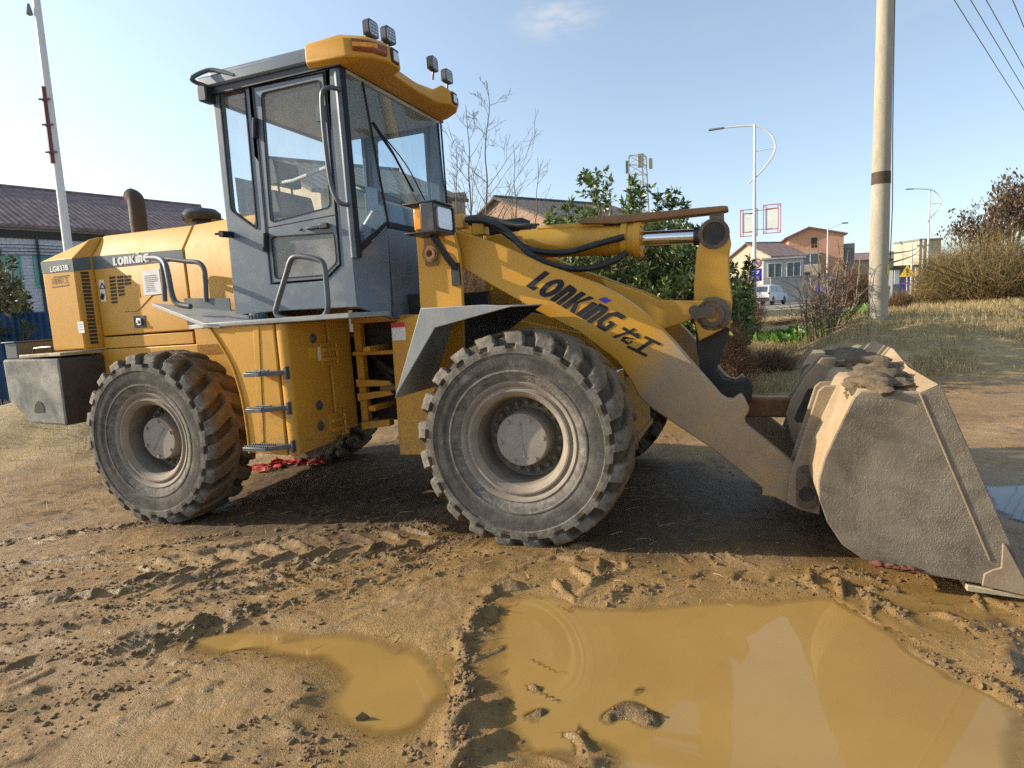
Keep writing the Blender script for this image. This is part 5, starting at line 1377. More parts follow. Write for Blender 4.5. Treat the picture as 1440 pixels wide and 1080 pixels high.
# --- houses: local x along the ridge, y across, z up
def window(name, root, face, u, v, w, h, L, W, pane_mat, frame_mat, bars=1):
    """face: 's' (y=0 side), 'g' (x=0 gable); u along the face, v height"""
    f = BM(); g = BM()
    def bx(bm, u0, u1, v0, v1, d0, d1):
        if face == 's': box(bm, (u0, d0, v0), (u1, d1, v1))
        elif face == 'g': box(bm, (d0, u0, v0), (d1, u1, v1))
    t = .06
    for (u0, u1, v0, v1) in ((u, u+w, v, v+t), (u, u+w, v+h-t, v+h), (u, u+t, v+t, v+h-t), (u+w-t, u+w, v+t, v+h-t)): bx(f, u0, u1, v0, v1, -.07, .0)
    for k in range(1, bars+1): bx(f, u+w*k/(bars+1)-.025, u+w*k/(bars+1)+.025, v+t, v+h-t, -.055, .0)
    fr = obj(name, f, frame_mat, root); bx(g, u+t, u+w-t, v+t, v+h-t, -.03, -.004); obj('pane', g, pane_mat, fr)
    return fr
def house(name, label, cat, loc, rz, L, W, h, rise, wall, roofm, wins=(), pane=None, fr=None, over=.35, group=None, tiles=True, chimney=None):
    r = empty(name, loc, rz); tag(r, label, cat, group)
    bm = BM(); A = [(0, -.5), (W, -.5), (W, h), (W/2, h+rise), (0, h)]
    prism(bm, A, 0, L, map=lambda a, b, x: (x, a, b)); obj('wall', bm, wall, r)
    bm = BM(); sl = math.hypot(W/2, rise); n = max(6, int(L/.24))
    for s in (0, 1):
        y0, y1 = (-over, W/2) if s == 0 else (W+over, W/2)
        z0 = h - rise*over/(W/2)
        # roof slab with tile rolls as real ridges
        xs = np.linspace(-over, L+over, n*4+1) if tiles else np.array([-over, L+over])
        wv = .035*np.abs(np.sin(np.arange(len(xs))*PI/4)) if tiles else np.zeros(len(xs))
        top = []; bot = []
        rows = 15 if tiles else 2
        for j in range(rows):
            f = j/(rows-1); y = y0+(y1-y0)*f; z = z0+(h+rise-z0)*f
            top.append([bm.verts.new((x, y, z+.06+w_+ (0.02 if tiles and j < rows-1 else 0))) for x, w_ in zip(xs, wv)])
        bot = [[bm.verts.new((x, y, z-.02)) for x in (xs[0], xs[-1])] for y, z in ((y0, z0), (y1, h+rise))]
        for j in range(rows-1):
            for i in range(len(xs)-1): bm.faces.new((top[j][i], top[j][i+1], top[j+1][i+1], top[j+1][i]))
        bm.faces.new((bot[0][0], bot[0][1], bot[1][1], bot[1][0]))
        bm.faces.new([bot[0][0], bot[0][1]] + top[0][::-1])
        bm.faces.new([bot[0][0]] + [top[j][0] for j in range(rows)] + [bot[1][0]]); bm.faces.new([bot[0][1]] + [top[j][-1] for j in range(rows)] + [bot[1][1]])
    tube(bm, [(-over, W/2, h+rise+.09), (L+over, W/2, h+rise+.09)], .09, 7)
    rf = obj('roof', bm, roofm, r)
    if chimney: 
        bm = BM(); x, y, s, hh = chimney; box(bm, (x, y, h), (x+s, y+s, h+rise+hh)); box(bm, (x-.06, y-.06, h+rise+hh), (x+s+.06, y+s+.06, h+rise+hh+.1)); obj('chimney', bm, M['greyw'], rf)
    for wn in wins: window('window', r, *wn, L, W, pane or M['winblue'], fr or M['winwhite'])
    return r
# left factory: its long wall runs away to the right behind the hood
th = math.radians(54)
r = house('factory_building', 'long factory building with red-grey tiled roof and white tiled wall, far left behind the hood', 'building', (-24.6, 17.9, -.3), th, 19.5, 10, 5.75, 2.2, M['tile'], M['rooftile'],
      [('s', 4.3, 3.3, 2.2, 1.25), ('s', 6.9, 3.3, 2.6, 1.25), ('s', 9.9, 3.3, 2.6, 1.25), ('s', 13, 3.3, 2.6, 1.25)], M['winteal'], M['winteal'])
bm = BM(); box(bm, (-.2, -.12, 5.2), (19.7, -.004, 5.5)); obj('eave_gap', bm, M['dark'], r)
bm = BM(); tube(bm, [(10.1, -.1, -.2), (10.1, -.1, 5.3)], .05, 8); obj('downpipe', bm, M['blk'], r)
bm = BM()
for k in range(4): tube(bm, smooth_path([(0, -.14, 5.0-.13*k), (5, -.16, 4.72-.12*k), (10, -.14, 4.95-.13*k), (15, -.16, 4.75-.12*k), (19.5, -.14, 4.95-.13*k)], 4), .014, 5)
obj('wall_cable', bm, M['blk'], r)
# blue sheet fence in front of the factory
def corr(name, label, cat, a, b, z0, z1, mat, pitch=.11):
    a, b = np.array(a), np.array(b); L = np.linalg.norm(b-a); n = int(L/pitch)*4; t = np.linspace(0, 1, n+1); d = (b-a)/L; nn = np.array([-d[1], d[0]])
    off = .022*np.array([0, 1, 0, -1]*(n//4) + [0]); P = a[None] + t[:, None]*(b-a)[None] + off[:, None]*nn
    V = np.concatenate([np.c_[P, np.full(n+1, z0)], np.c_[P, np.full(n+1, z1)], np.c_[P-nn*.006, np.full(n+1, z0)], np.c_[P-nn*.006, np.full(n+1, z1)]])
    m = n+1; i = np.arange(n)
    Fq = np.concatenate([np.stack([i, i+1, i+1+m, i+m], -1), np.stack([i+2*m, i+3*m, i+1+3*m, i+1+2*m], -1), np.stack([i+m, i+1+m, i+1+3*m, i+3*m], -1)])
    r = empty(name, (0, 0, 0)); tag(r, label, cat); npmesh('sheet_panel', V, Fq, mat, r)
    bm = BM()
    for k in range(int(L/2.2)+1):
        p = a + d*min(L, k*2.2) + nn*.06; box(bm, (p[0]-.03, p[1]-.03, z0-.2), (p[0]+.03, p[1]+.03, z1-.05))
    obj('post', bm, M['blk'], r); return r
corr('metal_fence', 'blue corrugated metal fence low at the left edge behind the counterweight', 'fence', D(-150, 445, 11.2)[:2], D(175, 445, 13.6)[:2], -.1, 1.72, M['bluefence'])
# house seen through the cab, brick house behind the boom
hr = math.radians(35)
def gable_at(px, py, dep, hw, rise, L, rz, **k):
    p = D(px, py, dep); g = -.1; W = 2*hw; nx_, ny_ = -math.sin(rz), math.cos(rz)
    return (p.x - nx_*hw, p.y - ny_*hw, g), L, W, p.z - g - rise - .12, rise
l, L, W, h, ri = gable_at(381, 222, 20, 4.2, 1.55, 4.0, hr)
house('village_house', 'beige gabled house with grey tiled roof seen through the cab windows', 'house', l, hr, L, W, h, ri, M['beige'], M['rooftile2'], [('g', 5.2, 2.6, 1.2, 1.4)])
l, L, W, h, ri = gable_at(700, 276, 30, 3.7, 1.35, 7, hr)
house('brick_house', 'orange brick house with low grey tiled roof behind the boom', 'house', l, hr, L, W, h, ri, M['brick'], M['rooftile2'], [], over=.25, chimney=(7.2, 5.0, .5, .35))
bm = BM(); p = D(645, 276, 24); box(bm, (p.x-.22, p.y-.22, -.2), (p.x+.22, p.y+.22, p.z)); box(bm, (p.x-.27, p.y-.27, p.z), (p.x+.27, p.y+.27, p.z+.1))
tag(obj('gate_pillar', bm, M['tanw'], bevel=.01), 'square masonry pillar among the bare saplings beside the cab glass', 'pillar')
bm = BM(); a, b = D(628, 300, 23), D(700, 300, 26)
d = (b-a); d.z = 0; n_ = Vector((-d.y, d.x, 0)).normalized()*.12
A = [bm.verts.new(p) for p in (Vector((a.x, a.y, -.2)), Vector((b.x, b.y, -.2)), Vector((b.x, b.y, 4.7)), Vector((a.x, a.y, 4.6)))]; B = [bm.verts.new(v.co + n_) for v in A]
bm.faces.new(A); bm.faces.new(B[::-1])
for i in range(4): bm.faces.new((A[i], A[(i+1) % 4], B[(i+1) % 4], B[i]))
tag(obj('brick_wall', bm, M['brick']), 'red brick wall behind the bare saplings, left of the brick house', 'wall')
# buildings far right
def plain_house(name, label, px0, px1, py_eave, py_apex, dep, rz, Lx, wall, roof, wins, cat='building', **k):
    p = D(px0, py_eave, dep); g = .45; q = D(px1, py_eave, dep)
    W = (q-p).length
    return p, W
rz = math.radians(28)
l, L, W, h, ri = gable_at(1052, 341, 66, 3.3, 1.5, 6, math.radians(20)); l = (l[0], l[1], .4); h -= .5
house('tan_house', 'small tan plastered house with sagging dark roof behind the banner lamp post', 'house', l, math.radians(20), 4.2, W, h, ri, M['tanw'], M['rooftile'], [('s', 3.4, 1.4, 1.6, 1.7)])
p = D(1092, 366, 62); r = empty('flat_roofed_shop', (p.x, p.y, .4), math.radians(-14)); tag(r, 'low whitish shop with blue windows beside the tan house', 'building')
hh = p.z + .1 - .4
bm = BM(); box(bm, (-1.2, 0, -.5), (2.4, 3, hh)); box(bm, (-1.4, -.25, hh), (2.6, 3.2, hh+.16)); obj('wall', bm, pm('dull plaster', (.42, .42, .40), .9, 0, .15, 1, (.22, .19, .15), .5, 2), r)
for u in (-.8, .9): window('window', r, 's', u, hh-1.75, 1.3, 1.4, 0, 0, M['winblue'], M['winwhite'])
# three-storey salmon house
p = D(1137, 319, 84); g = .45; r = empty('salmon_house', (p.x, p.y, g), math.radians(-18)); tag(r, 'three storey salmon house with glazed balcony and tiled gable roof beyond the road', 'house')
H_ = p.z - g
bm = BM(); prism(bm, [(-2.4, -.5), (4.2, -.5), (4.2, H_-1.15), (0, H_-.1), (-2.4, H_-1.1)], 0, 8, map=lambda a, b, y: (a, y, b)); obj('wall', bm, M['salmon'], r)
bm = BM(); prism(bm, [(-3.0, H_-1.28), (0, H_), (4.6, H_-1.15), (4.6, H_-1.3), (0, H_-.14), (-3.0, H_-1.42)], -.5, 8.3, map=lambda a, b, y: (a, y, b)); obj('roof', bm, M['rooftile'], r)
bm = BM(); box(bm, (-3.9, -1.7, 3.0), (1.3, -.004, 4.4)); box(bm, (-3.9, -1.75, 5.9), (1.3, -.004, 6.15)); obj('balcony', bm, M['tanw'], r)
for k in range(4):
    f = BM(); u = -3.85 + k*1.28; box(f, (u, -1.68, 4.41), (u+.1, -1.62, 5.89)); box(f, (u+.1, -1.68, 4.41), (u+1.2, -1.62, 4.48)); box(f, (u+.1, -1.68, 5.8), (u+1.2, -1.62, 5.89)); w_ = obj('window', f, M['winwhite'], r)
    f = BM(); box(f, (u+.1, -1.66, 4.48), (u+1.2, -1.64, 5.8)); obj('pane', f, M['winblue'], w_)
bm = BM()
for k in range(9): tube(bm, [(-3.8+k*.62, -1.6, 6.15), (-3.8+k*.62, -1.6, 7.0)], .03, 5)
tube(bm, [(-3.85, -1.6, 7.0), (1.25, -1.6, 7.0)], .035, 5); obj('roof_railing', bm, M['rust'], r)
f = BM(); box(f, (.35, -.03, 6.7), (1.05, -.004, 8.0)); obj('attic_window', f, M['dark'], r)
bm = BM(); box(bm, (4.205, .6, -.5), (5.6, 7, 7.0)); obj('side_block', bm, M['greyw'], r)
for k in range(3):
    f = BM(); box(f, (4.35+.4*k, .55, 3.4), (4.62+.4*k, .596, 6.4)); obj('pane', f, M['winblue'], r)
f = BM(); box(f, (-2.3, -.06, -.4), (-.3, -.004, 2.6)); obj('shop_door', f, M['winwhite'], r); f = BM(); box(f, (.3, -.06, -.4), (3.4, -.004, 2.4)); obj('shutter', f, M['winwhite'], r)
# yard walls and low buildings
p = D(1143, 388, 58); r = empty('yard_wall', (p.x, p.y, .45), math.radians(-10)); tag(r, 'pale grey yard wall below the salmon house', 'wall')
bm = BM(); box(bm, (-3.6, 0, -.5), (3.2, .2, p.z-.45)); box(bm, (-3.65, -.05, p.z-.45), (3.25, .25, p.z-.38)); obj('wall', bm, pm('grey yard wall', (.27, .275, .27), .9, 0, .2, 1, (.18, .16, .13), .5, 2), r)
l, L, W, h, ri = gable_at(1222, 355, 92, 4.0, 1.0, 14, math.radians(-20)); l = (l[0], l[1]+2, .45); h -= .5
house('low_barn', 'long low brown roofed barn left of the big concrete pole', 'barn', (D(1188, 360, 95).x, D(1188, 360, 95).y, .45), math.radians(-6), 14, 6, D(1200, 366, 95).z-.45, 1.0, M['tanw'], M['rooftile'], [])
p = D(1256, 374, 60); q = D(1288, 374, 60); r = empty('roadside_kiosk', (p.x, p.y, .45), math.radians(4)); tag(r, 'roadside kiosk with flat dark roof and blue doorway right of the concrete pole', 'kiosk')
w_ = (q-p).length; hk = p.z-.45
bm = BM(); box(bm, (0, 0, -.4), (w_, 2.6, hk-.25)); obj('wall', bm, M['greyw'], r)
bm = BM(); box(bm, (-.4, -.6, hk-.22), (w_+.4, 3.0, hk)); obj('roof', bm, M['blk'], r)
bm = BM(); box(bm, (w_*.38, -.05, -.3), (w_*.80, -.004, hk-.5)); obj('door', bm, M['blu'], r)
bm = BM(); box(bm, (w_*.05, -.06, hk-1.7), (w_*.28, -.004, hk-.4)); box(bm, (w_*.84, -.06, hk-1.2), (w_*.97, -.004, hk-.4)); obj('white_panel', bm, M['white'], r)
p = D(1303, 338, 74); r = empty('cream_tower_house', (p.x, p.y, .45), math.radians(8)); tag(r, 'narrow cream block partly hidden by the right hand brush', 'building')
bm = BM(); box(bm, (-.9, 0, -.4), (1.9, 4, p.z-.45)); obj('wall', bm, M['beige'], r); bm = BM(); box(bm, (-1.0, -.1, p.z-.45), (2.0, 4.1, p.z-.25)); obj('roof', bm, M['greyw'], r)
# --- road with the car
def flat_strip(name, a, b, w, z, mat):
    a, b = Vector((*a, 0)), Vector((*b, 0)); d = (b-a).normalized(); n = Vector((-d.y, d.x, 0))*w/2
    N_ = 60; V = []; 
    for i in range(N_+1):
        p = a.lerp(b, i/N_)
        for s in (1, -1): q = p+n*s; V.append((q.x, q.y, z))
    Fq = [(2*i, 2*i+1, 2*i+3, 2*i+2) for i in range(N_)]
    o = npmesh(name, V, Fq, mat); tag(o, kind='structure'); return o
L1 = D(1061, 440, 35); L3 = D(1303, 414, 62); dr = Vector((L3.x-L1.x, L3.y-L1.y, 0)).normalized(); nr = Vector((-dr.y, dr.x, 0))
mid = Vector((L1.x, L1.y, 0)) + nr*7.2
road = flat_strip('road', (mid - dr*60)[:2], (mid + dr*500)[:2], 12.5, .53, M['asph'])
# --- poles and lamps
def pole_pts(p, z0, z1): return [(p.x, p.y, z0), (p.x, p.y, z1)]
def street_lamp(name, label, base, h, arm, rz, z0=.4, extras=None, group='curved arm street lamps along the road'):
    r = empty(name, (base.x, base.y, z0), rz); tag(r, label, 'street lamp', group)
    bm = BM(); tube(bm, [(0, 0, -.5), (0, 0, 2), (0, 0, h)], [.12, .11, .055], 10); box(bm, (-.2, -.2, -.1), (.2, .2, .05)); pl_ = obj('pole', bm, M['whitep'], r, 50)
    bm = BM()   # bow: leaves the pole low, swings out behind and over to the lamp side
    q = [(-.1*h*.3, 0, h*.70), (.04*h, 0, h*.76), (.10*h, 0, h*.85), (.085*h, 0, h*.93), (.02*h, 0, h*.985), (-.07*h, 0, h*1.0), (-arm, 0, h*1.005)]
    tube(bm, smooth_path(q, 6), .045, 7); tube(bm, [(0, 0, h*.86), (.10*h, 0, h*.866)], .025, 6); obj('arm', bm, M['whitep'], r, 50)
    bm = BM(); prism(bm, rpoly([(-arm-.75, -.11), (-arm+.05, -.07), (-arm+.05, .07), (-arm-.75, .11)], .05), h*1.0, h*1.0+.09, map=XY); obj('lamp_head', bm, M['greyw'], r, bevel=.02)
    return r
sl1 = street_lamp('street_lamp', 'white curved arm street lamp with two red framed banners', L1, D(1061,183,35).z-.4, 1.6, math.radians(-24))
# banners
for s, (px0, px1, py0, py1) in ((-1, (1039, 1058, 296, 334)), (1, (1066, 1085, 291, 331))):
    a = D(px0, py1, 35); b = D(px1, py0, 35); cx = ((a.x+b.x)/2 - L1.x)/.91; w2 = (b.x-a.x)/2/.91; z0, z1 = a.z-.4, b.z-.4
    bm = BM(); t = .035
    def rectf(x0, x1, za, zb):
        for (u0, u1, v0, v1) in ((x0, x1, za, za+t), (x0, x1, zb-t, zb), (x0, x0+t, za, zb), (x1-t, x1, za, zb)): box(bm, (u0, -.03, v0), (u1, .03, v1))
    rectf(cx-w2, cx+w2, z0, z1); rectf(cx-w2+.12, cx+w2-.12, z0+.2, z1-.2)
    for sx_ in (-1, 1):
        for sz_ in (0, 1):
            x_ = cx+sx_*(w2-.06); zz_ = z0+.1 if sz_ == 0 else z1-.1; box(bm, (x_-.06, -.02, zz_-.015), (x_+.06, .02, zz_+.015)); box(bm, (x_-sx_*.1-.015, -.02, zz_-.1), (x_-sx_*.1+.015, .02, zz_+.1))
    for zz_ in (z0+.25, z1-.25): box(bm, (min(0, cx), -.02, zz_-.015), (max(0, cx), .02, zz_+.015))
    bf = obj('banner_frame', bm, M['red'], sl1)
    bm = BM(); box(bm, (cx-w2+.16, -.012, z0+.24), (cx+w2-.16, .012, z1-.24)); obj('banner', bm, pm('printed banner', (.84, .86, .78), .6, 0, .08, 2, (.5, .66, .58), .4, 1.4, fine=.02), bf)
bm = BM(); a = D(1053, 396, 34.9); b = D(1069, 378, 34.9); box(bm, (a.x-L1.x, -.2, a.z-.4), (b.x-L1.x, -.16, b.z-.4)); sg = obj('arrow_sign', bm, M['blu'], sl1)
bm = BM(); cx, cz = (a.x+b.x)/2-L1.x, (a.z+b.z)/2-.4
for dx in (-.16, .12):
    for dz in (-.17, .13):
        obox(bm, (cx+dx, -.204, cz+dz), (.08, .008, .2), Matrix.Rotation(.6*(1 if dx*dz > 0 else -1), 3, 'Y')); obox(bm, (cx+dx, -.206, cz+dz+.06), (.16, .008, .05), Matrix.Identity(3))
obj('sign_arrows', bm, M['white'], sg)
c = D(1062, 371, 34.9); cx, cz = c.x-L1.x, c.z-.4
bm = BM(); lathe(bm, [(.02, -.16), (.27, -.16), (.27, -.19), (.02, -.19)], 24, 'y', (cx, 0, cz)); rs = obj('round_sign', bm, M['white'], sl1)
bm = BM(); lathe(bm, [(.20, -.192), (.27, -.192), (.27, -.20), (.20, -.20), (.20, -.192)], 24, 'y', (cx, 0, cz), caps=False); obox(bm, (cx, -.196, cz), (.44, .008, .06), Matrix.Rotation(.785, 3, 'Y')); obj('red_ring', bm, M['red'], rs)
street_lamp('street_lamp', 'white curved arm street lamp rising beside the right hand brush', L3, D(1308,268,62).z-.4, 1.6, math.radians(0))
l4 = D(1386, 430, 92); street_lamp('street_lamp', 'farthest street lamp with only its head showing past the brown-leaved tree', l4, D(1386,290,92).z-.4, 1.5, 0)
lm = D(1163, 400, 78); r = empty('straight_lamp', (lm.x, lm.y, .4), PI); tag(r, 'slim street lamp with straight rising arm before the salmon house', 'street lamp')
h = D(1163, 322, 78).z-.4
bm = BM(); tube(bm, [(0,0,-.4),(0,0,h)], [.11,.06], 8); obj('pole', bm, M['whitep'], r, 50)
bm = BM(); tube(bm, [(0,0,h-.1),(-1.7,0,h+.5)], .04, 6); obj('arm', bm, M['whitep'], r, 50); bm = BM(); box(bm, (-2.4,-.12,h+.46),(-1.65,.12,h+.6)); obj('lamp_head', bm, M['greyw'], r)
# left white pole with red bracket
b0 = D(92, 320, 11); zt = D(50, -60, 11).z
r = empty('flag_lamp_post', (b0.x, b0.y, -.15), 0); tag(r, 'tall white lamp post with red flag bracket at the left, rising above the hood', 'lamp post')
bm = BM(); tube(bm, [(0,0,-.3),(0,0,2.5),(0,0,zt+.4)], [.080,.072,.050], 14); obj('pole', bm, M['whitep'], r, 50)
zA, zB = D(68,132,11).z+.15, D(83,233,11).z+.15
bm = BM(); tube(bm, [(-.030,-.065,zB),(-.032,-.06,zA)], .040, 8)
for f in (.17, .50, .86): z_ = zA+(zB-zA)*f; box(bm, (-.105,-.11,z_-.012),(.085,-.085,z_+.012))
obj('flag_bracket', bm, pm('maroon bracket', (.14, .032, .036), .5), r, 40)
bm = BM(); zz_ = D(53,32,11).z+.15; lathe(bm, [(.02,zz_-.1),(.05,zz_-.08),(.02,zz_+.08)], 10, 'z', (-.10,-.06,0)); obj('insulator', bm, M['greyw'], r)
# big concrete utility pole
p = D(1234, 456, 12); q = D(1247, 0, 12); up = empty('utility_pole', (p.x, p.y, p.z-.05)); tag(up, 'thick concrete utility pole with rusty band standing on the dry grass bank', 'utility pole')
bm = BM(); hh = 9.5; r0, r1 = .165, .115; 
prof = [(r0+.012, -.5), (r0, 0), (r0-.004, D(1234,394,12).z-p.z+.05), (r0-.0005, D(1234,393,12).z-p.z+.05), (r0-.004, D(1234,380,12).z-p.z+.05), (r1, hh)]
lathe(bm, prof, 28, 'z'); obj('shaft', bm, M['conc'], up, 50)
zb0, zb1 = D(1240,263,12).z-p.z+.05, D(1240,247,12).z-p.z+.05
bm = BM(); lathe(bm, [(.152, zb0), (.160, zb0), (.157, zb1), (.148, zb1)], 28, 'z', caps=False); obj('steel_band', bm, pm('dark rusted band', (.075, .042, .026), .8, 0, .25, 9), up, 50)
za, zb_ = D(1244,387,12).z-p.z+.05, D(1244,373,12).z-p.z+.05
bm = BM()
A = []
for k in range(6):
    t = -PI/2 + .28 + k*.16; A.append([bm.verts.new((math.cos(t)*.171, math.sin(t)*.171, z)) for z in (za, zb_)])
for a, b in zip(A, A[1:]): bm.faces.new((a[0], b[0], b[1], a[1]))
obj('number_plate', bm, M['ylab'], up)
bm = BM(); tube(bm, [(.11, -.05, hh), (.125, -.08, 5), (.145, -.08, 3.4), (.175, -.08, 2.2), (.17, -.06, 1.2)], .008, 6); obj('down_cable', bm, M['blk'], up, 50)
# second slim pole and thin pole
p2 = D(1297, 414, 52); r = empty('slim_pole', (p2.x, p2.y, p2.z-.1)); tag(r, 'slim grey concrete pole standing just left of the far curved street lamp', 'utility pole')
bm = BM(); z_ = D(1297,336,52).z-p2.z; tube(bm, [(0,0,-.4),(0,0,z_)], [.15,.11], 10); box(bm, (-.6,-.04,z_-.5),(.5,.04,z_-.4)); obj('shaft', bm, M['conc'], r, 50)
p3 = D(1281, 405, 58); bm = BM(); tube(bm, [(p3.x,p3.y,.3),(p3.x,p3.y,D(1281,344,58).z)], [.1,.07], 8); tag(obj('thin_pole', bm, M['whitep'], None, 50), 'thin white pole rising in front of the roadside kiosk', 'pole')
# low wires from the concrete pole to the slim pole
def wire(name, label, pts, r=.012, grp=None):
    bm = BM(); tube(bm, smooth_path(pts, 8), r, 5); o = obj(name, bm, M['blk'], None, 60); tag(o, label, 'cable', grp); return o
A_ = D(1249, 371, 12); B_ = D(1297, 345, 52)
wire('slack_cable', 'black cable sloping from concrete pole up to slim pole', [A_, A_.lerp(B_, .5)-Vector((0,0,.25)), B_], .02)
A_ = D(1251, 357, 14); wire('level_cable', 'nearly level black cable running right behind the concrete pole', [A_, A_.lerp(B_, .5)-Vector((0,0,.1)), B_+Vector((0,0,.25))], .02)
for i, (xa, xb, yb, lab) in enumerate(((1342, 1440, 155, 'lowest and longest of the overhead wires in the upper right sky'), (1365, 1440, 125, 'second overhead wire counted up from the lowest'), (1387, 1440, 95, 'third overhead wire counted up from the lowest'), (1424, 1440, 38, 'short overhead wire nearest the upper right corner'))):
    a, b = D(xa, 0, 17), D(xb, yb, 17 + (xb-xa)*.085); d = (b-a)
    wire('overhead_wire', lab, [a-d*2.2, a, b, b+d*1.5, b+d*9], .011, 'overhead wires')
# warning sign
p = D(1275, 409, 45); r = empty('warning_sign', (p.x, p.y, p.z), -.5); tag(r, 'yellow triangular warning sign on a post near the kiosk', 'road sign')
zt = D(1275, 382, 45).z-p.z
bm = BM(); tube(bm, [(0,0,-.3),(0,0,zt+.3)], .035, 8); obj('post', bm, M['whitep'], r, 50)
bm = BM(); prism(bm, rpoly([(-.48, zt-.35), (.48, zt-.35), (0, zt+.48)], .07), -.06, -.04); ts = obj('triangle_plate', bm, M['ylab'], r)
bm = BM(); prism(bm, [(-.05, zt-.1), (.05, zt-.1), (.07, zt+.2), (-.07, zt+.2)], -.066, -.061); prism(bm, [(-.05, zt-.25), (.05, zt-.25), (.05, zt-.16), (-.05, zt-.16)], -.066, -.061); obj('exclamation_mark', bm, M['ink'], ts)
# telecom tower
p = D(899, 330, 95); r = empty('telecom_tower', (p.x, p.y, 0)); tag(r, 'grey lattice telecom tower with antenna panels rising behind the evergreen', 'tower')
zt = D(899, 222, 95).z; bm = BM(); s = 1.35; legs = [(-s, -.4), (s*.25, -s), (s, .6)]
for x, y in legs: tube(bm, [(x*1.6, y*1.6, -.3), (x, y, zt)], .09, 6)
zs_ = np.linspace(zt-8, zt, 7); nseg = np.r_[np.linspace(0, zt-8, 8)[:-1], zs_]
for i, (a, b) in enumerate(zip(nseg, nseg[1:])):
    fa, fb = 1.6-.6*a/zt, 1.6-.6*b/zt
    for k in range(3):
        (x0, y0), (x1, y1) = legs[k], legs[(k+1) % 3]; tube(bm, [(x0*fa, y0*fa, a), (x1*fb, y1*fb, b)], .035, 5); tube(bm, [(x0*fb, y0*fb, b), (x1*fb, y1*fb, b)], .04, 5)
obj('lattice', bm, M['greyw'], r, 50)
for (px, py, w_, h_, m_) in ((882, 235, .5, 1.8, 'greyw'), (901, 226, .85, 2.0, 'tanw'), (915, 230, .5, 1.5, 'beige')):
    c = D(px, py, 94); bm = BM(); box(bm, (c.x-p.x-w_/2, c.y-p.y-.12, c.z-h_/2), (c.x-p.x+w_/2, c.y-p.y+.12, c.z+h_/2)); obj('antenna_panel', bm, M[m_], r, bevel=.03)
# white SUV seen from behind, three quarters
p = D(1079, 427, 52); r = empty('parked_car', (p.x, p.y, .535), math.radians(50)); tag(r, 'white hatchback SUV on the road seen from behind', 'car')
M['carw'] = pm('white car paint', (.62, .64, .66), .25, 0, .04, 2); 
body = rpoly([(-2.25, .32), (2.25, .30), (2.32, .62), (2.15, .88), (1.2, 1.0), (.55, 1.52), (-1.1, 1.62), (-1.95, 1.50), (-2.28, 1.0), (-2.34, .55)], .12, 3)
bm = BM()
for k, (y, sc) in enumerate(((-.92, 0), (.92, 0))): pass
rows = []
for y, ins in ((-.90, .10), (-.92, 0), (.92, 0), (.90, .10)):
    rows.append([bm.verts.new((a, y*(1-.16*max(0, b-.95)/.65), b)) for a, b in body])
for A, B in zip(rows[1:3], rows[2:4]): pass
A, B = rows[1], rows[2]
for i in range(len(A)): bm.faces.new((A[i], A[(i+1) % len(A)], B[(i+1) % len(B)], B[i]))
for v in rows[0] + rows[3]: bm.verts.remove(v)
bm.faces.new(A); bm.faces.new(B[::-1]); car = obj('body', bm, M['carw'], r, bevel=.05, seg=3)
bm = BM(); box(bm, (-2.36, -.88, .36), (-2.24, .88, .62)); box(bm, (2.2, -.88, .30), (2.34, .88, .5)); obj('bumper', bm, M['blk'], r, bevel=.03)
bm = BM(); A = [bm.verts.new(q) for q in ((-2.27, -.72, 1.06), (-2.27, .72, 1.06), (-2.0, .66, 1.47), (-2.0, -.66, 1.47))]; bm.faces.new(A); obj('rear_window', bm, M['winblue'], r)
for s in (-1, 1):
    bm = BM()
    for x0, x1, x2, x3 in ((-1.75, -.55, -.55, -1.5), (-.48, .55, .38, -.48)):
        q = [(x0, 1.02), (x1, 1.02), (x2, 1.48), (x3, 1.48)]; bm.faces.new([bm.verts.new((a, s*(.922*(1-.16*max(0, b-.95)/.65)+.004), b)) for a, b in q])
    obj('side_windows', bm, M['winblue'], r)
    bm = BM(); box(bm, (-2.34, s*.86-.09, .86), (-2.2, s*.86+.07, 1.02)); obj('tail_lamp', bm, M['redl'], r, bevel=.02)
    for x in (-1.4, 1.4):
        bm = BM(); lathe(bm, [(.06, -.11), (.21, -.11), (.22, -.1), (.34, -.09), (.35, -.05), (.35, .09), (.06, .1)], 20, 'y', (x, s*.84, .345)); obj('wheel', bm, M['rub'], r, 40)
# blue cargo tricycle in the distance
p = D(1156, 410, 50); r = empty('cargo_tricycle', (p.x, p.y, .53), math.radians(60)); tag(r, 'small blue cargo tricycle on the road below the yard wall', 'tricycle')
bm = BM(); prism(bm, rpoly([(-.5, .35), (.3, .35), (.45, .8), (.25, 1.35), (-.5, 1.35)], .08), -.4, .4); obj('cabin', bm, M['blu'], r, bevel=.03); bm = BM(); box(bm, (-1.3, -.45, .4), (-.55, .45, .75)); obj('cargo_bed', bm, M['blk'], r, bevel=.02)
for x, y in ((.5, 0), (-1.0, .42), (-1.0, -.42)):
    bm = BM(); lathe(bm, [(.04, -.05), (.24, -.05), (.25, .0), (.24, .05), (.04, .05)], 16, 'y', (x, y, .25)); obj('wheel', bm, M['rub'], r, 40)
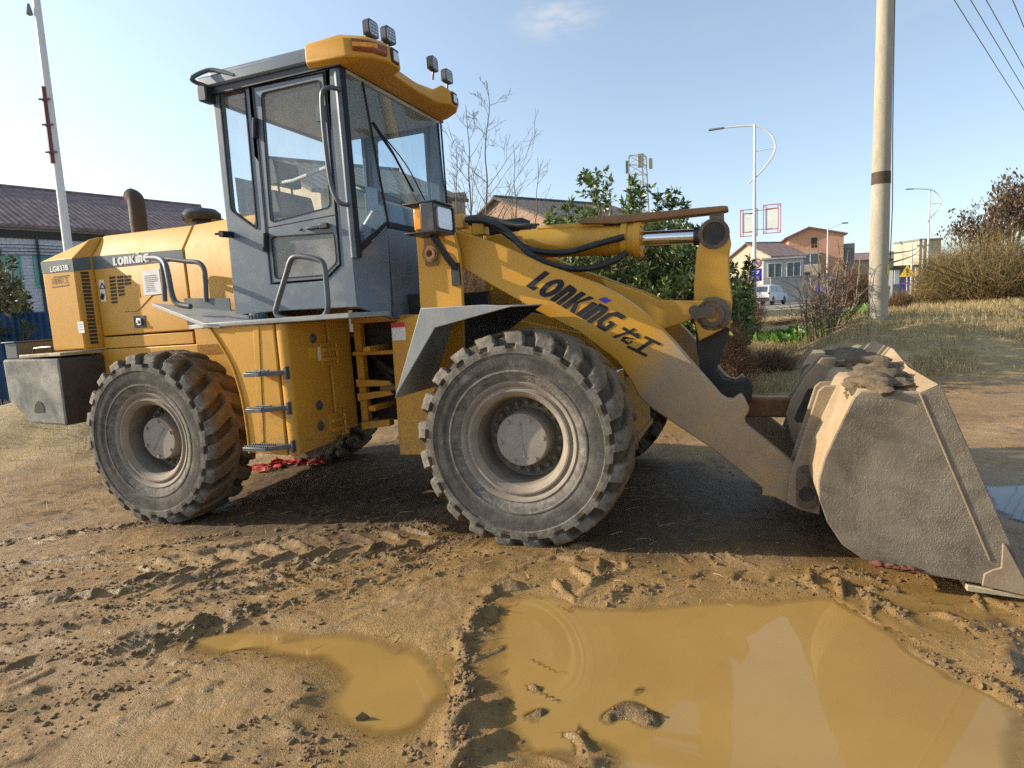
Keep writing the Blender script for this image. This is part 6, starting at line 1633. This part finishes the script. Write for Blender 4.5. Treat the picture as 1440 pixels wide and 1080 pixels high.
# red scraps by the rear tyre
def scrap(label, px, py, w_, seed):
    g = G(px, py, -.03); rg = np.random.default_rng(seed); n = 13
    u, v = np.meshgrid(np.linspace(-.5, .5, n), np.linspace(-.5, .5, n)); z = .10*fbm(u.ravel()+seed, v.ravel(), 4, 4, seed)+.05
    V = np.stack([g[0]+u.ravel()*w_+.05*fbm(u.ravel(), v.ravel()+seed, 5, 2, 3), g[1]+v.ravel()*.22, gh(g[0], g[1])+np.maximum(z, 0)*.5+.012], -1)
    i = np.arange(n-1)[:, None]*n+np.arange(n-1)[None]; Fq = np.stack([i, i+1, i+n+1, i+n], -1).reshape(-1, 4); keep = rg.random(len(Fq)) > .18
    tag(npmesh('red_scrap', V, Fq[keep], M['redp'], None, 30), label, 'litter')
M['redp'] = pm('crumpled red plastic', (.52, .025, .03), .45, 0, .25, 9, (.4, .25, .15), .4, 14)
scrap('crumpled red plastic litter right behind the rear tyre', 372, 652, .34, 3); scrap('torn red sheet lying under the lowest step', 402, 646, .28, 9); scrap('smaller red rag to the right of the step box corner', 440, 649, .22, 5)
# ------------------------------------------------------------------ plants
def leaf_mat(name, cols, rough=.4, trans=.25, spec=.4):
    m, nt = newmat(name)
    g = N(nt, 'ShaderNodeNewGeometry'); v = N(nt, 'ShaderNodeTexCoord').outputs['Object']
    k = mathn(nt, 'ADD', mathn(nt, 'MULTIPLY', g.outputs['Random Per Island'], .75), mathn(nt, 'MULTIPLY', noise(nt, v, 1.8, 4, .6), .35), True)
    c = ramp(nt, k, [(i/(len(cols)-1)*.8+.1, q) for i, q in enumerate(cols)])
    b = N(nt, 'ShaderNodeBsdfPrincipled', {'Base Color': c, 'Roughness': rough, 'Specular IOR Level': spec})
    t = N(nt, 'ShaderNodeBsdfTranslucent', {'Color': c}); s = N(nt, 'ShaderNodeMixShader', {0: trans})
    nt.links.new(b.outputs[0], s.inputs[1]); nt.links.new(t.outputs[0], s.inputs[2])
    o = N(nt, 'ShaderNodeOutputMaterial'); nt.links.new(s.outputs[0], o.inputs[0]); return m
M['leaf'] = leaf_mat('glossy evergreen leaf', [(.022, .052, .013), (.055, .108, .022), (.115, .17, .036), (.25, .27, .07)], .30, .32, .5)
M['leaf2'] = leaf_mat('dull green leaf', [(.025, .04, .018), (.05, .07, .03), (.09, .10, .04), (.16, .13, .03)], .6)
M['leafbrown'] = leaf_mat('dry brown leaf', [(.06, .038, .026), (.12, .07, .042), (.17, .105, .06), (.12, .11, .06)], .8)
M['straw'] = leaf_mat('dry straw grass', [(.20, .145, .06), (.36, .27, .12), (.49, .37, .18), (.58, .46, .25), (.23, .19, .08)], .8, .3, .2)
M['weed'] = leaf_mat('reddish dry weed stalk', [(.10, .055, .03), (.17, .10, .055), (.24, .16, .09)], .9, .1, .2)
M['brushm'] = leaf_mat('ochre dry brush stalk', [(.11, .075, .032), (.20, .14, .06), (.29, .21, .095), (.15, .14, .07)], .9, .15, .2)
M['veg'] = leaf_mat('bright green vegetable leaf', [(.05, .12, .015), (.09, .19, .025), (.14, .27, .04)], .5, .3)
def leaves_mesh(name, P, Dr, ln, wd, mat, parent, seed=0):
    """P (n,3) leaf bases, Dr (n,3) directions, ln lengths, wd widths"""
    rg = np.random.default_rng(seed); n = len(P)
    Dr = Dr/(np.linalg.norm(Dr, axis=1, keepdims=True)+1e-9); r = rg.normal(size=(n, 3)); S = np.cross(Dr, r); S /= np.linalg.norm(S, axis=1, keepdims=True)+1e-9
    Nn = np.cross(S, Dr); ln = ln[:, None]; wd = wd[:, None]
    V = np.stack([P, P+Dr*ln*.5+S*wd*.5+Nn*wd*.12, P+Dr*ln-Nn*ln*.10, P+Dr*ln*.5-S*wd*.5+Nn*wd*.12], 1).reshape(-1, 3)
    Fq = np.arange(4*n).reshape(-1, 4)
    return npmesh(name, V, Fq, mat, parent)
def ribbons(name, A, mid, B, w, mat, parent=None, seed=0):
    """thin tapering blades from A over mid to B"""
    rg = np.random.default_rng(seed); n = len(A); d = B-A; s = np.cross(d, rg.normal(size=(n, 3))); s /= np.linalg.norm(s, axis=1, keepdims=True)+1e-9
    w = w[:, None]
    V = np.stack([A-s*w*.5, A+s*w*.5, mid+s*w*.38, mid-s*w*.38, B+s*w*.12, B-s*w*.12], 1).reshape(-1, 3)
    i = (np.arange(n)*6)[:, None]; Fq = np.concatenate([i+np.array([[0, 1, 2, 3]]), i+np.array([[3, 2, 4, 5]])])
    return npmesh(name, V, Fq, mat, parent)
def branch(bm, p, d, L, r, lev, rg, spread=.6, up=.25, kink=.12, n_kid=3, tips=None, minr=.003, nside=5):
    pts = [Vector(p)]; rr = [r]; k = max(3, int(L/.18)); dv = Vector(d).normalized()
    k = min(k, 9)
    for i in range(k):
        dv = (dv + Vector((rg.normal(0, kink), rg.normal(0, kink), rg.normal(0, kink)+up*.08))).normalized()
        pts.append(pts[-1] + dv*L/k); rr.append(max(minr, r*(1-.72*(i+1)/k)))
    tube(bm, pts, rr, nside, False)
    if tips is not None: tips.append((pts[-1].copy(), dv.copy()))
    if lev <= 0: return
    for j in range(n_kid):
        f = rg.uniform(.3, .95); i = min(int(f*k), k-1); q = pts[i].lerp(pts[i+1], f*k-i); t = (pts[i+1]-pts[i]).normalized()
        a, b = frame_of(t); an = rg.uniform(0, 2*PI); o = (a*math.cos(an)+b*math.sin(an))
        nd = (t + o*spread*rg.uniform(.7, 1.4) + Vector((0, 0, up))).normalized()
        branch(bm, q, nd, L*rg.uniform(.35, .6), max(minr, rr[i]*.6), lev-1, rg, spread, up, kink*1.2, n_kid, tips, minr, max(3, nside-1))
# --- evergreen behind the boom
def evergreen(name, label, env, depth, root, spires, ntw, lsz, mat, py_low, seed, cat='tree', dsp=.8):
    rg = np.random.default_rng(seed); r = empty(name, (0, 0, 0)); tag(r, label, cat)
    bm = BM(); P, Dd = [], []
    ex = [e[0] for e in env]; ey = [e[1] for e in env]
    def twig(tip, dirv, L, nl):
        a = tip-dirv*L
        for t in rg.uniform(0, 1, nl):
            q = a.lerp(tip, t); o = Vector(rg.normal(size=3)); o = (o - dirv*o.dot(dirv)).normalized()
            P.append(q[:]); Dd.append((dirv*.55*rg.uniform(.3, 1.3) + o)[:])
        P.append(tip[:]); Dd.append(dirv[:])
        tube(bm, [a, tip], [.008, .003], 4, False)
    for (px, py, L) in spires:
        tip = D(px, py, depth + rg.normal(0, .25)); dv = Vector((rg.normal(0, .12), rg.normal(0, .12), 1)).normalized()
        twig(tip, dv, L, int(L*105))
        for j in range(int(L*7)):
            t = rg.uniform(.1, .8); q = tip - dv*L*t; o = Vector((rg.normal(), rg.normal(), .9)).normalized(); twig(q+o*.22, o, .22, 16)
        tube(bm, smooth_path([Vector(root)+Vector((rg.normal(0,.03),rg.normal(0,.03),0)), Vector(root).lerp(tip-dv*L, .5)+Vector((0,0,.1)), tip-dv*L], 4), .018, 6, False)
    for i in range(ntw):
        px = rg.uniform(ex[0], ex[-1]); top = np.interp(px, ex, ey); py = top + 10 + (py_low-top-10)*rg.random()**.8
        tip = D(px, py, depth + rg.normal(0, dsp)); c = Vector((root[0], root[1], tip.z-.4)); o = (tip-c).normalized()
        dv = (o*.6 + Vector((rg.normal(0, .3), rg.normal(0, .3), .8))).normalized(); twig(tip, dv, rg.uniform(.25, .5), int(rg.uniform(16, 30)))
        if i % 6 == 0: tube(bm, [Vector(root)+Vector((rg.normal(0,.03),rg.normal(0,.03),0)), Vector(root).lerp(tip, .55)+Vector((0,0,.12)), tip-dv*.3], [.03, .018, .008], 5, False)
    obj('trunk', bm, M['bark'], r, 60)
    P = np.array(P); Dd = np.array(Dd); n = len(P); sz = lsz*rg.uniform(.65, 1.25, n)
    leaves_mesh('crown', P, Dd, sz, sz*.42, mat, r, seed); return r
rx = D(905, 430, 10.8)
evergreen('evergreen_tree', 'dense glossy evergreen tree with upright leafy shoots, right behind the boom cylinder', [(752,318),(790,292),(815,272),(845,292),(870,272),(895,262),(925,290),(950,290),(985,300),(1012,320),(1024,350),(1058,392)], 10.8, (rx.x, rx.y, gh(rx.x, rx.y)), [(822,241,.75),(838,243,.35),(858,252,.55),(888,251,.6),(901,262,.4),(925,272,.35),(944,266,.5),(962,285,.3),(800,285,.3),(776,300,.3),(1052,368,.3)], 1000, .115, M['leaf'], 470, 3)
lb = D(8, 450, 13.5)
evergreen('garden_bush', 'round dull green bush at the far left edge in front of the teal windows', [(-60,365),(-20,352),(10,358),(30,378),(46,415)], 13.5, (lb.x, lb.y, gh(lb.x, lb.y)), [(-5,350,.3),(20,362,.3)], 330, .10, M['leaf2'], 462, 5, 'bush', .7)
# --- bare saplings
def sapling(label, px, py_top, px_base, depth, seed, lev=3, r0=.035, kid=5):
    rg = np.random.default_rng(seed); b = D(px_base, 430, depth); z0 = gh(b.x, b.y); top = D(px, py_top, depth)
    r = empty('bare_sapling', (0, 0, 0)); tag(r, label, 'tree', 'bare saplings behind the cab')
    base = Vector((b.x, b.y, z0-.1)); L = (top-base).length; bm = BM(); k = 12; pts = []; rr = []
    for i in range(k+1):
        t = i/k; p = base.lerp(top, t) + Vector((rg.normal(0, .05), rg.normal(0, .05), 0))*(i not in (0, k)); pts.append(p); rr.append(r0*(1-.88*t)+.002)
    tube(bm, smooth_path(pts, 3), list(np.interp(np.linspace(0, 1, k*3+1), np.linspace(0, 1, k+1), rr)), 7, False); obj('trunk', bm, M['bark'], r, 60)
    bm = BM()
    for j in range(kid*3):
        f = rg.uniform(.28, .97); i = min(int(f*k), k-1); p = pts[i].lerp(pts[i+1], f*k-i); an = rg.uniform(0, 2*PI)
        d = Vector((math.cos(an), math.sin(an)*.7, rg.uniform(.5, 1.1))); branch(bm, p, d, L*(1.06-f)*rg.uniform(.28, .5), max(.006, rr[i]*.5), lev-1, rg, .7, .3, .16, 3, None, .0035, 4)
    obj('branches', bm, M['bark'], r, 60); return r
for a in (('tallest bare sapling, reaching well above the brick house', 684, 113, 682, 14, 1), ('slim bare sapling close to the cab glass', 655, 148, 664, 13.2, 2), ('bare sapling in front of the brick house roof ridge', 722, 203, 722, 14.5, 3, 2, .028, 4), ('rightmost slender bare sapling, above the brick house eave', 756, 222, 754, 15, 4, 2, .024, 4), ('short bushy bare sapling low beside the cab', 642, 215, 646, 12.6, 5, 3, .026, 5)): sapling(*a)
# --- twiggy shrubs
def shrub(name, label, px0, px1, py_top, depth, n, mat, seed, cat='shrub', w=.008, lean=.5, group=None, sub=4, flat=.55, ztop=None):
    rg = np.random.default_rng(seed); a, b = D(px0, py_top, depth), D(px1, py_top, depth); cx, cy = (a.x+b.x)/2, (a.y+b.y)/2; rx_ = abs(b.x-a.x)/2; z0 = gh(cx, cy); H_ = max(.2, (a.z+b.z)/2-z0)
    th = rg.uniform(0, 2*PI, n); rad = np.sqrt(rg.random(n))
    A = np.stack([cx+rx_*.55*rad*np.cos(th), cy+rx_*flat*rad*np.sin(th), np.zeros(n)], -1); A[:, 2] = base_h(A[:, 0], A[:, 1])-.03
    ht = H_*np.sqrt(np.clip(1-.75*rad**2, .1, 1))*rg.uniform(.55, 1.08, n)
    B = A + np.stack([np.cos(th)*rx_*.5*rad + rg.normal(0, .2*rx_*lean, n), np.sin(th)*rx_*flat*.5*rad + rg.normal(0, .2*rx_*lean, n), ht], -1)
    mid = (A+B)/2 + rg.normal(0, .06*H_, (n, 3)); As, Ms, Bs, Ws = [A], [mid], [B], [np.full(n, w)*rg.uniform(.7, 1.4, n)]
    for j in range(sub):
        t = rg.uniform(.25, .95, n)[:, None]; S = np.where(t < .5, A+(mid-A)*t*2, mid+(B-mid)*(t*2-1)); d = rg.normal(size=(n, 3)); d[:, 2] = np.abs(d[:, 2])*.9+.25
        E_ = S + d*(.13*H_)*rg.uniform(.4, 1.3, n)[:, None]; As.append(S); Bs.append(E_); Ms.append((S+E_)/2+rg.normal(0, .02*H_, (n, 3))); Ws.append(np.full(n, w*.6))
    o = ribbons(name, *(np.concatenate(q) for q in (As, Ms, Bs)), np.concatenate(Ws), mat, None, seed); tag(o, label, cat, group); return o
shrub('dry_bush', 'big ochre dry bush filling the right edge above the grass bank', 1300, 1500, 322, 18, 1500, M['brushm'], 1, 'bush', .016, .7, None, 7)
shrub('dry_bush', 'lower ochre dry bush just right of the far street lamp', 1288, 1372, 345, 20, 700, M['brushm'], 2, 'bush', .016, .7, None, 7)
shrub('dry_bush', 'small ochre dry bush at the foot of the far street lamp', 1262, 1322, 402, 19, 420, M['brushm'], 8, 'bush', .012, .7, None, 5)
shrub('bramble_bush', 'brown bramble thicket just left of the concrete pole', 1168, 1232, 368, 26, 800, M['weed'], 3, 'bush', .016, .8, None, 6)
shrub('bramble_bush', 'brown bramble patch to the right of the concrete pole foot', 1246, 1282, 402, 17, 450, M['weed'], 4, 'bush', .01, .8, None, 6)
shrub('leafless_bush', 'tangled leafless bush below the banner lamp post, beside the bell crank', 1018, 1072, 372, 16, 420, M['weed'], 5, 'bush', .010, .8, None, 6)
shrub('weed_clump', 'reddish dry weed clump right behind the bell crank', 1008, 1056, 442, 9.2, 900, M['weed'], 6, 'weeds', .006, .5, None, 4)
shrub('weed_clump', 'low reddish dry weed strip left of the vegetable patch', 1040, 1125, 482, 10.6, 900, M['weed'], 7, 'weeds', .006, .6, None, 4, .3)
shrub('dark_hedge', 'dark dry hedge strip between the road and the vegetable patch', 1072, 1228, 441, 22, 900, M['weed'], 9, 'hedge', .014, .6, None, 5, .15)
shrub('pale_shrub', 'leafless pale shrub standing before the green vegetable patch', 1106, 1218, 345, 12.2, 60, M['twig'], 10, 'shrub', .026, .7, None, 9)
shrub('bramble_bush', 'brown undergrowth massed around the bare saplings', 618, 745, 268, 12.8, 600, M['weed'], 12, 'bush', .009, .7, None, 6)
# brown-leaved tree on the right
rt = D(1418, 420, 23); rgt = np.random.default_rng(21); r = empty('brown_leaved_tree', (rt.x, rt.y, gh(rt.x, rt.y))); tag(r, 'tree with dry brown leaves behind the big ochre bush at the right edge', 'tree')
bm = BM(); tips = []; Ht = D(1420, 262, 23).z-gh(rt.x, rt.y)
tube(bm, [(0,0,-.2),(.05,0,Ht*.3),(.0,.05,Ht*.5)], [.13,.10,.08], 8)
for j in range(14): branch(bm, (0,0,Ht*rgt.uniform(.25,.5)), (rgt.normal(), rgt.normal(), 1.3), Ht*rgt.uniform(.35,.6), .05, 2, rgt, .7, .3, .12, 4, tips, .008)
obj('trunk', bm, M['bark'], r, 60)
P, Dd = [], []
for p, d in tips:
    for k in range(15): P.append((p + Vector(rgt.normal(0, .16, 3)) - d*rgt.uniform(0, .4))[:]); Dd.append((rgt.normal(0, .5), rgt.normal(0, .5), -1+rgt.normal(0, .5)))
P = np.array(P); sz = rgt.uniform(.09, .2, len(P)); leaves_mesh('crown', P, np.array(Dd), sz, sz*.45, M['leafbrown'], r, 2)
# --- ground cover
def tufts(name, label, xy, hmin, hmax, mat, seed, w=.006, z=None):
    rg = np.random.default_rng(seed); n = len(xy); zz = ground(xy[:, 0], xy[:, 1])[0]; A = np.c_[xy, zz-.01]
    h = rg.uniform(hmin, hmax, n); th = rg.uniform(0, 2*PI, n); ln = np.abs(rg.normal(0, .55, n))
    B = A + np.stack([np.cos(th)*ln*h, np.sin(th)*ln*h, h], -1); mid = A + (B-A)*.5 + np.c_[np.zeros((n, 2)), h*.13]
    o = ribbons(name, A, mid, B, rg.uniform(.6, 1.4, n)*w, mat, None, seed); tag(o, label, None, None, 'stuff'); return o
rg = np.random.default_rng(8)
def cand(n, x0, x1, y0, y1, thr=.5, clump=1.4, sd=3):
    x, y = rg.uniform(x0, x1, n), y0+(y1-y0)*rg.random(n)**1.25; g = ground(x, y, False)[2]; k = fbm(x, y, clump, 3, sd)
    m = (g > thr) & (k > -.18 + .4*rg.random(n) - .2); return np.c_[x, y][m]
def not_in(xy, P): return xy[poly_sd(xy[:, 0], xy[:, 1], P) > .1]
vegP = [tuple(D(a, b, d)[:2]) for a, b, d in ((1062,468,15.2),(1110,482,13.6),(1165,486,13.0),(1205,475,13.6),(1222,462,16),(1222,452,19),(1130,454,19),(1062,460,17))]
bank = np.concatenate([not_in(cand(42000, 2.2, 15, 9.0, 15.5), vegP), not_in(cand(26000, 4, 24, 13, 26), vegP)])
tufts('dry_grass', 'dry straw grass covering the bank on the right', bank, .04, .17, M['straw'], 1, .009)
lf = np.concatenate([cand(7000, -11, -2.0, 6.4, 12, .25), np.c_[rg.uniform(-6.5, -3.0, 1500), rg.uniform(5.2, 8.2, 1500)]])
tufts('dead_grass', 'thin dead grass by the rear wheel and earth heap on the left', lf, .03, .11, M['straw'], 2, .006)
sxy = np.c_[rg.uniform(-4.2, 1.2, 1500), rg.uniform(2.6, 6.5, 1500)]
zz = ground(sxy[:, 0], sxy[:, 1])[0]; n = len(sxy); A = np.c_[sxy, zz+.004]; th = rg.normal(.4, .9, n); L_ = rg.uniform(.03, .10, n); B = A + np.stack([np.cos(th)*L_, np.sin(th)*L_, rg.uniform(0, .02, n)], -1)
tag(ribbons('straw_bits', A, (A+B)/2+np.array([0, 0, .004]), B, np.full(n, .0035), M['straw'], None, 4), 'loose bits of straw trodden into the mud', None, None, 'stuff')
n = 4200; xy = np.c_[rg.uniform(min(p[0] for p in vegP), max(p[0] for p in vegP), n), rg.uniform(min(p[1] for p in vegP), max(p[1] for p in vegP), n)]
xy = xy[(poly_sd(xy[:, 0], xy[:, 1], vegP) < 0)]; n = len(xy); zz = ground(xy[:, 0], xy[:, 1])[0]
P = np.c_[xy, zz]; Dd = np.c_[rg.normal(0, .8, (n, 2)), np.abs(rg.normal(.7, .3, n))]; sz = rg.uniform(.12, .30, n)
tag(leaves_mesh('vegetable_patch', P, Dd, sz, sz*.55, M['veg'], None, 6), 'bright green vegetable patch beyond the grass bank', None, None, 'stuff')
# far tree line closing the horizon
n = 9000; ang = rg.uniform(math.radians(8), math.radians(172), n); R0 = rg.uniform(170, 260, n); x, y = R0*np.cos(ang), R0*np.sin(ang)
hh = (2.6 + 3.4*np.clip(fbm(x, y, .03, 3, 4)+.4, 0, 1.2))*rg.random(n)**.6; P = np.c_[x, y, .4+hh]; Dd = rg.normal(size=(n, 3)); Dd[:, 2] = np.abs(Dd[:, 2]); sz = rg.uniform(1.0, 2.4, n)
tag(leaves_mesh('far_treeline', P, Dd, sz, sz*.8, M['leafbrown'], None, 7), 'low brown tree line along the horizon', None, None, 'stuff')
# ------------------------------------------------------------------ camera, light, sky
cam = bpy.data.cameras.new('camera'); co = bpy.data.objects.new('camera', cam); COL.objects.link(co)
cam.sensor_width = 36; cam.sensor_fit = 'HORIZONTAL'; cam.lens = F/1440*36; cam.clip_end = 6000; cam.clip_start = .05
Mc = Matrix.Identity(4)
for i in range(3):
    Mc[i][0] = CR[i][0]; Mc[i][1] = CR[i][2]; Mc[i][2] = -CR[i][1]; Mc[i][3] = CC[i]
co.matrix_world = Mc; SC.camera = co
SUN_EL = math.radians(23); LIGHT_HEAD = math.radians(7.5)      # light travels along (cos h, -sin h)
ldir = Vector((math.cos(LIGHT_HEAD)*math.cos(SUN_EL), -math.sin(LIGHT_HEAD)*math.cos(SUN_EL), -math.sin(SUN_EL)))
sl = bpy.data.lights.new('sun', 'SUN'); sl.energy = 4.7; sl.angle = math.radians(.5); sl.color = (1, .87, .68)
so = bpy.data.objects.new('sun', sl); COL.objects.link(so); so.rotation_euler = ldir.to_track_quat('-Z', 'Y').to_euler()
w = bpy.data.worlds.new('World'); SC.world = w; w.use_nodes = True
nt = w.node_tree; nt.nodes.clear()
sky = nt.nodes.new('ShaderNodeTexSky'); sky.sky_type = 'NISHITA'; sky.sun_disc = False
sky.sun_elevation = SUN_EL; sky.sun_rotation = math.atan2(-ldir.x, -ldir.y)
sky.air_density = 1.0; sky.dust_density = 1.0; sky.ozone_density = 2.0; sky.altitude = 0
bg = nt.nodes.new('ShaderNodeBackground'); bg.inputs['Strength'].default_value = .10
# hazy winter air: a pale veil over the clear sky, thicker towards the low sun, with a few faint cloud wisps
tcw = nt.nodes.new('ShaderNodeTexCoord')
mpw = N(nt, 'ShaderNodeMapping', {'Scale': (1, 1, 3.2)}); nt.links.new(tcw.outputs['Generated'], mpw.inputs[0])
cl = maprange(nt, noise(nt, mpw.outputs[0], 2.6, 7, .6), .60, .80, 0, .22)
dt = nt.nodes.new('ShaderNodeVectorMath'); dt.operation = 'DOT_PRODUCT'; nt.links.new(tcw.outputs['Generated'], dt.inputs[0]); dt.inputs[1].default_value = (-math.cos(LIGHT_HEAD), math.sin(LIGHT_HEAD), .12)
gl_ = mathn(nt, 'POWER', maprange(nt, dt.outputs['Value'], -.05, .95), 1.6)
sep = nt.nodes.new('ShaderNodeSeparateXYZ'); nt.links.new(tcw.outputs['Generated'], sep.inputs[0])
low = mathn(nt, 'POWER', mathn(nt, 'SUBTRACT', 1.0, mathn(nt, 'ABSOLUTE', sep.outputs[2]), True), 3.0)
k = mathn(nt, 'ADD', mathn(nt, 'ADD', 1.0, mathn(nt, 'MULTIPLY', low, .8)), mathn(nt, 'MULTIPLY', gl_, 2.3))
vs = nt.nodes.new('ShaderNodeVectorMath'); vs.operation = 'SCALE'; vs.inputs[0].default_value = (1.10, 1.28, 1.45); nt.links.new(k, vs.inputs['Scale'])
va = nt.nodes.new('ShaderNodeVectorMath'); va.operation = 'ADD'; nt.links.new(sky.outputs[0], va.inputs[0]); nt.links.new(vs.outputs[0], va.inputs[1])
cd_ = Vector(ray(783, 26)).normalized(); ud = nt.nodes.new('ShaderNodeVectorMath'); ud.operation = 'SUBTRACT'; nt.links.new(tcw.outputs['Generated'], ud.inputs[0]); ud.inputs[1].default_value = cd_
um = N(nt, 'ShaderNodeMapping', {'Scale': (1, 1, 2.3)}); nt.links.new(ud.outputs[0], um.inputs[0]); ul = nt.nodes.new('ShaderNodeVectorMath'); ul.operation = 'LENGTH'; nt.links.new(um.outputs[0], ul.inputs[0])
puff = mathn(nt, 'MULTIPLY', maprange(nt, ul.outputs['Value'], .075, .012), maprange(nt, noise(nt, mpw.outputs[0], 19, 6, .6), .36, .62, .1, .75))
cl = mathn(nt, 'MAXIMUM', cl, puff)
skc = mixc(nt, cl, va.outputs[0], (5.2, 5.3, 5.4))
nt.links.new(skc, bg.inputs[0])
ow = nt.nodes.new('ShaderNodeOutputWorld'); nt.links.new(bg.outputs[0], ow.inputs[0])
SC.view_settings.view_transform = 'Standard'; SC.view_settings.look = 'None'; SC.view_settings.exposure = 0.64; SC.view_settings.gamma = 1
SC.render.engine = 'CYCLES'
try: SC.cycles.use_denoising = False
except Exception: pass
SC.cycles.sample_clamp_indirect = 4; SC.cycles.max_bounces = 7; SC.cycles.transparent_max_bounces = 24
